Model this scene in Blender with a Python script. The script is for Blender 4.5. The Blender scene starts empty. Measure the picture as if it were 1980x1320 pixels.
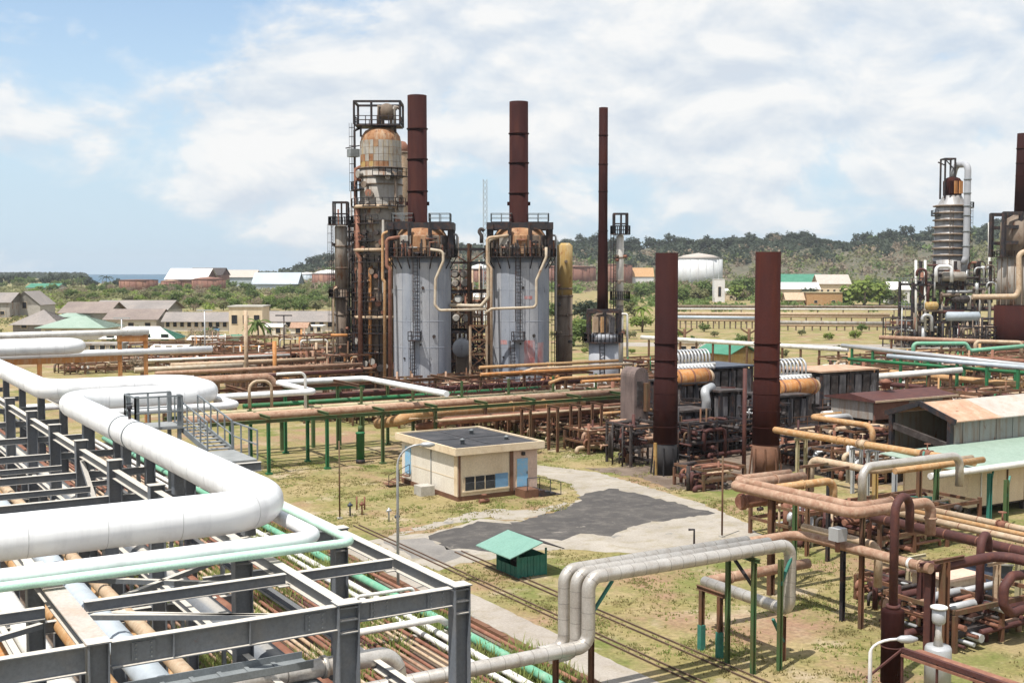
import bpy, math, random
from mathutils import Vector, Matrix
R = math.radians
random.seed(7)
sc = bpy.context.scene
C = sc.collection

# ------------------------------------------------------------------ camera, sky, sun
F, H, CX, CY = 2290.0, 17.0, 990.0, 660.0
PITCH = math.atan((CY - 521.0) / F)
YAW = math.atan(1390.0 / F)
fw = Vector((math.sin(YAW) * math.cos(PITCH), math.cos(YAW) * math.cos(PITCH), -math.sin(PITCH)))
rt = Vector((math.cos(YAW), -math.sin(YAW), 0))
up = rt.cross(fw)
EYE = Vector((0, 0, H))
cam = bpy.data.cameras.new('camera')
cam.sensor_width = 36
cam.lens = F / 1980 * 36
cam.clip_start = 0.5
cam.clip_end = 60000
co = bpy.data.objects.new('camera', cam)
C.objects.link(co)
co.matrix_world = Matrix.Translation(EYE) @ Matrix((rt, up, -fw)).transposed().to_4x4()
sc.camera = co

SUN = Vector((-0.42, -0.16, 1)).normalized()
SKY = 0.12
EXPO = 0.44
sl = bpy.data.lights.new('sun', 'SUN')
sl.energy = 4.6
sl.angle = R(0.55)
sl.color = (1, 0.955, 0.88)
so = bpy.data.objects.new('sun', sl)
C.objects.link(so)
so.rotation_euler = SUN.to_track_quat('Z', 'Y').to_euler()

W = bpy.data.worlds.new('World')
sc.world = W
W.use_nodes = True
nt = W.node_tree
nt.nodes.clear()
def wn(t, **k):
    n = nt.nodes.new(t)
    for a, v in k.items():
        setattr(n, a, v)
    return n
def wl(a, b): nt.links.new(a, b)
def wmath(op, a, b=None, clamp=False):
    n = wn('ShaderNodeMath', operation=op, use_clamp=clamp)
    for i, v in enumerate((a, b)):
        if v is None: continue
        if hasattr(v, 'links'): wl(v, n.inputs[i])
        else: n.inputs[i].default_value = v
    return n.outputs[0]
sky = wn('ShaderNodeTexSky', sky_type='NISHITA', sun_disc=False)
sky.sun_elevation = math.asin(SUN.z)
sky.sun_rotation = math.atan2(SUN.x, SUN.y)
sky.altitude = 10
sky.air_density = 1.0
sky.dust_density = 0.3
sky.ozone_density = 1.3
tc = wn('ShaderNodeTexCoord')
def cloud_noise(off, scale, detail=9, rough=0.55, zs=2.3):
    m = wn('ShaderNodeMapping')
    wl(tc.outputs['Generated'], m.inputs[0])
    m.inputs['Location'].default_value = off
    m.inputs['Scale'].default_value = (1, 1, zs)
    n = wn('ShaderNodeTexNoise')
    n.inputs['Scale'].default_value = scale
    n.inputs['Detail'].default_value = detail
    n.inputs['Roughness'].default_value = rough
    n.inputs['Distortion'].default_value = 0.25
    wl(m.outputs[0], n.inputs['Vector'])
    return n.outputs['Fac']
sep = wn('ShaderNodeSeparateXYZ')
wl(tc.outputs['Generated'], sep.inputs[0])
def toward(px, py, sharp):
    v = (fw * F + rt * (px - CX) - up * (py - CY)).normalized()
    d = wn('ShaderNodeVectorMath', operation='DOT_PRODUCT')
    wl(tc.outputs['Generated'], d.inputs[0])
    d.inputs[1].default_value = v
    a = wmath('SUBTRACT', 1.0, d.outputs['Value'])
    return wmath('POWER', 2.718, wmath('MULTIPLY', a, -sharp))     # soft spot round that direction
OFF = (3.1, 1.7, 0.35)
def both(off):                                  # broad banks broken up by smaller heads
    return wmath('ADD', wmath('MULTIPLY', cloud_noise(off, 3.4, 3, 0.5, 2.2), 0.5), wmath('MULTIPLY', cloud_noise((off[0]+4, off[1], off[2]*1.0), 9.5, 9, 0.56, 1.9), 0.5))
n_big = both(OFF)
n_up = both((OFF[0], OFF[1], OFF[2]+0.03))
band = ramp_later = None
def ramp(fac, pts):
    r = wn('ShaderNodeValToRGB')
    while len(r.color_ramp.elements) < len(pts): r.color_ramp.elements.new(0.5)
    for e, (p, c) in zip(r.color_ramp.elements, pts):
        e.position = p
        e.color = (c[0], c[1], c[2], 1) if hasattr(c, '__len__') else (c, c, c, 1)
    wl(fac, r.inputs[0])
    return r.outputs[0]
# cloud belt standing over a clear strip along the horizon, the same all the way round
belt = ramp(sep.outputs[2], [(0.02, 0.0), (0.085, 0.55), (0.115, 1.0), (0.20, 0.85), (0.4, 0.7)])
cover = wmath('ADD', n_big, wmath('MULTIPLY', wmath('SUBTRACT', belt, 0.5), 0.16))
# one open blue gap high on the left, thicker banks to the right of it
cover = wmath('SUBTRACT', cover, wmath('MULTIPLY', toward(170, 10, 60), 0.21))
cover = wmath('SUBTRACT', cover, wmath('MULTIPLY', toward(480, -40, 160), 0.10))
cover = wmath('ADD', cover, wmath('MULTIPLY', toward(1500, 100, 14), 0.02))
cover = wmath('ADD', cover, wmath('MULTIPLY', toward(470, 225, 500), 0.13))
cover = wmath('ADD', cover, wmath('MULTIPLY', toward(740, 150, 700), 0.10))
cover = wmath('ADD', cover, wmath('MULTIPLY', toward(220, 280, 130), 0.075))
mask = ramp(cover, [(0.43, 0.0), (0.47, 0.35), (0.505, 0.85), (0.60, 0.97)])
shade = wmath('ADD', wmath('MULTIPLY', wmath('SUBTRACT', n_big, n_up), 7.0), 0.56, True)
cloud_col = ramp(shade, [(0.05, (4.25, 4.65, 5.15)), (0.45, (5.0, 5.25, 5.5)), (0.9, (5.95, 5.95, 5.9))])
hz = ramp(sep.outputs[2], [(0.0, 0.97), (0.06, 0.85), (0.15, 0.45), (0.3, 0.0)])
mixh = wn('ShaderNodeMix', data_type='RGBA')
wl(hz, mixh.inputs[0])
# dull blue-white haze low over the horizon, all the way round
wl(sky.outputs[0], mixh.inputs[6])
mixh.inputs[7].default_value = (3.5, 4.5, 5.4, 1)
mixc = wn('ShaderNodeMix', data_type='RGBA')
wl(mask, mixc.inputs[0])
wl(mixh.outputs[2], mixc.inputs[6])
wl(cloud_col, mixc.inputs[7])
bg = wn('ShaderNodeBackground')
bg.inputs[1].default_value = SKY
wl(mixc.outputs[2], bg.inputs[0])
wo = wn('ShaderNodeOutputWorld')
wl(bg.outputs[0], wo.inputs[0])

vs = sc.view_settings
vs.view_transform = 'Standard'
vs.look = 'None'
vs.exposure = EXPO
vs.gamma = 1
vs.use_curve_mapping = False

# ------------------------------------------------------------------ placing helpers
def ray(px, py): return fw * F + rt * (px - CX) - up * (py - CY)
def G(px, py, z=0.0):                      # point of that sight line at height z
    d = ray(px, py); return EYE + d * ((z - H) / d.z)
def DD(px, py, dep):                       # point of that sight line at view depth dep
    return EYE + ray(px, py) * (dep / F)
def gz(py, dep): return H + (ray(CX, py).z / F) * dep
def gnd(px, dep):                          # ground point under column px at depth dep
    p = DD(px, 521, dep); p.z = 0; return p
AX = {'x': Vector((1, 0, 0)), 'y': Vector((0, 1, 0)), 'z': Vector((0, 0, 1))}
def mv(P, ax, s):                          # slide along a site axis until the screen coordinate is s
    e = AX[ax]; q = P - EYE
    if ax == 'z':
        k = -(s - CY); a = up
    else:
        k = s - CX; a = rt
    t = (k * q.dot(fw) - F * q.dot(a)) / (F * e.dot(a) - k * e.dot(fw))
    return P + e * t
def route(P, steps):                       # list of ('x'|'y'|'z', screen) or ('dx'|'dy'|'dz', metres)
    P = Vector(P); out = [P.copy()]
    for a, s in steps:
        P = P + AX[a[1]] * s if a[0] == 'd' else mv(P, a, s)
        out.append(P.copy())
    return out
def V(*a): return Vector(a)

# ------------------------------------------------------------------ materials
MATS = {}
def mat(name, base, alt=None, dirt=None, dirt_amt=0.5, rust=None, rust_amt=0.0, rough=0.6, metal=0.0, scale=1.0,
        streak=False, dust=None, bump=0.15, fine=True, spec=0.3, contrast=0.25):
    m = bpy.data.materials.new(name); m.use_nodes = True
    t = m.node_tree; N = t.nodes; L = t.links
    b = N['Principled BSDF']
    geo = N.new('ShaderNodeNewGeometry')
    def noise(s, d=5, sc3=(1, 1, 1), ro=0.6):
        mp = N.new('ShaderNodeMapping'); mp.inputs['Scale'].default_value = sc3
        L.new(geo.outputs['Position'], mp.inputs[0])
        n = N.new('ShaderNodeTexNoise'); n.inputs['Scale'].default_value = s; n.inputs['Detail'].default_value = d
        n.inputs['Roughness'].default_value = ro
        L.new(mp.outputs[0], n.inputs['Vector']); return n.outputs['Fac']
    def rmp(f, lo, hi):
        r = N.new('ShaderNodeMapRange'); r.inputs[1].default_value = lo; r.inputs[2].default_value = hi
        L.new(f, r.inputs[0]); return r.outputs[0]
    def mix(f, a, bb, mode='MIX'):
        x = N.new('ShaderNodeMix'); x.data_type = 'RGBA'; x.blend_type = mode
        for i, v in ((0, f), (6, a), (7, bb)):
            if hasattr(v, 'links'): L.new(v, x.inputs[i])
            elif i == 0: x.inputs[0].default_value = v
            else: x.inputs[i].default_value = (*v, 1)
        return x.outputs[2]
    def mul(f, k):
        x = N.new('ShaderNodeMath'); x.operation = 'MULTIPLY'; L.new(f, x.inputs[0]); x.inputs[1].default_value = k; return x.outputs[0]
    n1 = noise(0.6 * scale, 6)
    alt = alt or tuple(c * 0.8 for c in base)
    col = mix(rmp(n1, 0.5 - contrast * 0.6, 0.5 + contrast * 0.6), base, alt)
    if dirt:
        n2 = noise(1.6 * scale, 6, (1, 1, 0.12) if streak else (1, 1, 1), 0.65)
        col = mix(mul(rmp(n2, 0.48, 0.72), dirt_amt), col, dirt)
    if rust:
        n3 = noise(1.1 * scale, 9, (1, 1, 0.35) if streak else (1, 1, 1), 0.7)
        th = 0.72 - 0.4 * rust_amt
        col = mix(rmp(n3, th, th + 0.07), col, rust)
    if dust:
        sx = N.new('ShaderNodeSeparateXYZ'); L.new(geo.outputs['Normal'], sx.inputs[0])
        col = mix(rmp(sx.outputs[2], 0.75, 0.95), col, dust)      # settled dust on upward faces
    if fine:
        nf = noise(14 * scale, 3)
        col = mix(1.0, col, mix(rmp(nf, 0.3, 0.7), (0.86, 0.86, 0.86), (1.1, 1.1, 1.1)), 'MULTIPLY')
    L.new(col, b.inputs['Base Color'])
    b.inputs['Roughness'].default_value = rough
    b.inputs['Metallic'].default_value = metal
    b.inputs['Specular IOR Level'].default_value = spec
    if bump:
        bp = N.new('ShaderNodeBump'); bp.inputs['Strength'].default_value = bump; bp.inputs['Distance'].default_value = 0.03
        L.new(noise(6 * scale, 4), bp.inputs['Height']); L.new(bp.outputs[0], b.inputs['Normal'])
    MATS[name] = m
    return m
RUSTC = (0.20, 0.075, 0.03)
DARK = (0.05, 0.04, 0.035)
mat('white_paint', (0.78, 0.79, 0.80), (0.72, 0.73, 0.75), (0.42, 0.42, 0.44), 0.5, streak=True, rough=0.36, scale=1.0, bump=0, spec=0.4, fine=False)
mat('white_clad', (0.74, 0.73, 0.70), (0.62, 0.61, 0.58), (0.35, 0.30, 0.25), 0.5, RUSTC, 0.15, rough=0.5, streak=True)
mat('silver_seam', (0.24, 0.22, 0.20), rough=0.6)
mat('silver_clad', (0.56, 0.53, 0.49), (0.47, 0.44, 0.40), (0.28, 0.225, 0.18), 0.5, RUSTC, 0.06, rough=0.36, metal=0.45, scale=1.4)
mat('heater_paint', (0.285, 0.31, 0.36), (0.235, 0.26, 0.31), (0.40, 0.41, 0.43), 0.5, (0.06, 0.06, 0.075), 0.24, rough=0.55, scale=0.8, streak=True)
mat('heater_light', (0.385, 0.395, 0.42), (0.32, 0.335, 0.37), (0.25, 0.25, 0.27), 0.5, (0.08, 0.07, 0.07), 0.24, rough=0.55, scale=0.8, streak=True)
mat('red_stain', (0.42, 0.13, 0.12), (0.45, 0.30, 0.30), (0.45, 0.45, 0.48), 0.9, rough=0.6, scale=1.2, streak=True)
mat('steel_grey', (0.15, 0.166, 0.19), (0.12, 0.133, 0.153), (0.19, 0.18, 0.17), 0.5, RUSTC, 0.10, rough=0.5, dust=(0.56, 0.52, 0.46), scale=1.2, bump=0.05)
mat('rail_grey', (0.22, 0.24, 0.25), (0.16, 0.175, 0.185), rough=0.5, scale=2, bump=0)
mat('grating', (0.30, 0.31, 0.31), (0.22, 0.23, 0.23), rough=0.6, scale=3)
mat('dark_steel', (0.018, 0.020, 0.028), (0.035, 0.03, 0.03), RUSTC, 0.4, rough=0.6, scale=1)
mat('burnt', (0.030, 0.026, 0.026), (0.06, 0.045, 0.04), (0.16, 0.15, 0.15), 0.6, (0.10, 0.04, 0.025), 0.3, rough=0.8, scale=1.0)
mat('burnt_panel', (0.13, 0.125, 0.135), (0.045, 0.042, 0.045), (0.28, 0.26, 0.26), 0.8, (0.035, 0.028, 0.026), 0.4, rough=0.6, scale=1.3, streak=True)
mat('stack_rust', (0.034, 0.0115, 0.0105), (0.023, 0.0085, 0.0085), (0.050, 0.017, 0.0115), 0.7, rough=0.75, scale=0.55, streak=True, spec=0.06, contrast=0.35)
mat('stack_red', (0.044, 0.0125, 0.0100), (0.030, 0.0098, 0.0088), (0.066, 0.019, 0.0095), 0.7, rough=0.75, scale=0.5, streak=True, spec=0.06, contrast=0.3)
mat('dark_red_pipe', (0.085, 0.032, 0.028), (0.065, 0.027, 0.026), (0.15, 0.055, 0.035), 0.6, rough=0.7, scale=1.5)
mat('rust_pink', (0.37, 0.235, 0.165), (0.26, 0.14, 0.09), (0.47, 0.36, 0.26), 0.7, (0.15, 0.055, 0.03), 0.25, rough=0.75, scale=2.8)
mat('rust_brown', (0.26, 0.12, 0.08), (0.17, 0.072, 0.048), (0.36, 0.20, 0.13), 0.6, (0.09, 0.04, 0.03), 0.2, rough=0.8, scale=1.3)
mat('rust_ochre', (0.44, 0.275, 0.135), (0.38, 0.19, 0.075), (0.54, 0.42, 0.27), 0.7, (0.22, 0.085, 0.035), 0.26, rough=0.7, scale=2.6)
mat('rust_orange', (0.48, 0.22, 0.07), (0.40, 0.16, 0.05), (0.50, 0.36, 0.22), 0.75, (0.14, 0.055, 0.03), 0.3, rough=0.75, scale=2.6, streak=True)
mat('tan_pipe', (0.50, 0.40, 0.29), (0.42, 0.295, 0.19), (0.30, 0.18, 0.11), 0.7, (0.20, 0.09, 0.05), 0.26, rough=0.65, scale=2.6)
mat('mossy_tan', (0.46, 0.40, 0.27), (0.36, 0.30, 0.18), (0.22, 0.27, 0.12), 0.6, (0.24, 0.11, 0.06), 0.2, rough=0.75, scale=1.2)
mat('post_rust', (0.10, 0.055, 0.035), (0.17, 0.075, 0.04), (0.12, 0.12, 0.06), 0.6, rough=0.8, scale=1.5, streak=True)
mat('post_green', (0.050, 0.115, 0.045), (0.085, 0.11, 0.04), (0.11, 0.065, 0.03), 0.8, RUSTC, 0.12, rough=0.7, scale=1.4, streak=True)
mat('green_paint', (0.020, 0.17, 0.065), (0.025, 0.12, 0.05), (0.08, 0.10, 0.05), 0.6, RUSTC, 0.08, rough=0.55)
mat('teal_paint', (0.035, 0.185, 0.145), (0.035, 0.145, 0.115), (0.10, 0.22, 0.18), 0.5, RUSTC, 0.06, rough=0.55, scale=2)
mat('teal_roof', (0.165, 0.305, 0.25), (0.19, 0.33, 0.275), (0.13, 0.25, 0.21), 0.4, rough=0.5, scale=0.7)
mat('green_roof', (0.045, 0.185, 0.12), (0.07, 0.23, 0.155), (0.035, 0.14, 0.09), 0.5, rough=0.6, scale=0.4)
mat('pale_green_roof', (0.25, 0.335, 0.275), (0.29, 0.37, 0.31), (0.20, 0.28, 0.22), 0.4, rough=0.55, scale=0.3)
mat('mint_paint', (0.42, 0.66, 0.53), (0.48, 0.69, 0.58), (0.50, 0.64, 0.55), 0.6, rough=0.4, scale=2)
mat('mint_pipe', (0.16, 0.38, 0.26), (0.12, 0.34, 0.22), (0.35, 0.44, 0.34), 0.6, RUSTC, 0.04, rough=0.55, scale=1)
mat('cream_wall', (0.66, 0.55, 0.40), (0.60, 0.48, 0.34), (0.48, 0.36, 0.23), 0.5, rough=0.85, scale=0.8, streak=True)
mat('white_wall', (0.70, 0.65, 0.57), (0.66, 0.60, 0.52), (0.52, 0.45, 0.36), 0.4, rough=0.85, scale=0.7, streak=True)
mat('pink_wall', (0.62, 0.46, 0.37), (0.56, 0.40, 0.31), (0.46, 0.33, 0.25), 0.4, rough=0.85, scale=0.7, streak=True)
mat('cream_trim', (0.70, 0.58, 0.42), (0.62, 0.49, 0.33), (0.42, 0.30, 0.18), 0.5, rough=0.8, scale=1)
mat('roof_tar', (0.032, 0.033, 0.038), (0.055, 0.056, 0.062), (0.12, 0.11, 0.11), 0.5, rough=0.85, scale=0.6)
mat('blue_door', (0.20, 0.44, 0.66), (0.26, 0.47, 0.66), (0.50, 0.48, 0.44), 0.6, (0.30, 0.16, 0.10), 0.12, rough=0.6, scale=2)
mat('blue_panel', (0.16, 0.30, 0.46), (0.13, 0.25, 0.40), rough=0.6, scale=2)
mat('louver_glass', (0.14, 0.15, 0.16), (0.20, 0.21, 0.22), rough=0.25, scale=2, bump=0)
mat('glass_dark', (0.02, 0.022, 0.025), (0.03, 0.03, 0.035), rough=0.2, fine=False, bump=0)
mat('brown_stain', (0.13, 0.065, 0.04), (0.18, 0.09, 0.055), rough=0.85, scale=2)
mat('concrete', (0.46, 0.44, 0.40), (0.38, 0.36, 0.32), (0.28, 0.25, 0.20), 0.6, rough=0.9, scale=0.8)
mat('pale_concrete', (0.37, 0.335, 0.29), (0.29, 0.26, 0.22), (0.24, 0.205, 0.13), 0.85, (0.20, 0.19, 0.175), 0.3, rough=0.9, scale=0.5)
mat('road_grey', (0.36, 0.325, 0.285), (0.30, 0.265, 0.23), (0.25, 0.21, 0.15), 0.7, rough=0.9, scale=0.6)
mat('asphalt', (0.060, 0.056, 0.055), (0.085, 0.078, 0.073), (0.16, 0.145, 0.13), 0.7, (0.25, 0.225, 0.195), 0.22, rough=0.9, scale=0.55)
mat('furnace_soil', (0.12, 0.088, 0.066), (0.20, 0.155, 0.12), (0.07, 0.05, 0.04), 0.7, rough=0.95, scale=0.6)
mat('old_asphalt', (0.17, 0.16, 0.15), (0.23, 0.215, 0.20), (0.32, 0.29, 0.26), 0.5, rough=0.9, scale=0.5)
mat('shed_iron', (0.24, 0.24, 0.23), (0.29, 0.28, 0.26), (0.20, 0.115, 0.07), 0.9, (0.15, 0.06, 0.03), 0.32, rough=0.6, streak=True, scale=1.2)
mat('rust_roof', (0.46, 0.31, 0.21), (0.40, 0.23, 0.15), (0.52, 0.43, 0.34), 0.7, (0.30, 0.12, 0.07), 0.28, rough=0.75, scale=1.1)
mat('pale_roof', (0.46, 0.43, 0.39), (0.40, 0.36, 0.32), (0.42, 0.29, 0.21), 0.8, (0.32, 0.17, 0.10), 0.2, rough=0.65, scale=1.0)
mat('grey_roof', (0.26, 0.235, 0.22), (0.21, 0.19, 0.18), (0.33, 0.28, 0.25), 0.6, rough=0.85, scale=0.15)
mat('brown_roof', (0.24, 0.195, 0.175), (0.19, 0.155, 0.14), (0.30, 0.25, 0.21), 0.6, rough=0.85, scale=0.15)
mat('far_white', (0.70, 0.68, 0.66), (0.62, 0.60, 0.58), rough=0.7, scale=0.1)
mat('far_blue_roof', (0.42, 0.47, 0.52), (0.36, 0.41, 0.46), rough=0.6, scale=0.1)
mat('tank_rust', (0.23, 0.115, 0.085), (0.17, 0.08, 0.06), (0.34, 0.19, 0.12), 0.7, rough=0.8, scale=0.12, streak=True)
mat('tank_white', (0.66, 0.67, 0.68), (0.58, 0.59, 0.60), (0.42, 0.36, 0.32), 0.4, rough=0.6, scale=0.1, streak=True)
mat('insul_yellow', (0.44, 0.31, 0.12), (0.38, 0.24, 0.08), (0.42, 0.38, 0.29), 0.8, (0.24, 0.10, 0.03), 0.34, rough=0.75, scale=1.1, streak=True)
mat('dome_rust', (0.36, 0.20, 0.10), (0.25, 0.11, 0.05), (0.46, 0.38, 0.28), 0.7, (0.14, 0.06, 0.03), 0.34, rough=0.75, scale=1.1, streak=True)
mat('tower_mid', (0.36, 0.345, 0.32), (0.29, 0.265, 0.235), (0.15, 0.095, 0.06), 0.9, (0.17, 0.075, 0.03), 0.36, rough=0.65, scale=0.7, streak=True)
mat('tower_low', (0.22, 0.175, 0.14), (0.17, 0.125, 0.09), (0.065, 0.042, 0.03), 0.9, (0.10, 0.042, 0.022), 0.38, rough=0.7, scale=0.7, streak=True)
mat('galv', (0.47, 0.48, 0.49), (0.40, 0.41, 0.42), rough=0.4, metal=0.3, scale=3, bump=0.03)
mat('navy', (0.025, 0.035, 0.06), (0.04, 0.05, 0.075), (0.10, 0.12, 0.15), 0.5, rough=0.4)
mat('ring_dark', (0.09, 0.085, 0.08), (0.13, 0.12, 0.11), rough=0.7)
mat('trunk', (0.13, 0.10, 0.075), (0.09, 0.07, 0.05), rough=0.9)
mat('leaf_green', (0.135, 0.19, 0.05), (0.09, 0.145, 0.04), (0.20, 0.22, 0.075), 0.6, rough=0.7, scale=0.5, bump=0, fine=False)
mat('leaf_olive', (0.21, 0.215, 0.095), (0.15, 0.16, 0.07), (0.27, 0.235, 0.13), 0.6, rough=0.75, scale=0.5, bump=0, fine=False)
mat('leaf_dark', (0.045, 0.065, 0.040), (0.06, 0.075, 0.048), (0.085, 0.092, 0.062), 0.5, rough=0.8, scale=0.3, bump=0, fine=False)
mat('leaf_dry', (0.29, 0.225, 0.16), (0.22, 0.175, 0.13), (0.29, 0.25, 0.15), 0.5, rough=0.85, scale=0.4, bump=0, fine=False)
mat('leaf_bright', (0.21, 0.265, 0.055), (0.14, 0.21, 0.04), (0.28, 0.285, 0.09), 0.6, rough=0.7, scale=0.6, bump=0, fine=False)
mat('leaf_orange', (0.50, 0.26, 0.04), (0.45, 0.30, 0.06), rough=0.7, scale=0.6, bump=0, fine=False)
mat('hill_scrub', (0.085, 0.085, 0.055), (0.14, 0.12, 0.085), (0.055, 0.065, 0.04), 0.8, rough=0.95, scale=0.06, fine=False, bump=0)
mat('belt_scrub', (0.20, 0.20, 0.085), (0.26, 0.215, 0.115), (0.13, 0.15, 0.05), 0.8, rough=0.95, scale=0.08, fine=False, bump=0)
mat('grass_blade', (0.33, 0.27, 0.13), (0.22, 0.215, 0.08), (0.40, 0.32, 0.17), 0.7, rough=0.85, scale=0.5, bump=0, fine=False)
mat('weed_blade', (0.22, 0.27, 0.075), (0.28, 0.29, 0.10), rough=0.8, scale=0.8, bump=0, fine=False)
mat('rail_steel', (0.17, 0.11, 0.075), (0.11, 0.075, 0.055), rough=0.8, scale=2)
mat('pink_burnt', (0.20, 0.15, 0.135), (0.13, 0.095, 0.088), (0.06, 0.05, 0.05), 0.9, (0.05, 0.035, 0.03), 0.34, rough=0.85, scale=0.9, streak=True)
mat('pale_pipe', (0.50, 0.44, 0.35), (0.42, 0.34, 0.24), (0.30, 0.20, 0.13), 0.7, (0.22, 0.10, 0.05), 0.28, rough=0.65, scale=1.6)
for k_ in list(MATS):                     # thin leaves and blades let some light through
    if k_.startswith('leaf') or k_.endswith('blade'):
        t_ = MATS[k_].node_tree; b_ = t_.nodes['Principled BSDF']; x_ = t_.nodes.new('ShaderNodeMixShader'); x_.inputs[0].default_value = 0.4
        l_ = t_.nodes.new('ShaderNodeBsdfTranslucent'); t_.links.new(b_.inputs['Base Color'].links[0].from_socket, l_.inputs['Color'])
        t_.links.new(b_.outputs[0], x_.inputs[1]); t_.links.new(l_.outputs[0], x_.inputs[2]); t_.links.new(x_.outputs[0], t_.nodes['Material Output'].inputs['Surface'])
mat('clad_white', (0.50, 0.50, 0.51), rough=0.5, fine=False)
mat('clad_grey', (0.40, 0.385, 0.36), (0.30, 0.28, 0.25), (0.42, 0.30, 0.14), 0.9, (0.25, 0.11, 0.035), 0.3, rough=0.7, scale=1.6, streak=True)
mat('base_dark', (0.014, 0.014, 0.017), (0.024, 0.022, 0.023), (0.04, 0.037, 0.034), 0.5, rough=0.8, streak=True)
mat('clad_reactor', (0.36, 0.36, 0.37), (0.28, 0.275, 0.27), (0.17, 0.13, 0.10), 0.7, (0.13, 0.085, 0.055), 0.25, rough=0.45, metal=0.2, scale=0.6, streak=True)
M = MATS

# ------------------------------------------------------------------ mesh builder
class MB:
    def __init__(s): s.v = []; s.f = []; s.sm = []
    def add(s, vs, fs, smooth=False):
        o = len(s.v); s.v += [tuple(p) for p in vs]
        for f in fs: s.f.append(tuple(i + o for i in f)); s.sm.append(smooth)
        return s
    def box(s, a, b):
        x0, y0, z0 = a; x1, y1, z1 = b
        return s.add([(x0,y0,z0),(x1,y0,z0),(x1,y1,z0),(x0,y1,z0),(x0,y0,z1),(x1,y0,z1),(x1,y1,z1),(x0,y1,z1)],
                     [(0,3,2,1),(4,5,6,7),(0,1,5,4),(1,2,6,5),(2,3,7,6),(3,0,4,7)])
    def boxc(s, c, sx, sy, z0, z1): return s.box((c[0]-sx/2, c[1]-sy/2, z0), (c[0]+sx/2, c[1]+sy/2, z1))
    def frame_axes(s, p, q, hint=None):
        d = (q - p).normalized()
        h = hint or (Vector((0, 0, 1)) if abs(d.z) < 0.95 else Vector((0, 1, 0)))
        a = d.cross(h).normalized(); return d, a, a.cross(d)
    def prism(s, p, q, prof, hint=None):             # prof: 2D outline (side, up) counter-clockwise
        p = Vector(p); q = Vector(q); d, a, b = s.frame_axes(p, q, hint); n = len(prof)
        vs = [p + a * u + b * w for u, w in prof] + [q + a * u + b * w for u, w in prof]
        fs = [(i, (i+1) % n, n + (i+1) % n, n + i) for i in range(n)]
        return s.add(vs, fs + [tuple(range(n))[::-1], tuple(range(n, 2*n))])
    def bar(s, p, q, w, h=None, hint=None):
        h = h or w
        return s.prism(p, q, [(-w/2,-h/2),(w/2,-h/2),(w/2,h/2),(-w/2,h/2)], hint)
    def ibeam(s, p, q, h, b, tf=0.02, tw=0.014, hint=None):
        H2, B = h/2, b/2; w = tw/2
        pr = [(-B,-H2),(B,-H2),(B,-H2+tf),(w,-H2+tf),(w,H2-tf),(B,H2-tf),(B,H2),(-B,H2),(-B,H2-tf),(-w,H2-tf),(-w,-H2+tf),(-B,-H2+tf)]
        p = Vector(p); q = Vector(q); d, a, bb = s.frame_axes(p, q, hint); n = 12
        vs = [p + a*u + bb*v for u, v in pr] + [q + a*u + bb*v for u, v in pr]
        fs = [(i, (i+1) % n, n + (i+1) % n, n + i) for i in range(n)]
        for o, fl in ((0, True), (n, False)):
            for c in ((0,1,2,11),(11,2,3,10),(10,3,4,9),(9,4,5,8),(8,5,6,7)):
                fs.append(tuple(o+i for i in (c[::-1] if fl else c)))
        return s.add(vs, fs)
    def tube(s, path, r, n=12, caps=True, smooth=True):
        P = [Vector(p) for p in path]; rr = r if hasattr(r, '__len__') else [r]*len(P)
        vs = []; fs = []
        d0 = (P[1]-P[0]).normalized()
        h = Vector((0,0,1)) if abs(d0.z) < 0.9 else Vector((1,0,0))
        a = d0.cross(h).normalized()
        for i, p in enumerate(P):
            t0 = (P[i]-P[i-1]).normalized() if i else d0
            t1 = (P[i+1]-P[i]).normalized() if i < len(P)-1 else t0
            t = (t0+t1).normalized() if (t0+t1).length > 1e-6 else t0
            a = (a - t*a.dot(t)).normalized(); b = t.cross(a)
            for k in range(n):
                an = 2*math.pi*k/n; vs.append(p + (a*math.cos(an)+b*math.sin(an))*rr[i])
            if i:
                o = (i-1)*n
                fs += [(o+k, o+(k+1)%n, o+n+(k+1)%n, o+n+k) for k in range(n)]
        s.add(vs, fs, smooth)
        if caps:
            o = len(s.v)-len(vs)
            s.f.append(tuple(o+k for k in range(n))[::-1]); s.sm.append(False)
            o2 = o+(len(P)-1)*n
            s.f.append(tuple(o2+k for k in range(n))); s.sm.append(False)
        return s
    def lathe(s, c, prof, n=32, smooth=True):       # prof: (r, z) from bottom to top, absolute z
        vs = []; fs = []
        for r_, z in prof:
            for k in range(n):
                an = 2*math.pi*k/n; vs.append((c[0]+r_*math.cos(an), c[1]+r_*math.sin(an), z))
        for i in range(len(prof)-1):
            fs += [(i*n+k, i*n+(k+1)%n, (i+1)*n+(k+1)%n, (i+1)*n+k) for k in range(n)]
        s.add(vs, fs, smooth)
        o = len(s.v)-len(vs)
        s.f.append(tuple(o+k for k in range(n))[::-1]); s.sm.append(False)
        o2 = o+(len(prof)-1)*n
        s.f.append(tuple(o2+k for k in range(n))); s.sm.append(False)
        return s
    def ring(s, p, d, r0, w, n=14, th=0.02):        # a short band round a pipe at p along d
        d = Vector(d).normalized(); return s.tube([Vector(p)-d*w/2, Vector(p)+d*w/2], r0+th, n, True, True)
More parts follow.
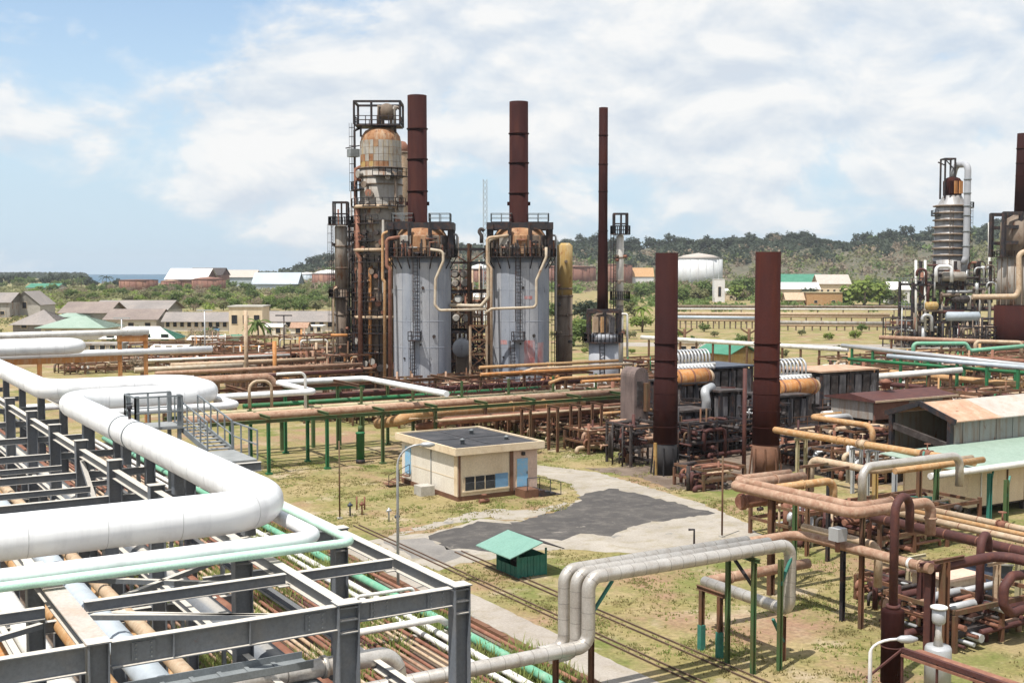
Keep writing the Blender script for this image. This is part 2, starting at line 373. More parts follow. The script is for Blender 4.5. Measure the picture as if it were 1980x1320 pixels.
    def build(s, name, m, parent=None, at=None):
        if parent is not None: at = WL[parent.name]
        elif at is None:
            xs = [p[0] for p in s.v]; ys = [p[1] for p in s.v]; zs = [p[2] for p in s.v]
            at = Vector(((min(xs)+max(xs))/2, (min(ys)+max(ys))/2, min(zs)))
        me = bpy.data.meshes.new(name)
        me.from_pydata([(p[0]-at[0], p[1]-at[1], p[2]-at[2]) for p in s.v], [], s.f)
        me.polygons.foreach_set('use_smooth', s.sm)
        me.materials.append(M[m] if isinstance(m, str) else m)
        o = bpy.data.objects.new(name, me); C.objects.link(o)
        WL[o.name] = Vector(at)
        if parent is not None: o.parent = parent
        else: o.location = at
        return o
WL = {}
def thing(name, label, cat, loc, group=None):
    o = bpy.data.objects.new(name, None); C.objects.link(o)
    o.empty_display_size = 0.3
    o.location = loc; WL[o.name] = Vector(loc)
    return tag(o, label, cat, group)
def tag(o, label, cat, group=None):
    o['label'] = label; o['category'] = cat
    if group: o['group'] = group
    return o
def kind(o, k): o['kind'] = k; return o
def dup(o, loc=None, parent=None, rz=None, sc_=None):
    c = o.copy(); C.objects.link(c)
    if parent is not None: c.parent = parent
    if loc is not None: c.location = loc; WL[c.name] = Vector(loc)
    if rz is not None: c.rotation_euler = (0, 0, rz)
    if sc_ is not None: c.scale = sc_
    for ch in o.children: dup(ch, parent=c)
    return c
def fillet(path, rb, n=6):
    P = [Vector(p) for p in path]; out = [P[0]]
    for i in range(1, len(P)-1):
        a = (P[i-1]-P[i]); b = (P[i+1]-P[i]); la, lb = a.length, b.length
        a.normalize(); b.normalize()
        if abs(a.dot(b)) > 0.999: out.append(P[i]); continue
        th = a.angle(b); t = min(rb/math.tan(th/2), la*0.49, lb*0.49); rr = t*math.tan(th/2)
        c = P[i] + (a+b).normalized()*(rr/math.sin(th/2))
        s0 = P[i]+a*t-c; s1 = P[i]+b*t-c; w = s0.angle(s1)
        for k in range(n+1):
            f = k/n; out.append(c + (s0*math.sin((1-f)*w)+s1*math.sin(f*w))/math.sin(w))
    out.append(P[-1]); return out
def along(path, step, start=None):
    """points and directions every step metres along a polyline"""
    out = []; d = start if start is not None else step/2
    for a, b in zip(path, path[1:]):
        L = (b-a).length
        while d <= L:
            out.append((a+(b-a)*(d/L), (b-a)/L)); d += step
        d -= L
    return out
def pipe(name, label, path, r, m, group=None, n=14, rb=None, seam=None, seam_m='ring_dark', seam_w=0.03, th=0.006, flange=(), cat='pipe', parent=None):
    pp = fillet(path, rb if rb else r*2.6, 7)
    b = MB().tube(pp, r, n)
    if not seam and not flange:
        o = b.build(name, m, parent)
        if parent is None: tag(o, label, cat, group)
        return o
    t = parent or thing(name, label, cat, (path[0][0], path[0][1], path[0][2]), group)
    b.build('shell', m, t)
    if seam:
        s = MB()
        for p, d in along(pp, seam): s.ring(p, d, r, seam_w, n, th)
        if s.v: kind(s.build('cladding_seams', seam_m, t), 'stuff')
    for fr in flange:
        a, bq = path[int(fr)], path[int(fr)+1]; p = a+(bq-a)*(fr-int(fr))
        MB().ring(p, bq-a, r, 0.10, n, r*0.22).build('flange', m, t)
    return t
def railing(mb, pts, h=1.1, w=0.05, mid=True, step=1.5, closed=False):
    P = [Vector(p) for p in pts]
    if closed: P.append(P[0])
    for a, b in zip(P, P[1:]):
        up_ = Vector((0,0,h)); mb.bar(a+up_, b+up_, w)
        if mid: mb.bar(a+up_*0.5, b+up_*0.5, w*0.8)
        k = max(1, round((b-a).length/step))
        for i in range(k+1): q = a+(b-a)*(i/k); mb.bar(q, q+up_, w)
    return mb
def ladder(mb, p, z0, z1, side, w=0.5, cage=True, out=None):
    """vertical ladder at p (x,y), rungs along side; out = direction away from the wall"""
    s = Vector(side).normalized()*w/2; p = Vector((p[0], p[1], 0))
    for k in (-1, 1): mb.bar(p+s*k+V(0,0,z0), p+s*k+V(0,0,z1), 0.08)
    z = z0+0.3
    while z < z1: mb.bar(p-s+V(0,0,z), p+s+V(0,0,z), 0.05); z += 0.45
    if cage and out is not None:
        o = Vector(out).normalized(); z = z0+2.4
        while z < z1:
            prev = None
            for k in range(7):
                an = math.pi*k/6; q = p+s.normalized()*math.cos(an)*0.42+o*math.sin(an)*0.75+V(0,0,z)
                if prev: mb.bar(prev, q, 0.05)
                prev = q
            z += 1.3
        for k in (1, 3, 5):
            an = math.pi*k/6; q = p+s.normalized()*math.cos(an)*0.42+o*math.sin(an)*0.75
            mb.bar(q+V(0,0,z0+2.4), q+V(0,0,z1), 0.04)
    return mb
def poly_prism(pts, z0, z1):
    n = len(pts); b = MB()
    b.add([(p[0],p[1],z0) for p in pts]+[(p[0],p[1],z1) for p in pts],
          [(i,(i+1)%n,n+(i+1)%n,n+i) for i in range(n)]+[tuple(range(n))[::-1], tuple(range(n,2*n))])
    return b
# ------------------------------------------------------------------ terrain, sea
def lerp_table(t, x):
    if x <= t[0][0]: return t[0][1]
    for (a, b), (c, d) in zip(t, t[1:]):
        if x <= c: return b+(d-b)*(x-a)/(c-a)
    return t[-1][1]
RIDGE = [(430,0),(560,9.9),(600,17.8),(640,25.0),(760,27.6),(900,39.4),(1000,38.1),(1100,45.3),(1300,42.0),(1420,47.9),(1560,47.9),(1640,42.0),(1730,49.2),(1850,52.5),(1980,69.5),(2300,82.0),(2800,52.5),(3600,0)]
def smooth(a, b, x):
    t = max(0.0, min(1.0, (x-a)/(b-a))); return t*t*(3-2*t)
def px_of(x, y):
    q = V(x, y, 0); d = q.dot(fw)
    return 99999 if d <= 1 else CX+F*q.dot(rt)/d
def hill(x, y):
    r = math.hypot(x, y); p = px_of(x, y)
    if r < 500 or p > 90000: return 0.0
    z = lerp_table(RIDGE, p)*smooth(1120, 1500, r)*(1-0.5*smooth(1600, 2400, r))
    z += (math.sin(x*0.013+1)*math.sin(y*0.017))*2.0*smooth(1000, 1300, r)*(1 if z > 4 else z/4)
    if 150 < p < 420:
        z -= 5*smooth(1560, 1680, r)*smooth(150, 185, p)*(1-smooth(370, 420, p))
    return z
b = MB()
angs = [R(a) for a in range(-180, -40, 10)]+[R(-40+80*i/120) for i in range(121)]+[R(a) for a in range(50, 180, 10)]
rad = [0, 20, 40, 80, 160, 320, 480]+[480+40*i for i in range(1, 36)]+[2100, 2600, 3500, 5000]
n = len(angs); vs = []; fs = []
for r_ in rad:
    for a in angs:
        x = r_*math.sin(a+YAW); y = r_*math.cos(a+YAW); vs.append((x, y, hill(x, y) if r_ < 4800 else -6))
for i in range(len(rad)-1):
    for k in range(n): fs.append((i*n+k, i*n+(k+1)%n, (i+1)*n+(k+1)%n, (i+1)*n+k))
b.add(vs, [f[::-1] for f in fs], True)
GF = fs

def ground_mat():
    m = bpy.data.materials.new('dry_grass_ground'); m.use_nodes = True
    t = m.node_tree; N = t.nodes; L = t.links; bs = N['Principled BSDF']
    geo = N.new('ShaderNodeNewGeometry')
    def nz(s, d=6, ro=0.6, off=0):
        mp = N.new('ShaderNodeMapping'); mp.inputs['Location'].default_value = (off, off*1.7, 0)
        L.new(geo.outputs['Position'], mp.inputs[0])
        x = N.new('ShaderNodeTexNoise'); x.inputs['Scale'].default_value = s; x.inputs['Detail'].default_value = d; x.inputs['Roughness'].default_value = ro
        L.new(mp.outputs[0], x.inputs['Vector']); return x.outputs['Fac']
    def rm(f, lo, hi):
        r = N.new('ShaderNodeMapRange'); r.inputs[1].default_value = lo; r.inputs[2].default_value = hi; L.new(f, r.inputs[0]); return r.outputs[0]
    def mx(f, a, c, mode='MIX'):
        x = N.new('ShaderNodeMix'); x.data_type = 'RGBA'; x.blend_type = mode
        for i, v in ((0, f), (6, a), (7, c)):
            if hasattr(v, 'links'): L.new(v, x.inputs[i])
            elif i == 0: x.inputs[0].default_value = v
            else: x.inputs[i].default_value = (*v, 1)
        return x.outputs[2]
    c = mx(rm(nz(0.35, 8), 0.40, 0.60), (0.315, 0.25, 0.135), (0.235, 0.20, 0.085))
    c = mx(rm(nz(0.16, 8, 0.68, 31), 0.48, 0.64), c, (0.145, 0.165, 0.05))
    c = mx(rm(nz(0.22, 8, 0.65, 77), 0.55, 0.66), c, (0.38, 0.31, 0.215))
    c = mx(rm(nz(0.11, 8, 0.66, 140), 0.52, 0.64), c, (0.29, 0.185, 0.125))
    c = mx(1.0, c, mx(rm(nz(4.0, 5), 0.3, 0.7), (0.72, 0.72, 0.72), (1.22, 1.22, 1.2)), 'MULTIPLY')
    L.new(c, bs.inputs['Base Color']); bs.inputs['Roughness'].default_value = 0.95; bs.inputs['Specular IOR Level'].default_value = 0.1
    bp = N.new('ShaderNodeBump'); bp.inputs['Strength'].default_value = 0.6; bp.inputs['Distance'].default_value = 0.12
    L.new(nz(5, 6, 0.7), bp.inputs['Height']); L.new(bp.outputs[0], bs.inputs['Normal'])
    MATS['ground'] = m
ground_mat()
gob = kind(b.build('ground', 'ground', at=V(0,0,0)), 'structure')
gob.data.materials.append(M['hill_scrub']); gob.data.materials.append(M['belt_scrub'])
for p_, f_ in zip(gob.data.polygons, GF):
    c_ = sum((Vector(vs[i]) for i in f_), Vector())/4; px_ = px_of(c_.x, c_.y); r_ = math.hypot(c_.x, c_.y)
    if px_ > 90000: continue
    if c_.z > 4: p_.material_index = 1
    elif px_ < 700 and r_ > 500 or r_ > 900: p_.material_index = 2

m = bpy.data.materials.new('sea_water'); m.use_nodes = True
q = m.node_tree.nodes['Principled BSDF']; q.inputs['Base Color'].default_value = (0.012, 0.075, 0.13, 1); q.inputs['Roughness'].default_value = 0.35
tn = m.node_tree.nodes.new('ShaderNodeTexNoise'); tn.inputs['Scale'].default_value = 0.05; tn.inputs['Detail'].default_value = 6
bpn = m.node_tree.nodes.new('ShaderNodeBump'); bpn.inputs['Strength'].default_value = 0.6; bpn.inputs['Distance'].default_value = 2
gp = m.node_tree.nodes.new('ShaderNodeNewGeometry'); m.node_tree.links.new(gp.outputs['Position'], tn.inputs['Vector'])
m.node_tree.links.new(tn.outputs['Fac'], bpn.inputs['Height']); m.node_tree.links.new(bpn.outputs[0], q.inputs['Normal'])
M['sea'] = m
b = MB(); n = 96; ring = []
for r_ in (1000, 2500, 4000, 5000): ring.append([(r_*math.sin(2*math.pi*k/n), r_*math.cos(2*math.pi*k/n), -2.5) for k in range(n)])
for a, c in zip(ring, ring[1:]): b.add(a+c, [(k, n+k, n+(k+1)%n, (k+1)%n) for k in range(n)])
kind(b.build('sea', 'sea', at=V(0,0,0)), 'structure')

def wobble(pts, amp, step=1.2, seed=1):
    rnd = random.Random(seed); out = []
    for a, b_ in zip(pts, pts[1:]+pts[:1]):
        k = max(1, int((b_-a).length/step))
        for i in range(k):
            p = a+(b_-a)*(i/k); out.append(V(p.x+rnd.uniform(-amp, amp), p.y+rnd.uniform(-amp, amp), 0))
    return out
def sheet(name, m, pix, z, amp=0.25, seed=1, pts=None):
    p = pts or [G(x, y, 0) for x, y in pix]
    p = wobble(p, amp, 0.55 if 'asphalt' in m or amp < 0.5 else 1.2, seed)
    a = sum(p[i].x*p[(i+1)%len(p)].y-p[(i+1)%len(p)].x*p[i].y for i in range(len(p)))
    if a < 0: p = p[::-1]
    o = MB().add([(v.x, v.y, z) for v in p], [tuple(range(len(p)))]).build(name, m, at=V(0,0,0))
    return kind(o, 'structure')
sheet('concrete_yard', 'pale_concrete', [(715,1045),(760,1035),(833,1030),(930,1003),(1010,1008),(1090,985),(1122,962),(1105,936),(1030,915),(1035,898),(1150,912),(1215,930),(1290,953),(1370,978),(1440,1008),(1490,1050),(1380,1075),(1250,1072),(1100,1062),(1030,1062),(960,1078),(890,1090),(850,1102),(800,1088)], 0.006, 0.2, 3)
sheet('asphalt_patch', 'asphalt', [(828,1037),(872,1022),(930,1008),(985,1012),(1040,1000),(1100,978),(1130,956),(1185,944),(1240,955),(1290,968),(1340,980),(1385,993),(1330,1000),(1240,1012),(1195,1030),(1180,1038),(1130,1030),(1090,1045),(1050,1042),(1000,1050),(950,1068),(905,1062),(868,1060)], 0.012, 0.3, 5)
sheet('old_asphalt_patch', 'old_asphalt', [(740,1046),(826,1040),(866,1062),(905,1066),(860,1090),(800,1078)], 0.012, 0.2, 6)
sheet('furnace_yard', 'furnace_soil', [(1130,905),(1260,900),(1500,900),(1460,935),(1400,950),(1300,945),(1240,925)], 0.010, 0.4, 9)
sheet('furnace_soil_yard', 'furnace_soil', None, 0.018, 1.0, 10, [gnd(1200, 99), gnd(1400, 100.5), gnd(1640, 96), gnd(1760, 92), gnd(1720, 150), gnd(1200, 155)])
sheet('plant_yard', 'furnace_soil', None, 0.014, 1.5, 11, [gnd(440, 150), gnd(1260, 140), gnd(1260, 185), gnd(440, 200)])
sheet('rack_yard', 'furnace_soil', None, 0.010, 1.5, 15, [gnd(1640, 130), gnd(2050, 120), gnd(2050, 235), gnd(1690, 235), gnd(1640, 190)])
sheet('gravel_margin', 'pale_concrete', [(760,1035),(850,1020),(930,1000),(1010,1005),(1085,983),(1100,970),(1040,985),(960,985),(900,992)], 0.009, 0.35, 12)
sheet('site_road', 'road_grey', None, 0.022, 0.06, 4, [V(28.0,2,0), V(30.0,2,0), V(30.0,66,0), V(28.0,66,0)])
sheet('back_road', 'road_grey', None, 0.026, 0.6, 14, [gnd(1180, 262), gnd(2100, 250), gnd(2100, 262), gnd(1180, 276)])
sheet('pipe_track_soil', 'furnace_soil', None, 0.004, 0.3, 8, [V(2,5,0), V(27.2,5,0), V(27.2,120,0), V(2,120,0)])
b = MB()
for i in range(60):
    y0 = 4+i*1.5; b.box((27.42, y0, 0), (27.72, y0+1.48, 0.16+0.02*(i*7 % 3)))
kind(b.build('road_kerb', 'brown_stain'), 'structure')

# ------------------------------------------------------------------ the near pipe rack (grey steel)
rack = thing('pipe_rack', 'large dark grey steel pipe rack carrying the fat white pipes', 'pipe rack', (4, 20, 0))
ZT = 10.8
XL = [-1.0, 4.15, 8.62, 11.02]
YC = [20.15, 26.15, 33.6, 38.7, 43.8, 48.8, 54, 60, 66, 72, 78, 84, 90, 96, 102]
for xi, x in enumerate(XL):
    for y in YC:
        if xi == 0 and y > 40: continue
        h = 0.42 if xi == 2 else 0.34
        top = ZT+0.02
        if xi == 2 and y > 30: top = ZT+0.12
        if xi == 3 and y > 30: top = ZT-0.35
        mbc = MB().ibeam((x, y, 0.0), (x, y, top), h, 0.30, 0.022, 0.016, hint=V(1,0,0))
        mbc.boxc((x, y), h+0.05, 0.36, top, top+0.025)
        mbc.build('column', 'steel_grey', rack)
        if y < 30 and xi > 1:
            for dz in (0.05, 0.28, 0.52): MB().boxc((x, y), h-0.05, 0.275, ZT-dz-0.012, ZT-dz+0.012).build('stiffener_plate', 'steel_grey', rack)
for i, y in enumerate(YC):
    for (a, c) in zip(XL, XL[1:]):
        if a < 0 and y > 40: continue
        d = 0.46 if (y < 21 and c < 9) else 0.36
        if i == 0:
            MB().ibeam((a+0.22, y, ZT-d/2), (c-0.20, y, ZT-d/2), d, 0.2, 0.02, 0.014).build('girder', 'steel_grey', rack)
            if c == 8.62:
                for xx in (5.4, 6.75): MB().box((xx-0.012, y-0.09, ZT-d+0.02), (xx+0.012, y+0.09, ZT-0.02)).build('web_stiffener', 'steel_grey', rack)
        else:
            zb = ZT-1.0 if y > 30 else ZT
            if y > 30: d = 0.26
            MB().ibeam((a+0.22, y, zb-d/2), (c-0.20, y, zb-d/2), d, 0.2, 0.02, 0.014).build('girder', 'steel_grey', rack)
        MB().ibeam((a+0.22, y, 7.3), (c-0.20, y, 7.3), 0.34, 0.2, 0.02, 0.014).build('girder', 'steel_grey', rack)
for x in XL[1:]:
    for a, c in zip(YC, YC[1:]):
        zz = ZT-0.012 if a < 30 and x != 4.15 else ZT-0.16
        if x == 4.15:
            if a < 30:
                MB().box((x-0.2, 20.0, ZT+0.012), (x+0.2, 25.9, ZT+0.04)).build('walk_plank', 'pale_roof', rack) if a < 21 else None
            zz = ZT-0.06
        MB().ibeam((x, a+0.16, zz-0.14), (x, c-0.16, zz-0.14), 0.28, 0.22, 0.018, 0.012).build('longitudinal_beam', 'steel_grey', rack)
        MB().ibeam((x, a+0.16, 8.1), (x, c-0.16, 8.1), 0.22, 0.16, 0.016, 0.012).build('longitudinal_beam', 'steel_grey', rack)
# the intermediate cross beam and flat X bracing of the nearest bays
for (a, c) in ((-1.0, 3.8), (4.5, 8.48), (8.76, 10.9)):
    MB().ibeam((a, 22.95, ZT-0.14), (c, 22.95, ZT-0.14), 0.22, 0.16, 0.016, 0.012).build('cross_beam', 'steel_grey', rack)
for (p, q_) in (((8.3,20.4),(5.0,22.75)), ((4.6,23.2),(8.2,26.0)), ((4.6,22.8),(8.4,20.5)), ((3.7,22.7),(-0.6,20.5)), ((3.8,23.1),(-0.6,26.0)), ((3.7,20.5),(-0.8,22.7)), ((8.2,23.2),(4.6,26.0))):
    MB().bar((p[0],p[1],ZT-0.30),(q_[0],q_[1],ZT-0.30),0.12,0.10).build('diagonal_brace', 'steel_grey', rack)
for y0, y1 in ((38.7, 43.8), (43.8, 38.7)):
    MB().bar((8.62, y0, 7.4), (8.62, y1, 10.2), 0.16, 0.14).build('diagonal_brace', 'steel_grey', rack)
for y in (30.2, 36.2, 41.3, 46.3):
    MB().ibeam((8.9, y, 8.9), (10.8, y, 8.9), 0.2, 0.14, 0.014, 0.01).build('cross_beam', 'steel_grey', rack)
    MB().ibeam((4.4, y, 9.6), (8.4, y, 9.6), 0.2, 0.14, 0.014, 0.01).build('cross_beam', 'steel_grey', rack)
# far end bracket beams sticking out toward the green
for y, z in ((38.2, 10.4), (40.2, 10.3)):
    MB().ibeam((11.2, y, z), (13.3, y, z), 0.3, 0.18, 0.02, 0.014).build('cross_beam', 'steel_grey', rack)

# bolted splice plates and gussets on the nearest steel
for x_, y_, z_ in ((8.0, 20.15, ZT-0.24), (4.9, 20.15, ZT-0.24), (9.3, 20.15, ZT-0.2), (10.5, 20.15, ZT-0.2)):
    MB().box((x_-0.2, y_-0.034, z_-0.15), (x_+0.2, y_-0.010, z_+0.15)).build('splice_plate', 'steel_grey', rack)
    for i_ in range(4):
        for k_ in (-0.12, -0.04, 0.04, 0.12):
            if i_ in (0, 3): MB().tube([V(x_-0.13+i_*0.087, y_-0.035, z_+k_), V(x_-0.13+i_*0.087, y_-0.055, z_+k_)], 0.016, 6, smooth=False).build('bolt', 'rail_grey', rack)
for x_, y_ in ((8.62, 22.95), (11.02, 22.95), (8.62, 26.15), (11.02, 26.15)):
    MB().box((x_-0.34, y_-0.2, ZT-0.262), (x_-0.12, y_+0.2, ZT-0.245)).build('gusset_plate', 'steel_grey', rack)
# big white pipe: one long run with two expansion loops
ZB = 11.62
P0 = G(546, 980, ZB)
pth = route(P0, [('y', 125), ('x', 418), ('dy', 5.2), ('x', 89), ('dy', 30), ('dx', 7.6), ('dy', 4.3), ('dx', -7.6), ('dy', 40), ('dx', 7), ('dy', 4.3), ('dx', -7), ('dy', 20)])
pth = [P0+V(-14, 0, 0)]+pth
bigp = pipe('large_white_pipe', 'fattest white pipe, zigzagging in loops along the top of the grey rack', pth, 0.47, 'white_paint', n=28, rb=1.5, seam=1.55, seam_w=0.012, th=0.003, seam_m='clad_white')
ax = pth[1]; ay = pth[2]
for f_ in (0.53, 0.60):
    p = ax+(ay-ax)*f_
    MB().ring(p, ay-ax, 0.47, 0.05, 28, 0.03).build('clamp_band', 'rail_grey', bigp)
p = ax+(ay-ax)*0.565
MB().tube([p+V(0,0,0.45), p+V(0,0,0.8)], 0.05, 8).tube([p+V(0,0,0.8), p+V(0,0,0.92)], 0.09, 8).bar(p+V(-0.1,0,0.98), p+V(0.1,0,0.98), 0.04).build('vent_valve', 'dark_steel', bigp)
for k, (pp, d) in enumerate(along(pth[:3], 6.2, 4)):
    s = MB().box((pp.x-0.14, pp.y-0.16, ZT-0.28), (pp.x+0.14, pp.y+0.16, ZB-0.44)); s.build('pipe_shoe', 'steel_grey', bigp)
# smaller white pipe beside it
P1 = G(618, 1038, 11.15)
p2 = route(P1, [('y', 505), ('dy', 10.0), ('dx', 0.6)])
pt2 = [P1+V(-13, 0, 0)]+p2[:2]
pass
Q = G(452, 778, 11.2)
pt2b = pt2[:-1]+[V(P1.x, Q.y-0.6, 11.15), V(Q.x, Q.y-0.6, 11.15), V(Q.x, Q.y+5.6, 11.15), V(P1.x+0.4, Q.y+5.6, 11.15), V(P1.x+0.4, 100, 11.15)]
pipe('white_pipe', 'mid-sized white pipe following the fattest white pipe along the grey rack', pt2b, 0.16, 'white_paint', n=18, rb=0.5)
# mint green pipe on the outer beam
P2 = G(684, 1047, 11.02)
pipe('mint_green_pipe', 'thin white and mint green pipe running along the outer edge of the grey rack', [P2+V(-14, 0, 0), P2, V(P2.x, 102, P2.z)], 0.098, 'mint_paint', n=16, rb=0.3)
# pipes on the lower deck of the rack
low = [(1.6, 0.26, 'white_clad', 6.4, 'pale clad pipe'), (2.6, 0.16, 'tan_pipe', 6.3, 'slim tan pipe'), (3.3, 0.16, 'rust_pink', 6.3, 'slim pinkish rusty pipe'), (5.0, 0.33, 'white_clad', 6.45, 'wide pale clad pipe'), (6.0, 0.22, 'rust_ochre', 6.35, 'ochre rusty pipe'),
       (6.9, 0.36, 'far_blue_roof', 6.5, 'bluish grey pipe'), (7.8, 0.2, 'tan_pipe', 6.35, 'tan pipe'), (9.5, 0.42, 'steel_grey', 6.6, 'thick charcoal grey pipe'), (10.35, 0.18, 'rust_brown', 6.35, 'brown rusty pipe')]
for x, r_, mm, z, lb in low:
    pipe('lower_pipe', lb + ' on the lower deck of the grey pipe rack', [V(x, 15, z+0.95), V(x, 104, z+0.95)], r_, mm, n=14, group='pipes on the lower deck of the rack')
for x, r_, mm, lb in ((4.9, 0.3, 'white_clad', 'fat pale pipe'), (5.9, 0.26, 'rust_orange', 'orange rusted pipe'), (6.7, 0.22, 'white_clad', 'pale pipe'), (9.6, 0.36, 'white_paint', 'bright white pipe'), (10.4, 0.24, 'rust_ochre', 'ochre pipe')):
    pipe('lower_pipe', lb + ' low between the columns of the grey rack, near the ground', [V(x, 15, 3.6), V(x, 104, 3.6)], r_, mm, n=14, group='pipes low between the rack columns')
# cable tray under the front girder
tr = thing('cable_tray', 'grey perforated cable tray just under the front girder of the grey rack', 'cable tray', (-2, 21.3, 9.4))
MB().box((-6, 21.0, 9.4), (8.3, 21.6, 9.42)).build('tray_floor', 'rail_grey', tr)
for yy in (21.0, 21.6): MB().box((-6, yy-0.012, 9.42), (8.3, yy+0.012, 9.55)).build('tray_side', 'rail_grey', tr)
for i in range(26):
    MB().box((-5.6+i*0.53, 21.02, 9.424), (-5.52+i*0.53, 21.58, 9.45)).build('tray_rung', 'rail_grey', tr)
# silver clad pipes below the front girder
P3 = G(768, 1262, 8.2)
pipe('silver_clad_pipe', 'silver clad pipe with an elbow turning down beside the nearest rack column', [P3+V(-9,0,0), P3, P3+V(0,0,-7.4)], 0.21, 'silver_clad', n=18, rb=0.5, seam=1.4, seam_m='silver_seam', flange=(0.80,))
P3 = G(520, 1318, 8.1)
pipe('silver_clad_pipe', 'short silver clad pipe ending in an elbow at the bottom edge of the view', [P3+V(-9,0,0), P3, P3+V(0,0,-7.4)], 0.17, 'silver_clad', n=18, rb=0.4, seam=1.4, seam_m='silver_seam')

# access platform with stairs beside the big pipe
pl = thing('access_platform', 'grey steel access platform with railings and stair beside the fat white pipe', 'platform', G(300, 830, 0))
DYp = ray(262, 824); pa = EYE+DYp*(44.6/DYp.y); pa.z -= 0.1; px1 = pa.x+1.75; py1 = pa.y+1.6; zd = pa.z
MB().box((pa.x, pa.y, zd-0.1), (px1, py1, zd)).build('platform_deck', 'grating', pl)
for a, c in (((pa.x,pa.y),(px1,pa.y)), ((px1,py1),(pa.x,py1)), ((pa.x,py1),(pa.x,pa.y))):
    railing(MB(), [V(*a,zd), V(*c,zd)], 1.15, 0.06, True, 0.75).build('railing', 'rail_grey', pl)
for cx_, cy_ in ((pa.x+.1,pa.y+.1),(px1-.1,pa.y+.1),(px1-.1,py1-.1),(pa.x+.1,py1-.1)):
    MB().boxc((cx_,cy_),0.13,0.13,0,zd+1.2).build('post', 'rail_grey', pl)
s0 = V(px1+0.02, pa.y+1.3, zd-0.05); s1 = s0+V(0.0, -4.2, -0.55)
for dx in (0.05, 0.95):
    MB().bar(s0+V(dx,0,0), s1+V(dx,0,0), 0.06, 0.22).build('stringer', 'rail_grey', pl)
    railing(MB(), [s0+V(dx,0,0.05), s1+V(dx,0,0.05)], 1.0, 0.05, True, 0.9).build('stair_railing', 'rail_grey', pl)
for i in range(9):
    p = s0+(s1-s0)*((i+0.5)/9); MB().box((p.x+0.08,p.y-0.13,p.z-0.02),(p.x+0.92,p.y+0.13,p.z+0.02)).build('tread', 'grating', pl)
MB().box((s1.x, s1.y-2.6, s1.z-0.1), (s1.x+1.0, s1.y, s1.z)).build('landing', 'grating', pl)
railing(MB(), [V(s1.x+1.0,s1.y,s1.z), V(s1.x+1.0,s1.y-2.6,s1.z)], 1.0, 0.05, True, 0.8).build('railing', 'rail_grey', pl)
for yy in (s1.y-2.5, s1.y-0.1): MB().boxc((s1.x+0.5, yy), 0.14, 0.14, 0, s1.z-0.1).build('post', 'rail_grey', pl)

# ------------------------------------------------------------------ ground-level pipe track
rnd = random.Random(3)
ORD = 'first second third fourth fifth sixth seventh eighth ninth tenth eleventh twelfth thirteenth fourteenth fifteenth sixteenth seventeenth eighteenth nineteenth twentieth'.split()+['twenty-'+w_ for w_ in 'first second third fourth fifth sixth seventh eighth ninth'.split()]+['thirtieth','thirty-first','thirty-second','thirty-third','thirty-fourth','thirty-fifth']
kinds_ = [('rust_brown', 0.08, 'thin brown rusty pipe'), ('rust_pink', 0.085, 'thin pinkish rusty pipe'), ('tan_pipe', 0.075, 'thin pale tan pipe'), ('dark_red_pipe', 0.10, 'dark red rusty pipe')]
x = 23.6; i = 0
while x > 12.1:
    mm, r_, lb = kinds_[rnd.choice((0, 0, 1, 1, 2, 2, 3))]
    r2 = r_*rnd.uniform(0.8, 1.25)
    b = MB().tube([V(x+rnd.uniform(-.03,.03), 12+j*12, 0.34+rnd.uniform(-.05,.05)) for j in range(10)], r2, 8)
    tag(b.build('ground_pipe', mm), lb+' on the ground track, '+ORD[i]+' from the pale pipes', 'pipe', 'rusty pipes on the ground track')
    x -= rnd.uniform(0.30, 0.44); i += 1
for x, r_, mm, lb in ((24.1, 0.13, 'white_clad', 'pale pipe beside the mint green pipe on the ground track'), (24.75, 0.16, 'white_clad', 'wider pale pipe next to the mint green pipe on the ground track'), (25.75, 0.21, 'mint_pipe', 'mint green pipe along the kerb of the ground pipe track'), (26.6, 0.10, 'rust_brown', 'rusty pipe closest to the kerb of the ground pipe track')):
    b = MB().tube([V(x, 12+j*12, 0.40+rnd.uniform(-.03,.03)) for j in range(10)], r_, 10)
    tag(b.build('ground_pipe', mm), lb, 'pipe')
for j in range(14):
    o = MB().box((11.8, 18+j*6, 0), (26.9, 18.35+j*6, 0.2)).build('pipe_sleeper', 'concrete')
    tag(o, 'low concrete sleeper under the rusty ground pipes', 'sleeper', 'concrete sleepers under the ground pipes')
for (pxa, pya, L_, hh, lb) in ((800, 1136, 3.2, 1.0, 'slender pale bypass pipe bridging over the ground pipes'), (850, 1195, 4.6, 1.1, 'silver bypass pipe lying across the rusty ground pipes')):
    a = G(pxa, pya, hh)
    pipe('bypass_pipe', lb, [a+V(0,0,-hh+0.3), a, a+V(-L_,0,0), a+V(-L_,0,-hh+0.3)] if L_ < 4 else [a+V(0.4,0,-0.3), a, a+V(-L_,0,0)], 0.09 if L_ < 4 else 0.16, 'white_clad', n=12, rb=0.25)

# rails and loose rusty lines beside the road
for x, lb in ((31.15, 'first rusty rail beside the grey road'), (31.55, 'second rusty rail beside the grey road'), (33.3, 'rusty rail running past the green kiosk'), (33.75, 'outermost rusty rail past the green kiosk')):
    a = V(x, 22, 0.05); c = V(x+ (0.2 if x < 33 else 0.3), 62 if x > 33 else 72, 0.05)
    tag(MB().ibeam(a, c, 0.07, 0.055, 0.02, 0.015).build('rail', 'rail_steel'), lb, 'rail')
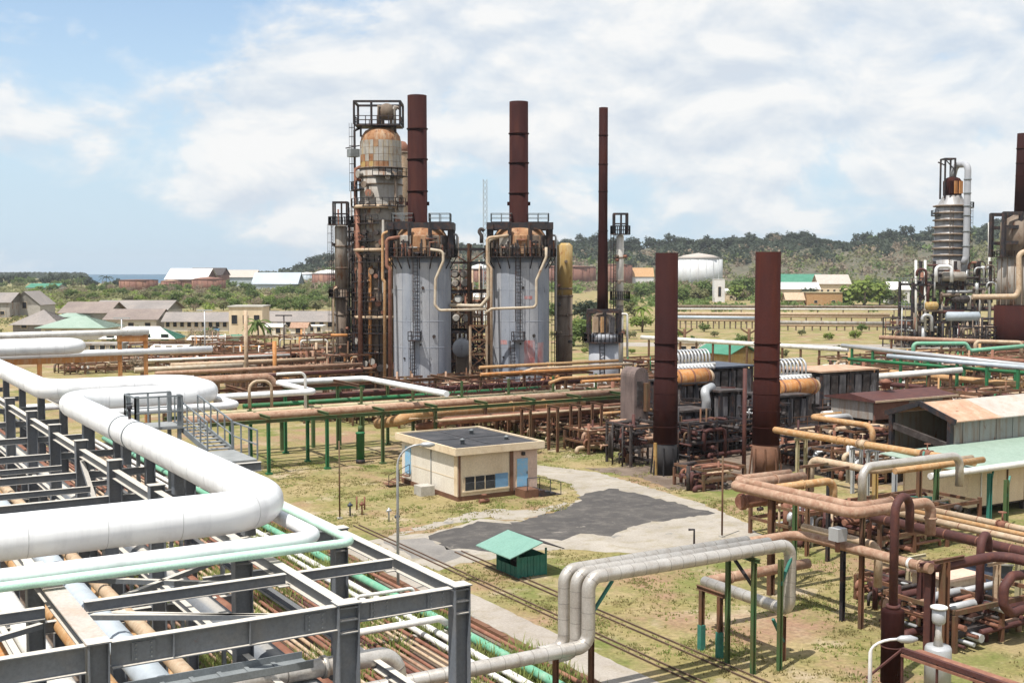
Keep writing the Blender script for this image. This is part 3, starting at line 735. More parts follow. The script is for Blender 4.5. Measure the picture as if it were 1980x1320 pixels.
# ------------------------------------------------------------------ concrete control building
bx0, bx1, by0, by1, bh = 41.3, 48.2, 75.7, 85.0, 3.85
bl = thing('control_building', 'flat-roofed cream control building with a pale blue door and louvre windows', 'building', ((bx0+bx1)/2, (by0+by1)/2, 0))
MB().box((bx0, by0, 0.35), (bx1, by1, bh-0.35)).build('wall', 'white_wall', bl)
MB().box((bx0-0.04, by0-0.04, 0), (bx1+0.04, by1+0.04, 0.345)).build('plinth', 'brown_stain', bl)
ov = 0.42
zf0, zf1 = bh-0.4, bh+0.14
for a, c in (((bx0-ov,by0-ov),(bx1+ov,by0-ov+0.16)), ((bx0-ov,by1+ov-0.16),(bx1+ov,by1+ov)), ((bx0-ov,by0-ov+0.162),(bx0-ov+0.16,by1+ov-0.162)), ((bx1+ov-0.16,by0-ov+0.162),(bx1+ov,by1+ov-0.162))):
    MB().box((*a,zf0),(*c,zf1)).build('fascia', 'cream_trim', bl)
MB().box((bx0-ov+0.162,by0-ov+0.162,bh-0.34),(bx1+ov-0.162,by1+ov-0.162,bh+0.03)).build('roof', 'roof_tar', bl)
MB().box((bx0+0.2,by0-0.03,0.36),(bx0+4.4,by0-0.003,bh-0.42)).build('front_panel', 'cream_wall', bl)
MB().box((bx0+4.75,by0-0.03,0.36),(bx1-0.05,by0-0.003,bh-0.42)).build('front_panel', 'pink_wall', bl)
for xx in (bx0+0.02, bx0+4.42): MB().box((xx, by0-0.10, 0.35), (xx+0.30 if xx > bx0+1 else xx+0.16, by0-0.034, bh-0.42)).build('drain_pipe', 'brown_stain', bl)
w = MB().box((bx0+0.5,by0-0.08,0.75),(bx0+3.1,by0-0.035,1.75)).build('window', 'glass_dark', bl)
for k in range(3):
    x0 = bx0+0.55+k*0.86
    MB().box((x0-0.05,by0-0.12,0.75),(x0,by0-0.082,1.75)).build('mullion', 'cream_trim', w)
    for j in range(7):
        MB().bar((x0+0.03,by0-0.11,0.82+j*0.085),(x0+0.78,by0-0.11,0.82+j*0.085),0.05,0.012).build('louver', 'louver_glass', w)
MB().box((bx0+3.15,by0-0.09,0.75),(bx0+4.25,by0-0.032,1.78)).build('shutter', 'blue_panel', bl)
MB().box((bx0+0.35,by0-0.14,0.62),(bx0+4.35,by0-0.034,0.74)).build('sill', 'cream_trim', bl)
d = MB().box((bx0+5.05,by0-0.09,0.62),(bx0+6.0,by0-0.034,2.75)).build('door', 'blue_door', bl)
MB().box((bx0+5.9,by0-0.13,1.55),(bx0+5.95,by0-0.092,1.75)).build('handle', 'dark_steel', d)
MB().box((bx0+5.45,by0-0.30,3.0),(bx0+5.65,by0-0.034,3.25)).build('wall_lamp', 'dark_steel', bl)
MB().box((bx0-0.07,by1-1.6,0.9),(bx0-0.003,by1-0.65,3.0)).build('side_door', 'blue_door', bl)
MB().box((bx0-0.02,by0+0.35,1.62),(bx0-0.002,by1-1.9,1.66)).build('wall_crack', 'cream_trim', bl)
MB().box((bx0-0.05,by0-0.0,0.345),(bx0-0.003,by0+0.5,bh-0.42)).build('corner_trim', 'cream_trim', bl)
for (u_, v_, h_) in ((1.5, 2.0, 0.35), (4.8, 6.5, 0.3), (5.6, 2.4, 0.22)): MB().lathe((bx0+u_, by0+v_), [(0.16,bh+0.03),(0.16,bh+h_),(0.26,bh+h_+0.02),(0.05,bh+h_+0.12)], 10).build('roof_vent', 'rail_grey', bl)
MB().box((bx0+0.1,by0+4.6,bh+0.032),(bx1-0.1,by0+4.66,bh+0.06)).build('roof_seam','roof_tar',bl)
MB().bar((bx0+3.2,by0+0.1,bh+0.05),(bx0+3.2,by1-0.1,bh+0.05),0.05,0.03).build('roof_seam','roof_tar',bl)
MB().box((bx0+5.0,by0-0.07,0.6),(bx0+5.045,by0-0.033,2.8)).build('door_frame','cream_trim',bl); MB().box((bx0+6.005,by0-0.07,0.6),(bx0+6.05,by0-0.033,2.8)).build('door_frame','cream_trim',bl)
MB().tube([V(bx0-0.05,by0+4.2,bh-0.5),V(bx0-0.05,by0+4.2,0.4)],0.03,6).build('conduit','rail_grey',bl)
# stairs at both doors
st = thing('entrance_steps', 'dark metal steps in front of the blue front door of the cream building', 'steps', (bx0+6.6, by0-1.0, 0))
for i in range(4): MB().box((bx0+6.02+i*0.5, by0-1.7, 0.02), (bx0+6.5+i*0.5, by0-0.16, 0.66-0.15*(i+1))).build('tread', 'dark_steel', st)
MB().box((bx0+4.8,by0-1.6,0),(bx0+6.0,by0-0.2,0.6)).build('landing', 'brown_stain', st)
railing(MB(), [V(bx0+5.0,by0-1.62,0.6), V(bx0+6.1,by0-1.62,0.6), V(bx0+8.0,by0-1.62,0.05)], 0.9, 0.045, False, 0.9).build('handrail', 'navy', st)
st = thing('entrance_steps', 'dark side stair with handrail at the left side door of the cream building', 'steps', (bx0-1.2, by1-1.0, 0))
for i in range(5): MB().box((bx0-0.5-i*0.36, by1-1.7, 0.72-0.14*i), (bx0-0.12-i*0.36, by1-0.5, 0.76-0.14*i)).build('tread', 'brown_stain', st)
railing(MB(), [V(bx0-0.2,by1-1.72,0.75), V(bx0-2.0,by1-1.72,0.05)], 0.95, 0.04, True, 0.8).build('handrail', 'dark_steel', st)
tag(MB().box((bx0-1.5,by0+3.0,0),(bx0-0.35,by0+4.2,0.75)).build('concrete_box','concrete'), 'low weathered concrete box against the left wall of the cream building', 'concrete box')
v = thing('rusty_valve', 'small rusty valve standing in front of the louvre windows of the cream building', 'valve', (bx0+1.3, by0-1.6, 0))
MB().tube([V(bx0+0.9,by0-1.6,0.2),V(bx0+1.7,by0-1.6,0.2)],0.14,10).build('body','rust_brown',v); MB().tube([V(bx0+1.3,by0-1.6,0.3),V(bx0+1.3,by0-1.6,0.65)],0.05,8).build('stem','rust_brown',v)
MB().lathe((bx0+1.3,by0-1.6),[(0.2,0.62),(0.2,0.67)],12).build('hand_wheel','rust_brown',v)

# ------------------------------------------------------------------ green kiosk
k0 = G(1001, 1118, 0.0)
ki = thing('pump_kiosk', 'small teal green kiosk with a gabled roof standing alone on the dry grass', 'kiosk', k0)
kx, ky = k0.x, k0.y
LX, LY, hb = 1.85, 2.2, 1.15
for i in range(9):
    u0 = i*LX/9; MB().box((kx+u0+0.01, ky-0.02-(0.015 if i % 2 else 0), 0.02), (kx+u0+LX/9-0.01, ky+0.02, hb)).build('wall_sheet', 'teal_paint', ki)
for i in range(9):
    u0 = i*LY/9; MB().box((kx-0.02-(0.015 if i % 2 else 0), ky+u0+0.03, 0.02), (kx+0.02, ky+u0+LY/9, 0.62)).build('wall_sheet', 'teal_paint', ki)
MB().box((kx+LX-0.04, ky+0.03, 0.02), (kx+LX, ky+LY, hb)).build('wall_sheet', 'teal_paint', ki)
MB().box((kx, ky+LY-0.04, 0.02), (kx+LX-0.05, ky+LY, hb)).build('wall_sheet', 'teal_paint', ki)
for cx_, cy_ in ((kx,ky),(kx+LX,ky),(kx,ky+LY),(kx+LX,ky+LY)): MB().boxc((cx_,cy_),0.09,0.09,0,1.5).build('post','teal_paint',ki)
MB().box((kx+0.5,ky+0.6,0.02),(kx+1.3,ky+1.6,0.7)).build('pump','dark_steel',ki)
rx = kx+LX/2+0.25; zr, ze = 1.98, 1.34
for s_, xe in ((-1, kx-0.95), (1, kx+LX+0.75)):
    zz = ze if s_ < 0 else zr-0.5
    b = MB(); t_ = 0.05; y0, y1 = ky-0.75, ky+LY+0.8
    b.add([(xe,y0,zz),(rx,y0,zr),(rx,y1,zr),(xe,y1,zz),(xe,y0,zz+t_),(rx,y0,zr+t_),(rx,y1,zr+t_),(xe,y1,zz+t_)], [(0,3,2,1),(4,5,6,7),(0,1,5,4),(1,2,6,5),(2,3,7,6),(3,0,4,7)] if s_ < 0 else [(0,1,2,3),(7,6,5,4),(4,5,1,0),(5,6,2,1),(6,7,3,2),(7,4,0,3)])
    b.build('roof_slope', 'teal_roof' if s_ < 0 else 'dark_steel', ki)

# ------------------------------------------------------------------ lamps and poles
def street_lamp(p, h, arm, ht, label, lampm='galv'):
    t = thing('street_lamp', label, 'street lamp', p)
    p = Vector(p)
    pts = [p, p+V(0,0,h*0.86)]
    for k in range(1, 7):
        a = math.pi/2*k/6; pts.append(p+V(0,0,h*0.86)+Vector(arm)*(1-math.cos(a))*0.8+V(0,0,h*0.14*math.sin(a)))
    MB().tube(pts, [0.085]+[0.07]+[0.05]*6, 8).build('pole', lampm, t)
    e = pts[-1]; d = Vector(arm).normalized()
    MB().tube([e, e+d*0.15, e+d*0.5, e+d*0.75], [0.06, 0.13, 0.15, 0.06], 10).build('lamp_head', 'galv', t)
    return t
LPB = G(770, 1148, 0)
street_lamp(LPB, 7.9, tuple(rt*1.5), 0, 'tall grey street lamp with curved arm in front of the cream building')
street_lamp(G(1680, 1420, 0)+V(0,0,0), 17-(1250-521)*G(1680,1420,0).dot(fw)/F+0.05, tuple(rt*1.2), 0, 'curved white street lamp rising at the bottom edge beside the dark red stack', 'far_white')
for px_, py0, py1, r_, mm, lb in ((657, 1003, 855, 0.06, 'post_rust', 'thin rusty pole standing on the grass left of the cream building'), (1396, 1038, 885, 0.06, 'post_rust', 'thin rusty pole rising behind the silver pipes'), (1342, 1062, 1030, 0.07, 'dark_steel', 'short dark goose-neck post on the concrete yard')):
    a = G(px_, py0, 0); h_ = gz(py1, a.dot(fw))
    pts = [a, a+V(0,0,h_)]
    if 'goose' in lb: pts.append(a+V(0,0,h_)-rt*0.35)
    t = thing('pole', lb, 'pole', a)
    MB().tube(pts, r_, 8).build('shaft', mm, t); MB().boxc(a, 0.3, 0.3, 0, 0.12).build('base', 'concrete', t)
# little standpipes on the grass
for i, (px_, py_) in enumerate(((677, 997), (700, 995), (752, 1008), (768, 1020), (690, 985), (705, 985))):
    a = G(px_, py_, 0)
    b = MB().tube([a, a+V(0,0,0.95)], 0.06, 6)
    b.tube([a+V(-0.16,0,0.75), a+V(0.16,0,0.75)], 0.10, 8) if i < 4 else None
    tag(b.build('standpipe', ('navy', 'rust_brown', 'galv', 'navy', 'rust_brown', 'rust_brown')[i]), ('blue','brown','grey','second blue','slim rust-brown','shorter rust-brown')[i]+' knee-high standpipe on the bare soil left of the cream building', 'standpipe', 'standpipes on the bare soil')

# ------------------------------------------------------------------ silver pipe trio crossing the road
PT = G(1528, 1052, 5.25)
xl = mv(PT, 'x', 1138).x
vert = [V(xl, PT.y, 5.25)]
zlow = mv(V(xl, PT.y, 5.25), 'z', 1248).z
lowr = V(xl, PT.y, zlow)
s1 = [lowr+V(-24, 0, 0), lowr, vert[0], PT, mv(PT, 'z', 1180)]
zz = s1[-1].z
s1 += [V(PT.x, mv(s1[-1], 'y', 1362).y, zz)]
s1 += [mv(s1[-1], 'x', 1440)]
trio = pipe('silver_clad_pipe', 'nearest silver clad pipe of the trio that rises, crosses the grass and drops again', s1[:6], 0.265, 'silver_clad', n=20, rb=0.5, seam=0.62, seam_w=0.014, seam_m='silver_seam')
pipe('rusty_pipe', 'rusty tail piece joining the low end of the silver crossing pipe', [s1[5]+V(0.2,0,0), s1[6], s1[6]+V(4.2,0,0)], 0.25, 'rust_pink', n=16, flange=(0.6,))
for k, lb in ((1, 'middle silver clad pipe of the trio crossing the grass'), (2, 'rear silver clad pipe of the trio crossing the grass')):
    a = lowr+V(-0.10*k, 0.68*k, 0)
    pipe('silver_clad_pipe', lb, [V(a.x-1.2,a.y,zlow-0.42), V(a.x,a.y,zlow-0.42), V(a.x,a.y,5.25), V(PT.x-0.6*k,a.y,5.25)], 0.25, 'silver_clad', n=20, rb=0.5, seam=0.62, seam_w=0.014, seam_m='silver_seam')
def portal(name, label, pts, ztop, m, beam_m=None, w=0.18, brace=None, foot=None):
    t = thing(name, label, 'pipe support', (pts[0][0], pts[0][1], 0))
    for p in pts:
        MB().ibeam((p[0],p[1],0),(p[0],p[1],ztop),w,w,0.02,0.014,hint=V(1,0,0)).build('post', m, t)
        if foot: MB().boxc(p, w+0.06, w+0.06, 0.02, 1.15).build('foot', foot, t)
    if len(pts) > 1:
        d = (Vector((*pts[-1],0))-Vector((*pts[0],0))).normalized()*0.35
        MB().ibeam(Vector((*pts[0],ztop+0.09))-d, Vector((*pts[-1],ztop+0.09))+d, 0.18, 0.14, 0.02, 0.014).build('beam', beam_m or m, t)
    if brace:
        p = Vector((*pts[brace[0]], 0)); MB().bar(p+V(0,0,ztop-1.1), p+Vector((*brace[1], ztop+0.1)), 0.12, 0.10).build('brace', brace[2], t)
    return t
pb = 5.25-0.265-0.2
pp_ = mv(V(PT.x, PT.y, pb), 'x', 1143)
portal('pipe_support', 'rusty post with teal arm beside the silver drop pipes', [(xl+0.35, PT.y+0.3)], pb, 'post_rust', brace=(0, (1.0, 0), 'teal_paint'))
xs = mv(V(PT.x, PT.y, pb), 'x', 1455).x; xs2 = mv(V(PT.x, PT.y, pb), 'x', 1490).x
portal('pipe_support', 'pair of green posts under the right end of the silver crossing pipes', [(xs, PT.y-0.1), (xs, PT.y+1.5)], pb, 'post_green', brace=(0, (0.0, 1.5), 'dark_steel'))
portal('pipe_support', 'green post with bright teal bracket at the silver pipe corner', [(xs2+0.25, PT.y-0.35)], pb, 'post_green', brace=(0, (0.9, 0.2), 'teal_paint'))
pf = [G(1356, 1256, 0), G(1391, 1271, 0)]
portal('pipe_support', 'pair of rusty posts with teal painted feet under the low silver pipe', [(pf[0].x, pf[0].y), (pf[1].x, pf[1].y)], zz+0.35, 'post_rust', w=0.2, foot='teal_paint')
portal('pipe_support', 'short rusty post with teal arm under the silver pipe elbow', [(PT.x+0.15, PT.y+0.5)], zz-0.4, 'post_rust', brace=(0, (-0.9, -0.3), 'teal_paint'))
portal('pipe_support', 'rusty post carrying the low silver pipes over the green ground pipe', [(lowr.x-1.3, lowr.y+0.3)], zlow-0.3, 'post_rust')
# ------------------------------------------------------------------ long pipe trestle behind the control building
tre = thing('pipe_trestle', 'long pipe trestle on green and brown posts behind the cream building', 'pipe trestle', (33, 94, 0))
xs_ = [33.4+5.2*i for i in range(8)]
for row, (y, zt) in enumerate(((94.0, 4.3), (98.5, 4.5), (104.0, 6.0))):
    for i, x in enumerate(xs_):
        mm = ('green_paint' if i < 2 else 'post_green' if i < 4 else 'post_rust')
        MB().ibeam((x,y,0),(x,y,zt),0.26,0.24,0.03,0.02,hint=V(1,0,0)).boxc((x,y),0.5,0.5,0,0.15).build('post', mm, tre)
    MB().ibeam((26 if row else 28.5, y, zt+0.15),(72.5,y,zt+0.15),0.3,0.2,0.03,0.02).build('longitudinal_beam', 'post_green' if row < 2 else 'post_rust', tre)
for i, x in enumerate(xs_):
    MB().ibeam((x,93.6,4.75),(x,100.2,4.75),0.25,0.2,0.03,0.02).build('cross_beam', 'post_green', tre)
    MB().ibeam((x,99.0,6.45),(x,105.0,6.45),0.25,0.2,0.03,0.02).build('cross_beam', 'post_rust', tre)
    MB().bar((x,98.5,4.7),(x,98.5,6.4),0.2,0.2).build('post', 'post_green', tre)
# lattice side girder with handrail
lg = MB(); x0, x1, y, z0, z1 = 48.5, 64, 98.9, 5.15, 6.2
lg.bar((x0,y,z0),(x1,y,z0),0.1); lg.bar((x0,y,z1),(x1,y,z1),0.1)
k = 22
for i in range(k):
    a = x0+(x1-x0)*i/k; c = x0+(x1-x0)*(i+1)/k
    lg.bar((a,y,z0 if i%2 else z1),(c,y,z1 if i%2 else z0),0.07)
lg.build('lattice_girder', 'dark_red_pipe', tre)
def xrun(name, label, y, a, c, r, m, group=None, **k):
    p = DY(a[0], a[1], y); q = V(mv(p, 'x', c).x, y, p.z)
    return pipe(name, label, [p, q], r, m, group, **k)
def DY(px_, py_, y):
    d = ray(px_, py_); return EYE+d*(y/d.y)
def DX(px_, py_, x):
    d = ray(px_, py_); return EYE+d*(x/d.x)
p = DY(452, 775, 104.5); q = V(75.5, 104.5, p.z)
pipe('trestle_pipe', 'dark red rusty pipe, topmost on the long trestle', [p, q], 0.28, 'dark_red_pipe', n=12)
p = DY(470, 785, 103.0)
pipe('trestle_pipe', 'green pipe just below the topmost dark red one on the long trestle', [p, V(66, 103, p.z)], 0.2, 'green_paint', n=12)
p = DY(470, 794, 101.0)
pipe('trestle_pipe', 'thin rusty pipe below the green one on the long trestle', [p, V(70, 101, p.z)], 0.16, 'rust_brown', n=10)
p = DY(352, 805, 99.3)
pipe('trestle_pipe', 'mossy tan pipe along the middle of the long trestle', [p, V(67, 99.3, p.z)], 0.27, 'mossy_tan', n=12, seam=5.0, seam_w=0.06)
p = DY(352, 811, 97.6)
pipe('trestle_pipe', 'pale tan pipe next to the mossy one on the long trestle', [p, V(72, 97.6, p.z)], 0.30, 'tan_pipe', n=12)
p = DY(365, 813, 96.3)
pipe('trestle_pipe', 'pinkish rusty pipe along the front of the long trestle', [p, V(72, 96.3, p.z)], 0.32, 'rust_pink', n=12)
p = DY(800, 801, 95.3)
pipe('large_rusty_pipe', 'thick ochre rusty pipe with a bend, just above the tar roof of the cream building', [p+V(-1.2,5,-1.3), p+V(-1.2,1.0,-0.6), p+V(0.2,0,0), V(66, 95.3, p.z)], 0.5, 'rust_ochre', n=18, rb=0.8, flange=(2.55, 2.75))
p = DY(858, 814, 94.0)
pipe('large_rusty_pipe', 'brown rusty pipe just under the thick ochre one beyond the tar roof', [p+V(-0.8,3.5,-0.9), p+V(-0.5,0.4,-0.3), p, V(68, 94.0, p.z)], 0.36, 'rust_brown', n=16, rb=0.6, flange=(2.5,))
for i, (dy, dz, mm, xa, xb) in enumerate(((101.8, 7.3, 'rust_ochre', 58, 75), (100.6, 7.0, 'tan_pipe', 62, 76), (99.8, 6.8, 'rust_orange', 57, 74), (96.8, 6.3, 'rust_ochre', 63, 73), (95.6, 6.0, 'rust_orange', 66, 73), (94.6, 3.6, 'rust_brown', 58, 73), (93.4, 3.0, 'rust_ochre', 67, 73))):
    pipe('trestle_pipe', ('ochre','pale tan','orange','second ochre','second orange','brown','low ochre')[i]+' rusty pipe at the right end of the long trestle, near the dark furnace', [V(xa,dy,dz-0.4 if i%2 else dz), V(xa+1.5,dy,dz), V(xb,dy,dz)], 0.17, mm, n=10, group='rusty pipes at the furnace end of the trestle')
rnd = random.Random(12)
for i in range(9):
    y = 93.6+i*1.35; pipe('trestle_pipe', 'slim lower pipe hanging under the long trestle, '+ORD[i]+' from the front', [V(46+rnd.uniform(0,6),y,3.5+0.15*(i%3)), V(72.5,y,3.5+0.15*(i%3))], rnd.uniform(0.08,0.16), rnd.choice(('rust_brown','dark_red_pipe','tan_pipe','post_rust')), n=8, group='slim pipes under the trestle')
for i, x in enumerate((57.5, 60.5, 63.0, 65.5, 70.3)):
    portal('pipe_support', 'plain brown post pair under the furnace end of the trestle, '+ORD[i]+' from the cream building', [(x, 91.5), (x, 93.0)], 4.1, 'post_rust', w=0.22)['group'] = 'brown posts under the trestle end'
d = thing('green_pump', 'upright green pump cylinder on the grass under the trestle', 'pump', G(697, 895, 0))
g = G(697, 895, 0)
MB().lathe(g, [(0.36,0.35),(0.36,2.6),(0.42,2.62),(0.42,2.72),(0.2,2.8)], 16).build('body', 'green_paint', d); MB().lathe(g, [(0.4,0),(0.4,0.34)], 16).build('base', 'dark_steel', d)
MB().tube([g+V(0,0,2.8), g+V(0,0,3.3)],0.2,10).build('motor','post_green',d)

# white cross-over pipe with its green beam, left of the trestle
P = G(608, 757, 6.4)
w = route(P, [('y', 535), ('x', 705), ('dy', -17)])
pipe('white_pipe', 'slim white pipe making a zigzag on the green beam left of the trestle', [V(15, P.y, 6.4)]+w, 0.27, 'white_paint', n=14, rb=0.5)
gb = thing('green_beam', 'dark green beam on posts carrying the slim white zigzag pipe', 'beam', (w[1].x, w[1].y, 0))
MB().ibeam(w[1]+V(0.5,0,-0.6), w[2]+V(0,0,-0.6), 0.6, 0.3, 0.03, 0.03).build('beam', 'green_paint', gb)
for f_ in (0.05, 0.4, 0.7, 0.97):
    q = w[1]+(w[2]-w[1])*f_; MB().bar(q+V(0,0,-0.9), V(q.x,q.y,0), 0.3, 0.3).build('post', 'post_green', gb)
P = G(430, 733, 7.0)
pipe('rusty_pipe', 'pinkish rusty pipe with a hook end behind the loops of the white pipe', [P+V(-3,0,0), V(mv(P,'x',530).x, P.y, P.z), V(mv(P,'x',530).x, P.y, P.z-3)], 0.38, 'rust_pink', n=12)
P = G(482, 752, 7.6); P2 = mv(P, 'x', 525)
pipe('tan_pipe', 'small tan hoop pipe standing behind the loops of the white pipe', [P+V(0,0,-1.5), P+V(0,0,0.6), V(P2.x,P2.y,P.z+0.6), V(P2.x,P2.y,P.z-1.5)], 0.12, 'tan_pipe', n=10, rb=0.7)
P = G(535, 723, 8.0); P2 = mv(P, 'x', 590)
pipe('white_pipe', 'slender pale hoop pipe above the slim white zigzag pipe', [P, V(P2.x,P2.y,8.0), V(P2.x,P2.y,4)], 0.13, 'white_clad', n=10, rb=0.5)

# orange gantry behind the far end of the grey rack
A = G(231, 655, 10.9); B_ = mv(A, 'x', 281)
og = thing('orange_gantry', 'orange portal frame with beam standing past the far loops of white pipe', 'gantry', (A.x, A.y, 0))
for q in (A, B_): MB().bar((q.x,q.y,0),(q.x,q.y,11.2),0.32,0.32).build('post','rust_orange',og)
MB().bar((A.x-0.2,A.y,10.9),(B_.x+0.2,A.y,10.9),0.4,0.5).build('beam','rust_orange',og)
Q = V(mv(A,'x',5).x, A.y, 9.2)
MB().bar(Q,(A.x,A.y,9.2),0.3,0.5).build('beam','rust_orange',og)
MB().bar((mv(A,'x',75).x,A.y,0),(mv(A,'x',75).x,A.y,9.4),0.35,0.35).build('post','rust_orange',og)
for z_, r_, mm, lb in ((9.72, 0.3, 'white_paint', 'straight white pipe lying on the lower orange gantry beam'), (11.45, 0.28, 'white_clad', 'straight white pipe lying on the upper orange gantry beam')):
    pipe('white_pipe', lb, [V(Q.x-6,A.y,z_), V(B_.x+(6 if z_ < 10 else 0.3),A.y,z_)], r_, mm, n=12)

# ------------------------------------------------------------------ the two near rust stacks
def rust_stack(pxc, pyb, pyt, wpx, m, label, dark_base):
    g = G(pxc, pyb, 0); dep = g.dot(fw); r_ = wpx*dep/F/2; zt = gz(pyt, dep)
    t = thing('rust_stack', label, 'chimney', g)
    prof = [(r_*1.0, 2.6), (r_*0.985, zt*0.5), (r_*0.93, zt*0.5+0.03), (r_*0.90, zt)]
    b = MB().lathe(g, [(r_*1.04,2.6),(r_*1.02,zt*0.42),(r_*0.97,zt*0.42+0.05),(r_*0.95,zt),(r_*0.88,zt),(r_*0.87,zt-3)], 36)
    b.build('shell', m, t)
    MB().lathe(g, [(r_*0.98,0),(r_*1.02,2.59)], 36).build('base', dark_base, t)
    for i in range(7):
        z = 2.62+i*zt*0.075; MB().lathe(g, [(r_*1.035,z),(r_*1.045,z+0.015),(r_*1.045,z+0.045),(r_*1.035,z+0.06)], 36).build('weld_band', m, t)
    for an in range(0, 360, 45):
        c = V(math.cos(R(an)), math.sin(R(an)), 0)
        MB().prism(g+c*r_*1.0, g+c*(r_*1.0+0.03), [(-0.05,0),(0.05,0),(0.05,2.3),(-0.05,2.3)]).build('gusset', dark_base, t) if False else MB().add([g+c*r_*0.9+V(0,0,0), g+c*r_*1.32, g+c*r_*1.02+V(0,0,2.2), g+c*r_*0.9+V(0,0,2.2)], [(0,1,2,3),(3,2,1,0)]) and MB().bar(g+c*r_*1.22, g+c*r_*1.01+V(0,0,2.3), 0.09, 0.12).build('gusset', dark_base, t)
    return g, dep, r_, zt
g1, d1, r1, _ = rust_stack(1286, 916, 489, 46, 'stack_rust', 'left of the two short thick rust-brown stacks, on a dark grey base', 'base_dark')
MB().box((g1.x-r1*1.05-0.1,g1.y-0.15,0),(g1.x-r1*1.05+0.12,g1.y+0.15,2.7)).build('grounding_box','insul_yellow',bpy.data.objects['rust_stack'])
g2, d2, r2, _ = rust_stack(1480, 918, 487, 51, 'stack_red', 'right of the two short thick rust stacks, redder and slightly wider', 'brown_stain')
tag(MB().tube([G(1438,935,0), G(1438,935,0)+V(0,0,9.2)],0.17,10).build('rusty_pipe','dark_red_pipe'), 'upright dark red pipe just left of the redder short stack', 'pipe')

# ------------------------------------------------------------------ burnt furnaces behind the stacks
def boxpx(pxa, pxb, pyb_, pyt_, dep, depth_m):
    a = DD(pxa, 521, dep); b_ = DD(pxb, 521, dep)
    return a.x, b_.x, gz(pyb_, dep), gz(pyt_, dep)
def yaw_box(mb, pxa, pxb, z0, z1, dep, thick):
    """box whose front spans two sight lines at one depth, aligned with the camera heading's site axes"""
    a = gnd(pxa, dep); c = gnd(pxb, dep); d = V(0, thick, 0)
    mb.add([(a.x,a.y,z0),(c.x,c.y,z0),(c.x+d.x,c.y+thick,z0),(a.x,a.y+thick,z0),(a.x,a.y,z1),(c.x,c.y,z1),(c.x,c.y+thick,z1),(a.x,a.y+thick,z1)],
           [(0,3,2,1),(4,5,6,7),(0,1,5,4),(1,2,6,5),(2,3,7,6),(3,0,4,7)]); return mb
def site_box(mb, pxl, pyl, w, l, z0, z1):
    g = G(pxl, pyl, 0); return mb.box((g.x, g.y, z0), (g.x+w, g.y+l, z1))
rnd = random.Random(21)
def furnace(label, px_, dep, w, l, h, roofm='burnt', panels=5, pm='burnt_panel'):
    g = gnd(px_, dep); t = thing('burnt_furnace', label, 'furnace', g)
    x, y = g.x, g.y
    for cx_, cy_ in ((x,y),(x+w,y),(x,y+l),(x+w,y+l),(x+w/2,y),(x,y+l/2)): MB().boxc((cx_,cy_),0.3,0.3,0,h).build('post','dark_steel',t)
    MB().box((x+0.25,y+0.25,h*0.38),(x+w-0.25,y+l-0.25,h-0.1)).build('firebox','burnt',t)
    MB().box((x+0.5,y+0.5,0),(x+w-0.4,y+l-0.4,h*0.37)).build('base_block','burnt',t)
    for i in range(panels):
        a = w*i/panels; MB().box((x+a+0.2,y-0.05-rnd.uniform(0,.06),h*0.42+rnd.uniform(0,.2)),(x+a+w/panels-0.05,y+0.2,h-rnd.uniform(0.2,0.5))).build('panel',pm if i % 2 == 0 else 'burnt',t)
        a = l*i/panels; MB().box((x-0.05-rnd.uniform(0,.06),y+a+0.2,h*0.42),(x+0.2,y+a+l/panels-0.05,h-rnd.uniform(0.2,0.5))).build('panel',pm if i % 3 == 0 else 'burnt',t)
    MB().box((x-0.3,y-0.3,h),(x+w+0.3,y+l+0.3,h+0.18)).build('roof',roofm,t)
    for i in range(5):
        z = 0.6+i*h*0.07; MB().bar((x-0.2,y-0.3,z),(x+w+0.2,y-0.3,z),0.12).build('pipe','rust_brown' if i%2 else 'burnt',t)
        xx = x+w*(i+0.5)/5; MB().bar((xx,y-0.2,0),(xx,y-0.2,h*0.45),0.14).build('pipe',rnd.choice(('burnt','post_rust','dark_steel','galv')),t)
    MB().box((x-1.0,y-1.2,h*0.36),(x+w+0.5,y-0.1,h*0.36+0.12)).build('walkway','dark_steel',t)
    railing(MB(),[V(x-1,y-1.2,h*0.37),V(x+w+0.5,y-1.2,h*0.37)],1.0,0.06).build('railing','post_rust',t)
    return x, y, w, l, h
furnace('burnt black furnace box with peeling panels between the two short rust stacks', 1378, 124, 5.6, 5.5, 6.6, 'navy')
furnace('charred furnace block standing tall behind the left short stack', 1316, 119, 4.2, 4.5, 5.4)
furnace('grey panelled furnace box right of the redder short stack, with a rusty top', 1592, 127, 8.6, 5.5, 5.9, 'rust_roof', 7, 'burnt_panel')
furnace('dark furnace base directly behind the redder short stack', 1497, 114, 4.5, 4, 4.6)
# stone-pink furnace end wall left of the left stack
t = thing('furnace_wall', 'pinkish scorched furnace end wall with an arched opening left of the left short stack', 'wall', gnd(1212, 106))
a = gnd(1228, 112); L_ = 1.7; hh = gz(712, 112)
b = MB(); N_ = 10; outl = [(0,0),(L_,0),(L_,hh-0.9)]+[(L_/2+L_/2*math.cos(math.pi*k/N_), hh-0.9+0.9*math.sin(math.pi*k/N_)) for k in range(1,N_)]+[(0,hh-0.9)]
b.prism(a, a+V(0,2.2,0), [(u, v) for u, v in outl]); b.build('arched_wall','pink_burnt' if 'pink_burnt' in M else 'rust_pink',t)
MB().box((a.x+0.3,a.y-0.06,hh-3.6),(a.x+1.0,a.y-0.004,hh-1.3)).build('opening','burnt',t)
MB().box((a.x+1.1,a.y-0.5,hh-4.2),(a.x+1.5,a.y-0.004,hh-1.5)).build('duct','post_rust',t)
MB().box((a.x+0.2,a.y-0.08,0),(a.x+L_-0.2,a.y-0.004,2.0)).build('lower_opening','burnt',t)
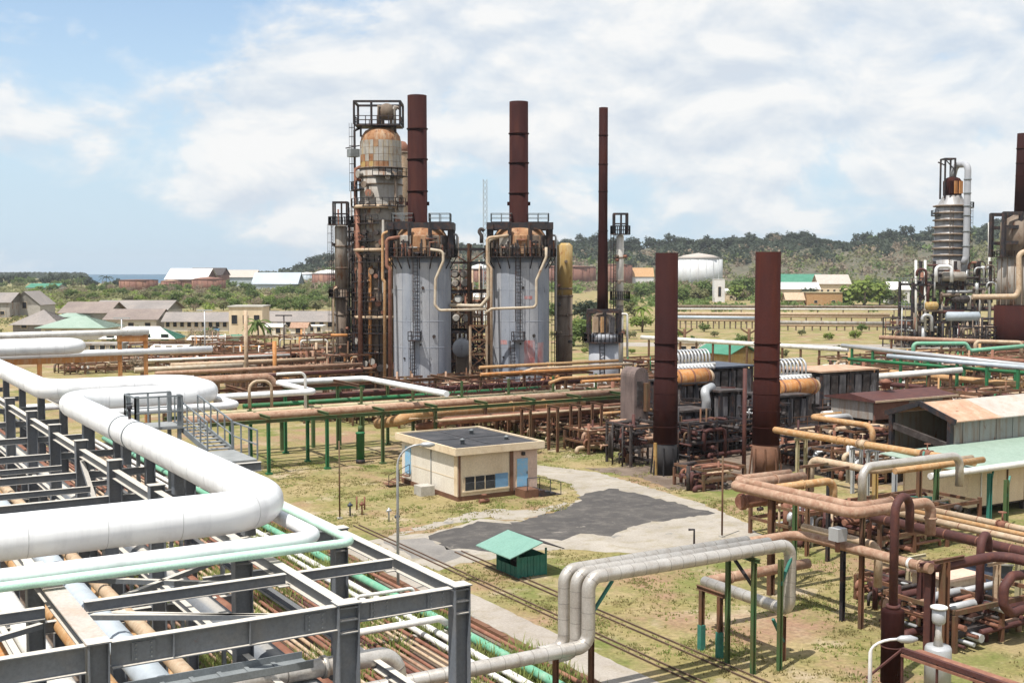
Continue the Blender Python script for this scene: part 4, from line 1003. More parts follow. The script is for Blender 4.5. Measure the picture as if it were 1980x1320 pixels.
def drum(label, pxa, pxb, pyc, dep, rpx, m, capm='tan_pipe'):
    a = DD(pxa, pyc, dep); b_ = mv(a, 'x', pxb); r_ = rpx*dep/F
    t = thing('rusty_drum', label, 'drum', (a.x, a.y, a.z-r_))
    MB().tube([a,b_], r_, 20).build('shell', m, t)
    MB().tube([b_, b_+V(r_*0.5,0,0), b_+V(r_*0.9,0,0)], [r_*0.98, r_*0.8, r_*0.45], 20).build('end_cap', capm, t)
    for f_ in (0.1, 0.5, 0.93): MB().ring(a+(b_-a)*f_, b_-a, r_, 0.18, 20, 0.05).build('band', 'rust_brown', t)
    MB().tube([b_+V(r_*0.9,0,0), b_+V(r_*1.1,0,0)], r_*0.35, 14).build('manhole', 'burnt', t)
    for f_ in (0.2, 0.8):
        q = a+(b_-a)*f_; MB().box((q.x-0.2,q.y-r_*0.8,0),(q.x+0.2,q.y+r_*0.8,q.z-r_*0.8)).build('saddle','burnt',t)
    return a, b_, r_
def coils(label, pxa, pxb, pyt_, pyb_, dep, nn):
    a = DD(pxa, pyb_, dep); b_ = mv(a, 'x', pxb); h_ = gz(pyt_, dep)-a.z
    t = thing('coil_bank', label, 'coil bank', (a.x, a.y, a.z))
    for i in range(nn):
        x = a.x+(b_.x-a.x)*i/(nn-1)
        pts = [V(x,a.y,a.z)]+[V(x+0.12*(1-math.cos(an)),a.y+0.9-0.9*math.cos(an),a.z+h_-0.9+0.9*math.sin(an)) for an in [math.pi*k/10 for k in range(11)]]+[V(x+0.24,a.y+1.8,a.z)]
        MB().tube(pts, 0.11, 8).build('hoop_pipe', 'galv', t)
        MB().tube([V(x,a.y-0.05,a.z+0.1),V(x+0.05,a.y-0.7,a.z-0.35)],0.17,8).build('return_bend','galv',t)
    MB().tube([V(a.x-0.5,a.y-0.1,a.z),V(b_.x+0.6,a.y-0.1,a.z)],0.22,10).build('header','white_clad',t)
    MB().tube([V(a.x-0.5,a.y+1.8,a.z),V(b_.x+0.6,a.y+1.8,a.z)],0.22,10).build('header','galv',t)
    for x in (a.x,b_.x): MB().boxc((x,a.y+0.9),0.25,0.25,0,a.z).build('post','burnt',t)
drum('orange rusty drum between the two short rust stacks', 1300, 1366, 732, 120, 17, 'rust_orange')
drum('orange rusty drum right of the redder short stack', 1500, 1572, 751, 118, 16, 'rust_orange')
coils('row of pale arched coil pipes between the two short rust stacks', 1306, 1372, 679, 708, 122, 11)
coils('row of pale arched coil pipes right of the redder short stack', 1500, 1558, 697, 730, 120, 9)
P = DD(1362, 905, 108); 
pipe('flue_pipe', 'grey peeling flue pipe standing upright between the two short stacks', [gnd(1366,110)+V(0,0,1.2), DD(1366,775,110), DD(1362,755,110), DD(1376,748,112)], 0.42, 'galv', n=14, rb=0.6)
pipe('flue_pipe', 'navy blue slanted duct between the two short stacks', [gnd(1405,112)+V(0,0,2), DD(1412,790,112), DD(1404,755,113)], 0.62, 'navy', n=4, rb=0.3)
pipe('flue_pipe', 'wide rust red duct between the coil banks, left of the redder stack', [DD(1408,775,113), DD(1408,748,113)], 0.95, 'stack_red', n=4)

# low skids: frame, deck, posts, pipes and small vessels of one unit
def skid(name, label, cat, g, w, l, h, seed, nm=14, mats=('rust_brown','post_rust','tan_pipe','dark_red_pipe','rust_pink'), frame='post_rust', rows=2, dens=1.0, group=None):
    rr = random.Random(seed); t = thing(name, label, cat, g, group); x, y = g[0], g[1]
    nx = max(2, int(w/3)+1); ny = 2
    for i in range(nx):
        for j in range(ny):
            cx_, cy_ = x+w*i/(nx-1), y+l*j/(ny-1); MB().boxc((cx_,cy_),0.2,0.2,0,h*rr.uniform(0.75,1.1)).build('post',frame,t)
    for k in range(rows):
        z = h*(k+1)/rows-0.1
        for yy in (y, y+l): MB().bar((x,yy,z),(x+w,yy,z),0.16,0.22).build('beam',frame,t)
        for i in range(nx): MB().bar((x+w*i/(nx-1),y,z+0.02),(x+w*i/(nx-1),y+l,z+0.02),0.14,0.18).build('beam',frame,t)
    for i in range(int(nm*dens)):
        m_ = rr.choice(mats); r_ = rr.choice((0.08,0.1,0.14,0.2)); z = rr.uniform(0.3,h); yy = y+rr.uniform(0,l); a = x+rr.uniform(-0.8,w*0.5); c = a+rr.uniform(w*0.3,w*0.7)
        q = rr.random()
        if q < 0.45: pts = [V(a,yy,z-rr.uniform(0.3,z*0.9)), V(a,yy,z), V(c,yy,z), V(c,yy,max(0.1,z-rr.uniform(0.3,z)))]
        elif q < 0.7: pts = [V(a,yy,z), V(c,yy,z), V(c,yy+rr.uniform(-1,1)*l*0.6,z)]
        elif q < 0.85: pts = [V(a,y-0.4,z), V(a,y+l+0.4,z)]
        else: pts = [V(a,yy,0), V(a,yy,h*rr.uniform(0.8,1.35))]
        MB().tube(fillet(pts,r_*2.5,3),r_,8).build('pipe',m_,t)
    for i in range(max(1,int(w/5))):
        a = x+rr.uniform(0.5,w-1.2); yy = y+rr.uniform(0.3,l-0.3); r_ = rr.uniform(0.3,0.55); z = rr.choice((0.7,h*0.55))
        MB().tube([V(a,yy,z),V(a+0.1,yy,z),V(a+1.9,yy,z),V(a+2.0,yy,z)],[r_*0.6,r_,r_,r_*0.6],12).build('vessel',rr.choice(mats),t)
    for i in range(int(w/2.2)):
        a = V(x+rr.uniform(0,w),y+rr.uniform(0,l),h*rr.uniform(0.2,1.0))
        b = MB().tube([a,a+V(0,0,0.5)],0.05,6); b.tube([a+V(0,0,0.5),a+V(0,0,0.54)],0.2,8); b.tube([a+V(-0.2,0,0),a+V(0.2,0,0)],0.13,8)
        b.build('valve',rr.choice(('rust_brown','dark_red_pipe','burnt','galv')),t)
    return t
skid('pump_skid', 'low rusty pump skid left of the base of the left short stack', 'skid', G(1165, 880, 0)+V(0.5,2,0), 5.5, 4.5, 1.8, 31, 34, ('rust_brown','dark_red_pipe','burnt','post_rust'))
skid('pump_skid', 'rusty valve skid on the yard just in front of the redder short stack', 'skid', G(1360, 950, 0), 4.2, 3.5, 1.7, 32, 28, ('rust_brown','dark_red_pipe','burnt','tan_pipe'))
skid('pump_skid', 'tangled dark pipe skid between the two short stacks', 'skid', gnd(1335, 104), 6.5, 4, 3.4, 33, 52, ('burnt','dark_red_pipe','dark_steel','post_rust'), 'dark_steel')
skid('pump_skid', 'dark pipe skid behind the ochre pipes right of the redder stack', 'skid', gnd(1545, 101), 11, 5, 2.6, 34, 60, ('burnt','dark_red_pipe','rust_brown','tan_pipe'), 'dark_steel')
skid('pump_skid', 'dark pipe skid under the trestle end beside the left short stack', 'skid', gnd(1222, 101), 3.6, 3.5, 3.6, 35, 34, ('burnt','dark_red_pipe','rust_pink','dark_steel'), 'burnt')
skid('pump_skid', 'rusty pipe skid in front of the open shed at the right', 'skid', gnd(1690, 92), 8, 4, 2.4, 36, 44, ('rust_brown','dark_red_pipe','tan_pipe','galv'), 'post_rust')

skid('pump_skid', 'charred pipework behind the left short stack', 'skid', gnd(1300, 113), 6, 4, 4.0, 37, 40, ('burnt','dark_steel','post_rust','tower_low'), 'dark_steel')
skid('pump_skid', 'charred pipework beside the redder short stack, under the coil bank', 'skid', gnd(1440, 110), 6, 4, 4.2, 38, 46, ('burnt','dark_steel','dark_red_pipe','galv'), 'dark_steel')
skid('pump_skid', 'rusty pipework under the lower pinkish pipe', 'skid', G(1560, 1060, 0), 5, 5, 2.2, 39, 30, ('rust_brown','dark_red_pipe','tan_pipe','galv'), 'post_rust')
furnace('added near-black furnace wall filling the gap between the two short stacks', 1396, 109.5, 2.6, 2.5, 5.6, 'burnt', 3)  # put in to black out the sky-lit gaps in the pipework
furnace('added near-black low furnace just right of the left short stack', 1324, 107.5, 2.8, 2.5, 4.0, 'burnt', 3)  # second block added to darken the gap beside the left stack
for i, (px_, dep, w, l, h, nm, lb) in enumerate(((500, 132, 9, 5, 2.2, 34, 'low rusty pipe skid behind the left end of the long trestle'), (585, 130, 9, 5, 2.6, 36, 'rusty pipe skid behind the green posts of the long trestle'), (680, 128, 9, 5, 2.8, 38, 'rusty pipe skid behind the middle of the long trestle'), (770, 126, 9, 5, 2.4, 34, 'dark pipe skid behind the trestle above the tar roof'), (860, 122, 9, 5, 2.6, 38, 'dark pipe skid behind the thick ochre trestle pipe'), (960, 120, 9, 5, 2.8, 38, 'rusty pipe skid behind the brown trestle posts'), (1060, 116, 9, 5, 2.6, 38, 'dark pipe skid at the furnace end, behind the trestle'), (1140, 108, 5, 4, 2.2, 26, 'dark pipe skid under the furnace end of the trestle'))):
    skid('pump_skid', lb, 'skid', gnd(px_, dep), w, l, h, 150+i, nm, ('rust_brown','post_rust','tan_pipe','dark_red_pipe','rust_pink','tower_low'), 'post_rust', 2)
# ------------------------------------------------------------------ rusty pipe group at the right
def rz_path(px_, py_, z, steps): return route(G(px_, py_, z), steps)
GR = 'rusty pipes on the right-hand supports'
A1 = rz_path(1414, 938, 5.75, [('y', 1650), ('x', 1800)])
top = V(A1[0].x+5.2, A1[0].y, 5.75)
pipe('rusty_pipe', 'pinkish rusty pipe whose sharp corner points left over the yard', [top, A1[0], A1[1], A1[2], A1[2]+V(0,0,-1.6)], 0.255, 'rust_pink', n=18, rb=0.55, flange=(0.4, 3.5))
B1 = A1[0]+V(1.25, 1.1, 0.0)
pipe('rusty_pipe', 'second pinkish rusty pipe nested inside the corner of the first', [B1+V(4.0,0,0), B1, V(B1.x, A1[1].y+0.95, 5.75), V(B1.x+2.4, A1[1].y+0.95, 5.75)], 0.235, 'rust_pink', n=18, rb=0.55, flange=(0.9, 2.97))
C1 = G(1500, 943, 5.75); C2 = mv(C1, 'x', 1612)
pipe('rusty_pipe', 'ochre elbowed pipe dipping down behind the pinkish corner pipes', [C1, V(C2.x, C1.y, 5.75), V(C2.x, C1.y, 4.2)], 0.21, 'rust_ochre', n=16, rb=0.55, flange=(0.45, 1.9))
cut = G(1430, 970, 4.4)
pipe('cut_pipe', 'thick cut-off rusty pipe with a blank end facing the yard', [cut, V(cut.x+3.6, cut.y, cut.z)], 0.38, 'rust_brown', n=20, flange=(0.05,))
gp = [(1490, 1150), (1628, 1200), (1664, 1215), (1535, 1130), (1600, 1085), (1560, 1075)]
for i, (px_, py_) in enumerate(gp):
    g = G(px_, py_, 0); zt = 5.75-0.26-0.17 if i not in (1,) else 3.6
    portal('pipe_support', ('brown rusty post under the sharp pipe corner','dark post under the lower rusty pipe, green bracket at its top','orange rusty post under the bend of the pinkish pipe','green post behind the brown corner post','slim dark post in the middle of the rusty pipes','second slim dark post in the middle of the rusty pipes')[i], [(g.x, g.y)], zt, ('post_rust','dark_steel','post_rust','post_green','dark_steel','post_rust')[i], w=0.3 if i in (0,) else 0.2, beam_m=None)
    q = bpy.data.objects
    a = MB().bar((g.x-0.6,g.y,zt+0.08),(g.x+1.6,g.y,zt+0.08),0.16,0.16); a.build('arm', 'post_rust' if i != 1 else 'teal_paint', [o for o in q if o.name.startswith('pipe_support') and o.parent is None][-1])
D1 = rz_path(1545, 1032, 3.9, [('y', 1800), ('x', 1935)])
pipe('rusty_pipe', 'lower rusty pipe bending from behind the silver pipes toward the dark red U-bends', [V(D1[0].x-4, D1[0].y, 3.9), D1[0], D1[1]], 0.235, 'rust_pink', n=18, rb=0.9, flange=(1.93,))
MB().ring(D1[0]+(D1[1]-D1[0])*0.86, V(0,1,0), 0.235, 0.14, 18, 0.02).build('white_band', 'far_white', [o for o in bpy.data.objects if o.name.startswith('rusty_pipe') and o.parent is None][-1])
pipe('rusty_pipe', 'dark red continuation of the lower rusty pipe, curving to the right', [D1[1]+V(0,1.8,0), D1[1], D1[2], D1[2]+V(0,-3,0)], 0.235, 'dark_red_pipe', n=18, rb=0.9)
pipe('rusty_pipe', 'pale rusty pipe just behind the lower pinkish one', [D1[0]+V(1.2,0.9,0.05), V(D1[0].x+1.2, D1[1].y+4, 3.95), V(D1[0].x+1.2,D1[1].y+4,2.0)], 0.2, 'tan_pipe', n=16)
g = G(1620, 1030, 4.6)
t = thing('valve_actuator', 'small grey boxy actuator on top of the lower rusty pipes', 'actuator', g)
MB().box((g.x-0.3,g.y-0.3,g.z-0.35),(g.x+0.3,g.y+0.3,g.z+0.25)).build('body','galv',t); MB().tube([g+V(0,0,-0.9),g+V(0,0,-0.35)],0.12,8).build('stem','rust_brown',t); MB().tube([g+V(0.3,0,0),g+V(0.42,0,0)],0.24,12).build('cover','rail_grey',t)
E1 = rz_path(1488, 829, 3.9, [('y', 1885)])
pipe('ochre_pipe', 'long ochre pipe running diagonally from the redder stack to the green roof', [E1[0]+V(0,0.6,0), E1[0], E1[1]], 0.27, 'rust_ochre', n=18, flange=(1.38, 1.42))
F1 = rz_path(1566, 806, 3.9, [('y', 1640), ])
pipe('ochre_pipe', 'ochre hairpin pipe looping above the long diagonal ochre pipe', [V(mv(F1[0],'x',1640).x, F1[0].y, 3.9), F1[0], V(F1[0].x, F1[0].y-7.2, 3.9), V(F1[0].x, F1[0].y-7.2, 2.2)], 0.26, 'rust_ochre', n=16, rb=0.8)
F2 = G(1590, 800, 3.9)
pipe('white_pipe', 'pale pipe with a rounded end joining the ochre hairpin, in front of the open shed', [V(mv(F2,'x',1728).x, F2.y, 3.9)+V(0,0,-2), V(mv(F2,'x',1728).x, F2.y, 3.9), V(F2.x, F2.y, 3.9)], 0.25, 'white_clad', n=16, rb=0.7)
F3 = G(1662, 806, 3.9)
pipe('white_pipe', 'small silver hairpin pipe beside the ochre hairpin', [V(F3.x-3.4,F3.y+1,3.9), V(F3.x,F3.y+1,3.9), V(F3.x,F3.y+1,2.6), V(F3.x-2.4,F3.y+1,2.5)], 0.27, 'galv', n=14, rb=0.6)
G1 = G(1568, 887, 4.9)
pipe('ochre_pipe', 'tan elbow pipe rising and turning, left of the silver bridge pipe', [G1+V(0,0,-2.1), G1, V(G1.x, G1.y-5.2, 4.9), V(G1.x+9, G1.y-5.2, 4.9)], 0.23, 'tan_pipe', n=16, rb=0.6)
pipe('ochre_pipe', 'ochre pipe lying between the tan elbow pipe and the silver bridge pipe', [V(G1.x+1.0, G1.y-5.9, 4.9), V(G1.x+9.2, G1.y-5.9, 4.9)], 0.2, 'rust_ochre', n=14)
S1 = G(1668, 903, 5.6); S2 = mv(S1, 'x', 1856)
pipe('silver_clad_pipe', 'silver bridge pipe standing like an upturned U before the green roof', [S1+V(0,0,-2.1), S1, V(S2.x, S1.y, 5.6), V(S2.x, S1.y, 3.7)], 0.25, 'silver_clad', n=18, rb=0.7)
S3 = G(1838, 915, 3.6)
pipe('silver_clad_pipe', 'pale straight pipe on teal brackets in front of the cream shed wall', [S3+V(-2,0,0), V(S3.x+14, S3.y, 3.6)], 0.22, 'white_clad', n=16)
for i, px_ in enumerate((1505, 1532, 1610, 1625, 1665)):
    a = V(E1[0].x, E1[0].y, 0)+V(0, -(0, 3.2, 9, 10.5, 14)[i], 0)
    portal('pipe_support', 'post pair under the long diagonal ochre pipe, '+ORD[i]+' from the redder stack', [(a.x, a.y), (a.x+0.9, a.y)], 3.35, ('mossy_tan','mossy_tan','galv','galv','tan_pipe')[i], w=0.22)['group'] = 'posts under the diagonal ochre pipe'
for i, (px_, py_, zt, mm, lb) in enumerate(((1690, 1055, 5.2, 'insul_yellow', 'yellow-green post at the left end of the silver bridge pipe'), (1775, 1035, 5.2, 'post_rust', 'brown post under the middle of the silver bridge pipe'), (1808, 1045, 5.2, 'post_green', 'green post under the right end of the silver bridge pipe'), (1728, 1020, 4.4, 'galv', 'grey post behind the silver bridge pipe'), (1912, 1005, 3.2, 'teal_paint', 'bright teal post at the corner of the cream shed'), (1944, 1020, 3.2, 'post_green', 'weathered post with teal bracket before the cream shed'))):
    g = G(px_, py_, 0)
    q = portal('pipe_support', lb, [(g.x, g.y)], zt, mm, w=0.26, brace=(0, (0.9, 0.4) if i != 2 else (1.3, 0.3), 'teal_paint') if i not in (0, 3) else None)
    if i in (1, 2): MB().bar((g.x-1.6,g.y,2.6),(g.x+1.2,g.y,2.3),0.16,0.22).build('arm','teal_paint',q)
# tan parallel pipes leaving to the right
T0 = G(1790, 983, 3.4)
for i, (dx, dz, r_, mm, lb) in enumerate(((0, 0, 0.18, 'tan_pipe', 'upper tan pipe sloping away to the right edge'), (-0.75, -0.1, 0.14, 'rust_ochre', 'middle ochre pipe sloping to the right edge'), (-1.5, -0.2, 0.18, 'tan_pipe', 'lower tan pipe sloping to the right edge'), (-2.6, -0.5, 0.27, 'dark_red_pipe', 'dark red flanged pipe below the tan ones at the right edge'))):
    p = T0+V(dx,0,dz); q = V(p.x, p.y-22, p.z)
    pipe('tan_pipe' if i < 3 else 'rusty_pipe', lb, [p+V(0,1.5,0), q], r_, mm, n=14, seam=2.0 if i != 1 else None, seam_m='rust_brown', seam_w=0.05)
# dark red U-bends
U = G(1724, 1330, 0); Ud = U.dot(fw)
def ubend(label, px_, pyb_, pyt_, span, dirv, r_, tail, z0=0, m='dark_red_pipe'):
    g = G(px_, pyb_, 0); dep = g.dot(fw); zt = gz(pyt_, dep); e = Vector(dirv)*span
    pts = [g+V(0,0,z0), g+V(0,0,zt)]
    c = g+V(0,0,zt)+e/2
    for k in range(1, 8):
        an = math.pi*k/8; pts.append(c-e/2*math.cos(an)+V(0,0,(e.length/2)*1.05*math.sin(an)))
    pts += [g+V(0,0,zt)+e, g+V(0,0,zt-tail)+e]
    return g, zt, pts, r_
g, zt, pts, r_ = ubend('', 1724, 1318, 1000, 1.25, (0.96,0.2,0), 0.21, 0.9, 3.0)
st = thing('blowdown_stack', 'dark red upright silencer stack with a tall thin neck and a U-bend on top', 'stack', g)
MB().lathe(g, [(0.46,0.02),(0.46,2.95),(0.44,3.05),(0.3,3.1)], 24).build('body', 'stack_rust', st)
MB().lathe(g, [(0.475,1.5),(0.475,1.56)], 24).build('band', 'dark_red_pipe', st)
MB().tube(pts, 0.18, 16).build('neck_pipe', 'dark_red_pipe', st)
MB().lathe(g, [(0.29,3.1),(0.29,3.25)], 18).build('flange', 'dark_red_pipe', st)
g, zt, pts, r_ = ubend('', 1892, 1230, 1075, 1.3, (0.93,0.37,0), 0.24, 0.2)
tag(MB().tube(pts, 0.19, 16).build('rusty_pipe', 'dark_red_pipe'), 'tall dark red pipe ending in a full U-bend near the right edge', 'pipe')
pp = G(1950, 1150, 2.4)
pts = [pp+V(0.8,0,0.8), pp+V(0.2,0,0.85), pp+V(-0.35,0,0.4), pp+V(-0.35,0,-0.4), pp+V(0.2,0,-0.85), pp+V(0.8,0,-0.8)]
pts = [V(pp.x+8, pp.y, pp.z+0.8)]+pts+[V(pp.x+8,pp.y,pp.z-0.8)]
pipe('rusty_pipe', 'dark red C-shaped pipe bend cut by the right edge of the view', pts, 0.22, 'dark_red_pipe', n=14, rb=0.4)
for i, (px_, py_, pt_, w_, mm, lb) in enumerate(((1795, 1262, 1100, 0.34, 'dark_red_pipe', 'thick dark brown post behind the silver canister'), (1823, 1265, 1095, 0.34, 'post_rust', 'orange-edged brown post behind the silver canister'), (1778, 1225, 1105, 0.24, 'dark_red_pipe', 'dark red post left of the silver canister neck'), (1925, 1215, 1100, 0.26, 'tan_pipe', 'pale brown post near the right edge'), (1968, 1190, 1090, 0.26, 'mossy_tan', 'mossy post at the right edge'), (1755, 1165, 1090, 0.2, 'mossy_tan', 'slim mossy post behind the dark red stack'))):
    g = G(px_, py_, 0); dep = g.dot(fw)
    t = thing('pipe_support', lb, 'pipe support', g)
    MB().ibeam(g, g+V(0,0,gz(pt_, dep)), w_, w_, 0.03, 0.02, hint=V(1,0,0)).build('post', mm, t)
    MB().ibeam(g+V(-0.7,0,gz(pt_, dep)+0.08), g+V(1.3,0,gz(pt_, dep)+0.08), 0.16, 0.14, 0.02, 0.015).build('beam', mm, t)
# silver canister
g = G(1812, 1345, 0)
t = thing('silver_canister', 'silver painted canister vessel with a thin neck and small capped top drum', 'vessel', g)
zc = gz(1262, g.dot(fw)); zn = gz(1212, g.dot(fw)); zt = gz(1182, g.dot(fw))
MB().lathe(g, [(0.52,0.05),(0.52,zc-0.1),(0.47,zc),(0.12,zc+0.02)], 24).build('body', 'galv', t)
MB().lathe(g, [(0.2,zc+0.02),(0.13,zc+0.4),(0.12,zn-0.05)], 14).build('neck', 'silver_clad', t)
MB().lathe(g, [(0.22,zn-0.1),(0.27,zn),(0.27,zt-0.1)], 18).build('top_drum', 'galv', t)
MB().lathe(g, [(0.34,zt-0.1),(0.34,zt-0.03),(0.28,zt),(0.1,zt+0.03)], 18).build('cap', 'white_clad', t)
# rusty handrail walkway bottom right
w0 = G(1745, 1255, 2.6); w1 = V(w0.x, w0.y-16, 2.6)
t = thing('walkway', 'rusty steel walkway with a handrail descending to the bottom right corner', 'walkway', w0)
MB().box((w0.x-0.1,w1.y,2.35),(w0.x+1.0,w0.y,2.45)).build('deck','rust_brown',t)
MB().bar(w0, w1, 0.16, 0.16).build('rail_beam','dark_red_pipe',t)
for i in range(10): MB().bar((w0.x,w0.y-1.6*i,0),(w0.x,w0.y-1.6*i,2.6),0.07).build('post','dark_red_pipe',t)
MB().bar(w0+V(0,0,0.02),w0+V(-1.6,0.3,-0.9),0.07).build('brace','dark_red_pipe',t)
def gate_valve(label, p, ax_, r_, m='rust_brown'):
    p = Vector(p); e = AX[ax_]; t = thing('gate_valve', label, 'valve', p)
    b = MB().tube([p-e*r_*1.3, p-e*r_*0.5, p, p+e*r_*0.5, p+e*r_*1.3], [r_*1.02, r_*1.15, r_*1.5, r_*1.15, r_*1.02], 14); b.build('body', m, t)
    for s_ in (-1, 1): MB().ring(p+e*r_*1.35*s_, e, r_, 0.06, 14, r_*0.35).build('flange', m, t)
    MB().tube([p+V(0,0,r_), p+V(0,0,r_+0.55)], 0.045, 8).build('stem', m, t)
    an = [math.pi*k/6 for k in range(13)]; MB().tube([p+V(0.2*math.cos(a),0.2*math.sin(a),r_+0.5) for a in an], 0.025, 6).bar(p+V(-0.2,0,r_+0.5), p+V(0.2,0,r_+0.5), 0.03).bar(p+V(0,-0.2,r_+0.5), p+V(0,0.2,r_+0.5), 0.03).build('hand_wheel', m, t)
for lb, p_, a_, r_, m_ in (('valve with hand wheel on the long diagonal ochre pipe', E1[0]+(E1[1]-E1[0])*0.5, 'y', 0.27, 'tan_pipe'), ('valve with hand wheel near the right end of the ochre diagonal pipe', E1[0]+(E1[1]-E1[0])*0.8, 'y', 0.27, 'rust_brown'), ('valve with hand wheel on the upper tan pipe at the right edge', T0+V(0,-5,0), 'y', 0.18, 'rust_brown'), ('valve with hand wheel on the lower tan pipe at the right edge', T0+V(-1.5,-8,-0.2), 'y', 0.18, 'rust_brown')):
    gate_valve(lb, p_, a_, r_, m_)
# pump clutter low at the right, cream hut, dark skip
skid('pump_skid', 'cluster of rusty pumps and valves on the ground behind the silver canister', 'skid', G(1845, 1262, 0), 6.5, 4.0, 1.9, 41, 56, ('rust_brown','dark_red_pipe','rust_pink','burnt','galv'), 'post_rust', 1)
skid('pump_skid', 'low dark red pipework in front of the cream shed legs', 'skid', G(1700, 1080, 0), 9, 4.5, 2.6, 42, 54, ('rust_brown','dark_red_pipe','burnt','tan_pipe'), 'post_rust', 2)
skid('pump_skid', 'small rusty valve cluster left of the dark red stack foot', 'skid', G(1745, 1185, 0), 2.6, 3.0, 1.3, 43, 14, ('rust_brown','dark_red_pipe','burnt'), 'post_rust', 1)
g = G(1858, 1205, 0)
t = thing('cream_hut', 'small narrow cream hut between the brown posts at the lower right', 'hut', g)
MB().box((g.x-0.9,g.y,0.1),(g.x+1.1,g.y+2.2,2.2)).build('wall','cream_wall',t); MB().box((g.x-1.1,g.y-0.2,2.205),(g.x+1.3,g.y+2.4,2.33)).build('roof','pink_wall',t); MB().box((g.x-1.0,g.y-0.1,0),(g.x+1.2,g.y+2.3,0.098)).build('base','concrete',t)
g = G(1905, 1160, 0)
t = thing('skip_bin', 'dark navy sloping skip bin beside the cream hut', 'skip bin', g)
b = MB(); b.prism(g, g+V(0,2.0,0), [(0,0.15),(1.9,0.15),(2.2,1.5),(0.75,1.75)]); b.build('body','navy',t)
MB().bar(g+V(0.75,-0.03,1.78),g+V(2.2,-0.03,1.55),0.08).build('rim','galv',t)

# ------------------------------------------------------------------ open gable shed with lean-to green roof at the right
e0 = DD(1845, 812, 90)                      # near right eave corner
x0, y0, ze = e0.x, e0.y, e0.z
wl_ = mv(e0, 'y', 1728).y-y0
zr = DX(1783, 779, x0).z; zb = DD(1845, 860, 90).z
sh = thing('open_shed', 'open-fronted rusty shed with a dark gable and streaked grey siding', 'shed', (x0, y0, 0))
Ls = 26
for i in range(26):
    MB().box((x0+i*1.0+0.01, y0-(0.05 if i % 2 else 0.0), 0.0),(x0+i*1.0+0.99, y0+0.08, ze-0.05)).build('wall_sheet', 'shed_iron', sh)
MB().box((x0,y0+wl_-0.1,0),(x0+Ls,y0+wl_,ze-0.05)).build('wall_sheet','shed_iron',sh)
MB().box((x0+6.5,y0+0.1,0),(x0+6.6,y0+wl_-0.15,ze-0.1)).build('inner_shade_sheet','burnt',sh)  # near-black sheet, its colour stands in for the unlit inside of the shed
for s_, ya, yb in ((0, y0-0.5, y0+wl_/2), (1, y0+wl_+0.5, y0+wl_/2)):
    za = ze-0.12
    npan = 5
    for k in range(npan):
        xa = x0-0.4+k*(Ls+0.8)/npan; xb = xa+(Ls+0.8)/npan-0.01; b = MB()
        vs = [(xa,ya,za),(xb,ya,za),(xb,yb,zr),(xa,yb,zr)]; vs += [(v[0],v[1],v[2]+0.08) for v in vs]
        f4 = [(0,3,2,1),(4,5,6,7),(0,1,5,4),(1,2,6,5),(2,3,7,6),(3,0,4,7)]
        b.add(vs, f4 if s_ == 0 else [f[::-1] for f in f4]); b.build('roof_sheet', ('rust_roof','pale_roof','pale_roof','rust_roof','pale_roof')[k], sh)
    MB().bar((x0-0.45,ya,za+0.02),(x0-0.45,yb,zr+0.02),0.14,0.42).build('gable_trim','dark_steel',sh)
for yy in (y0+0.1, y0+wl_-0.1): MB().box((x0-0.5,yy-0.15,0),(x0-0.1,yy+0.15,ze-0.1)).build('corner_post','dark_steel',sh)
MB().bar((x0-0.2,y0+0.2,zb-0.2),(x0-0.2,y0+wl_,zb+0.9),0.3,0.5).build('ramp_beam','burnt',sh)
# dark rusty long roof beyond the shed
g = DD(1690, 775, 104)
t = thing('long_shed', 'low rust-walled shed with a dark red ribbed roof behind the open gable shed', 'shed', (g.x,g.y,0))
MB().box((g.x+0.1,g.y,g.z-1.7),(g.x+10,g.y+0.12,g.z-0.05)).build('wall','tank_rust',t)
MB().box((g.x,g.y+0.13,g.z-1.7),(g.x+0.12,g.y+5,g.z-0.05)).build('wall','shed_iron',t)
MB().box((g.x+4.5,g.y-0.06,g.z-1.75),(g.x+9,g.y-0.004,g.z-0.06)).build('front_panel','shed_iron',t)
MB().box((g.x+0.5,g.y+2.0,0),(g.x+10,g.y+4.6,g.z-1.2)).build('interior_shade','burnt',t)  # dark recessed block, shade of the open interior put into its colour
for i in range(4): MB().boxc((g.x+0.1+i*3.2,g.y+0.06),0.2,0.2,0,g.z-1.71).build('post','post_rust',t)
b = MB(); b.prism((g.x-0.4,g.y+2.5,g.z),(g.x+10.5,g.y+2.5,g.z),[(3.0,-0.1),(3.0,0.05),(0,0.5),(-3.0,0.05),(-3.0,-0.1)]); b.build('roof','dark_red_pipe',t)
MB().bar((g.x-0.4,g.y-0.55,g.z-0.02),(g.x+10.5,g.y-0.55,g.z-0.02),0.14,0.16).build('gutter','tan_pipe',t)
MB().lathe((g.x+4,g.y+2.2),[(0.4,g.z+0.7),(0.4,g.z+1.2),(0.7,g.z+1.3),(0.1,g.z+1.6)],12).build('roof_vent','rust_brown',t)
skid('pump_skid', 'dark rusty pipe skid between the open shed and the furnaces', 'skid', gnd(1660, 99), 8, 4, 3.4, 44, 50, ('rust_brown','burnt','dark_red_pipe','tan_pipe'), 'post_rust', 2)
skid('pump_skid', 'low rusty pipe skid left of the open shed gable', 'skid', gnd(1640, 95), 6, 4, 2.2, 45, 34, ('rust_brown','burnt','rust_pink','galv'), 'post_rust', 2)
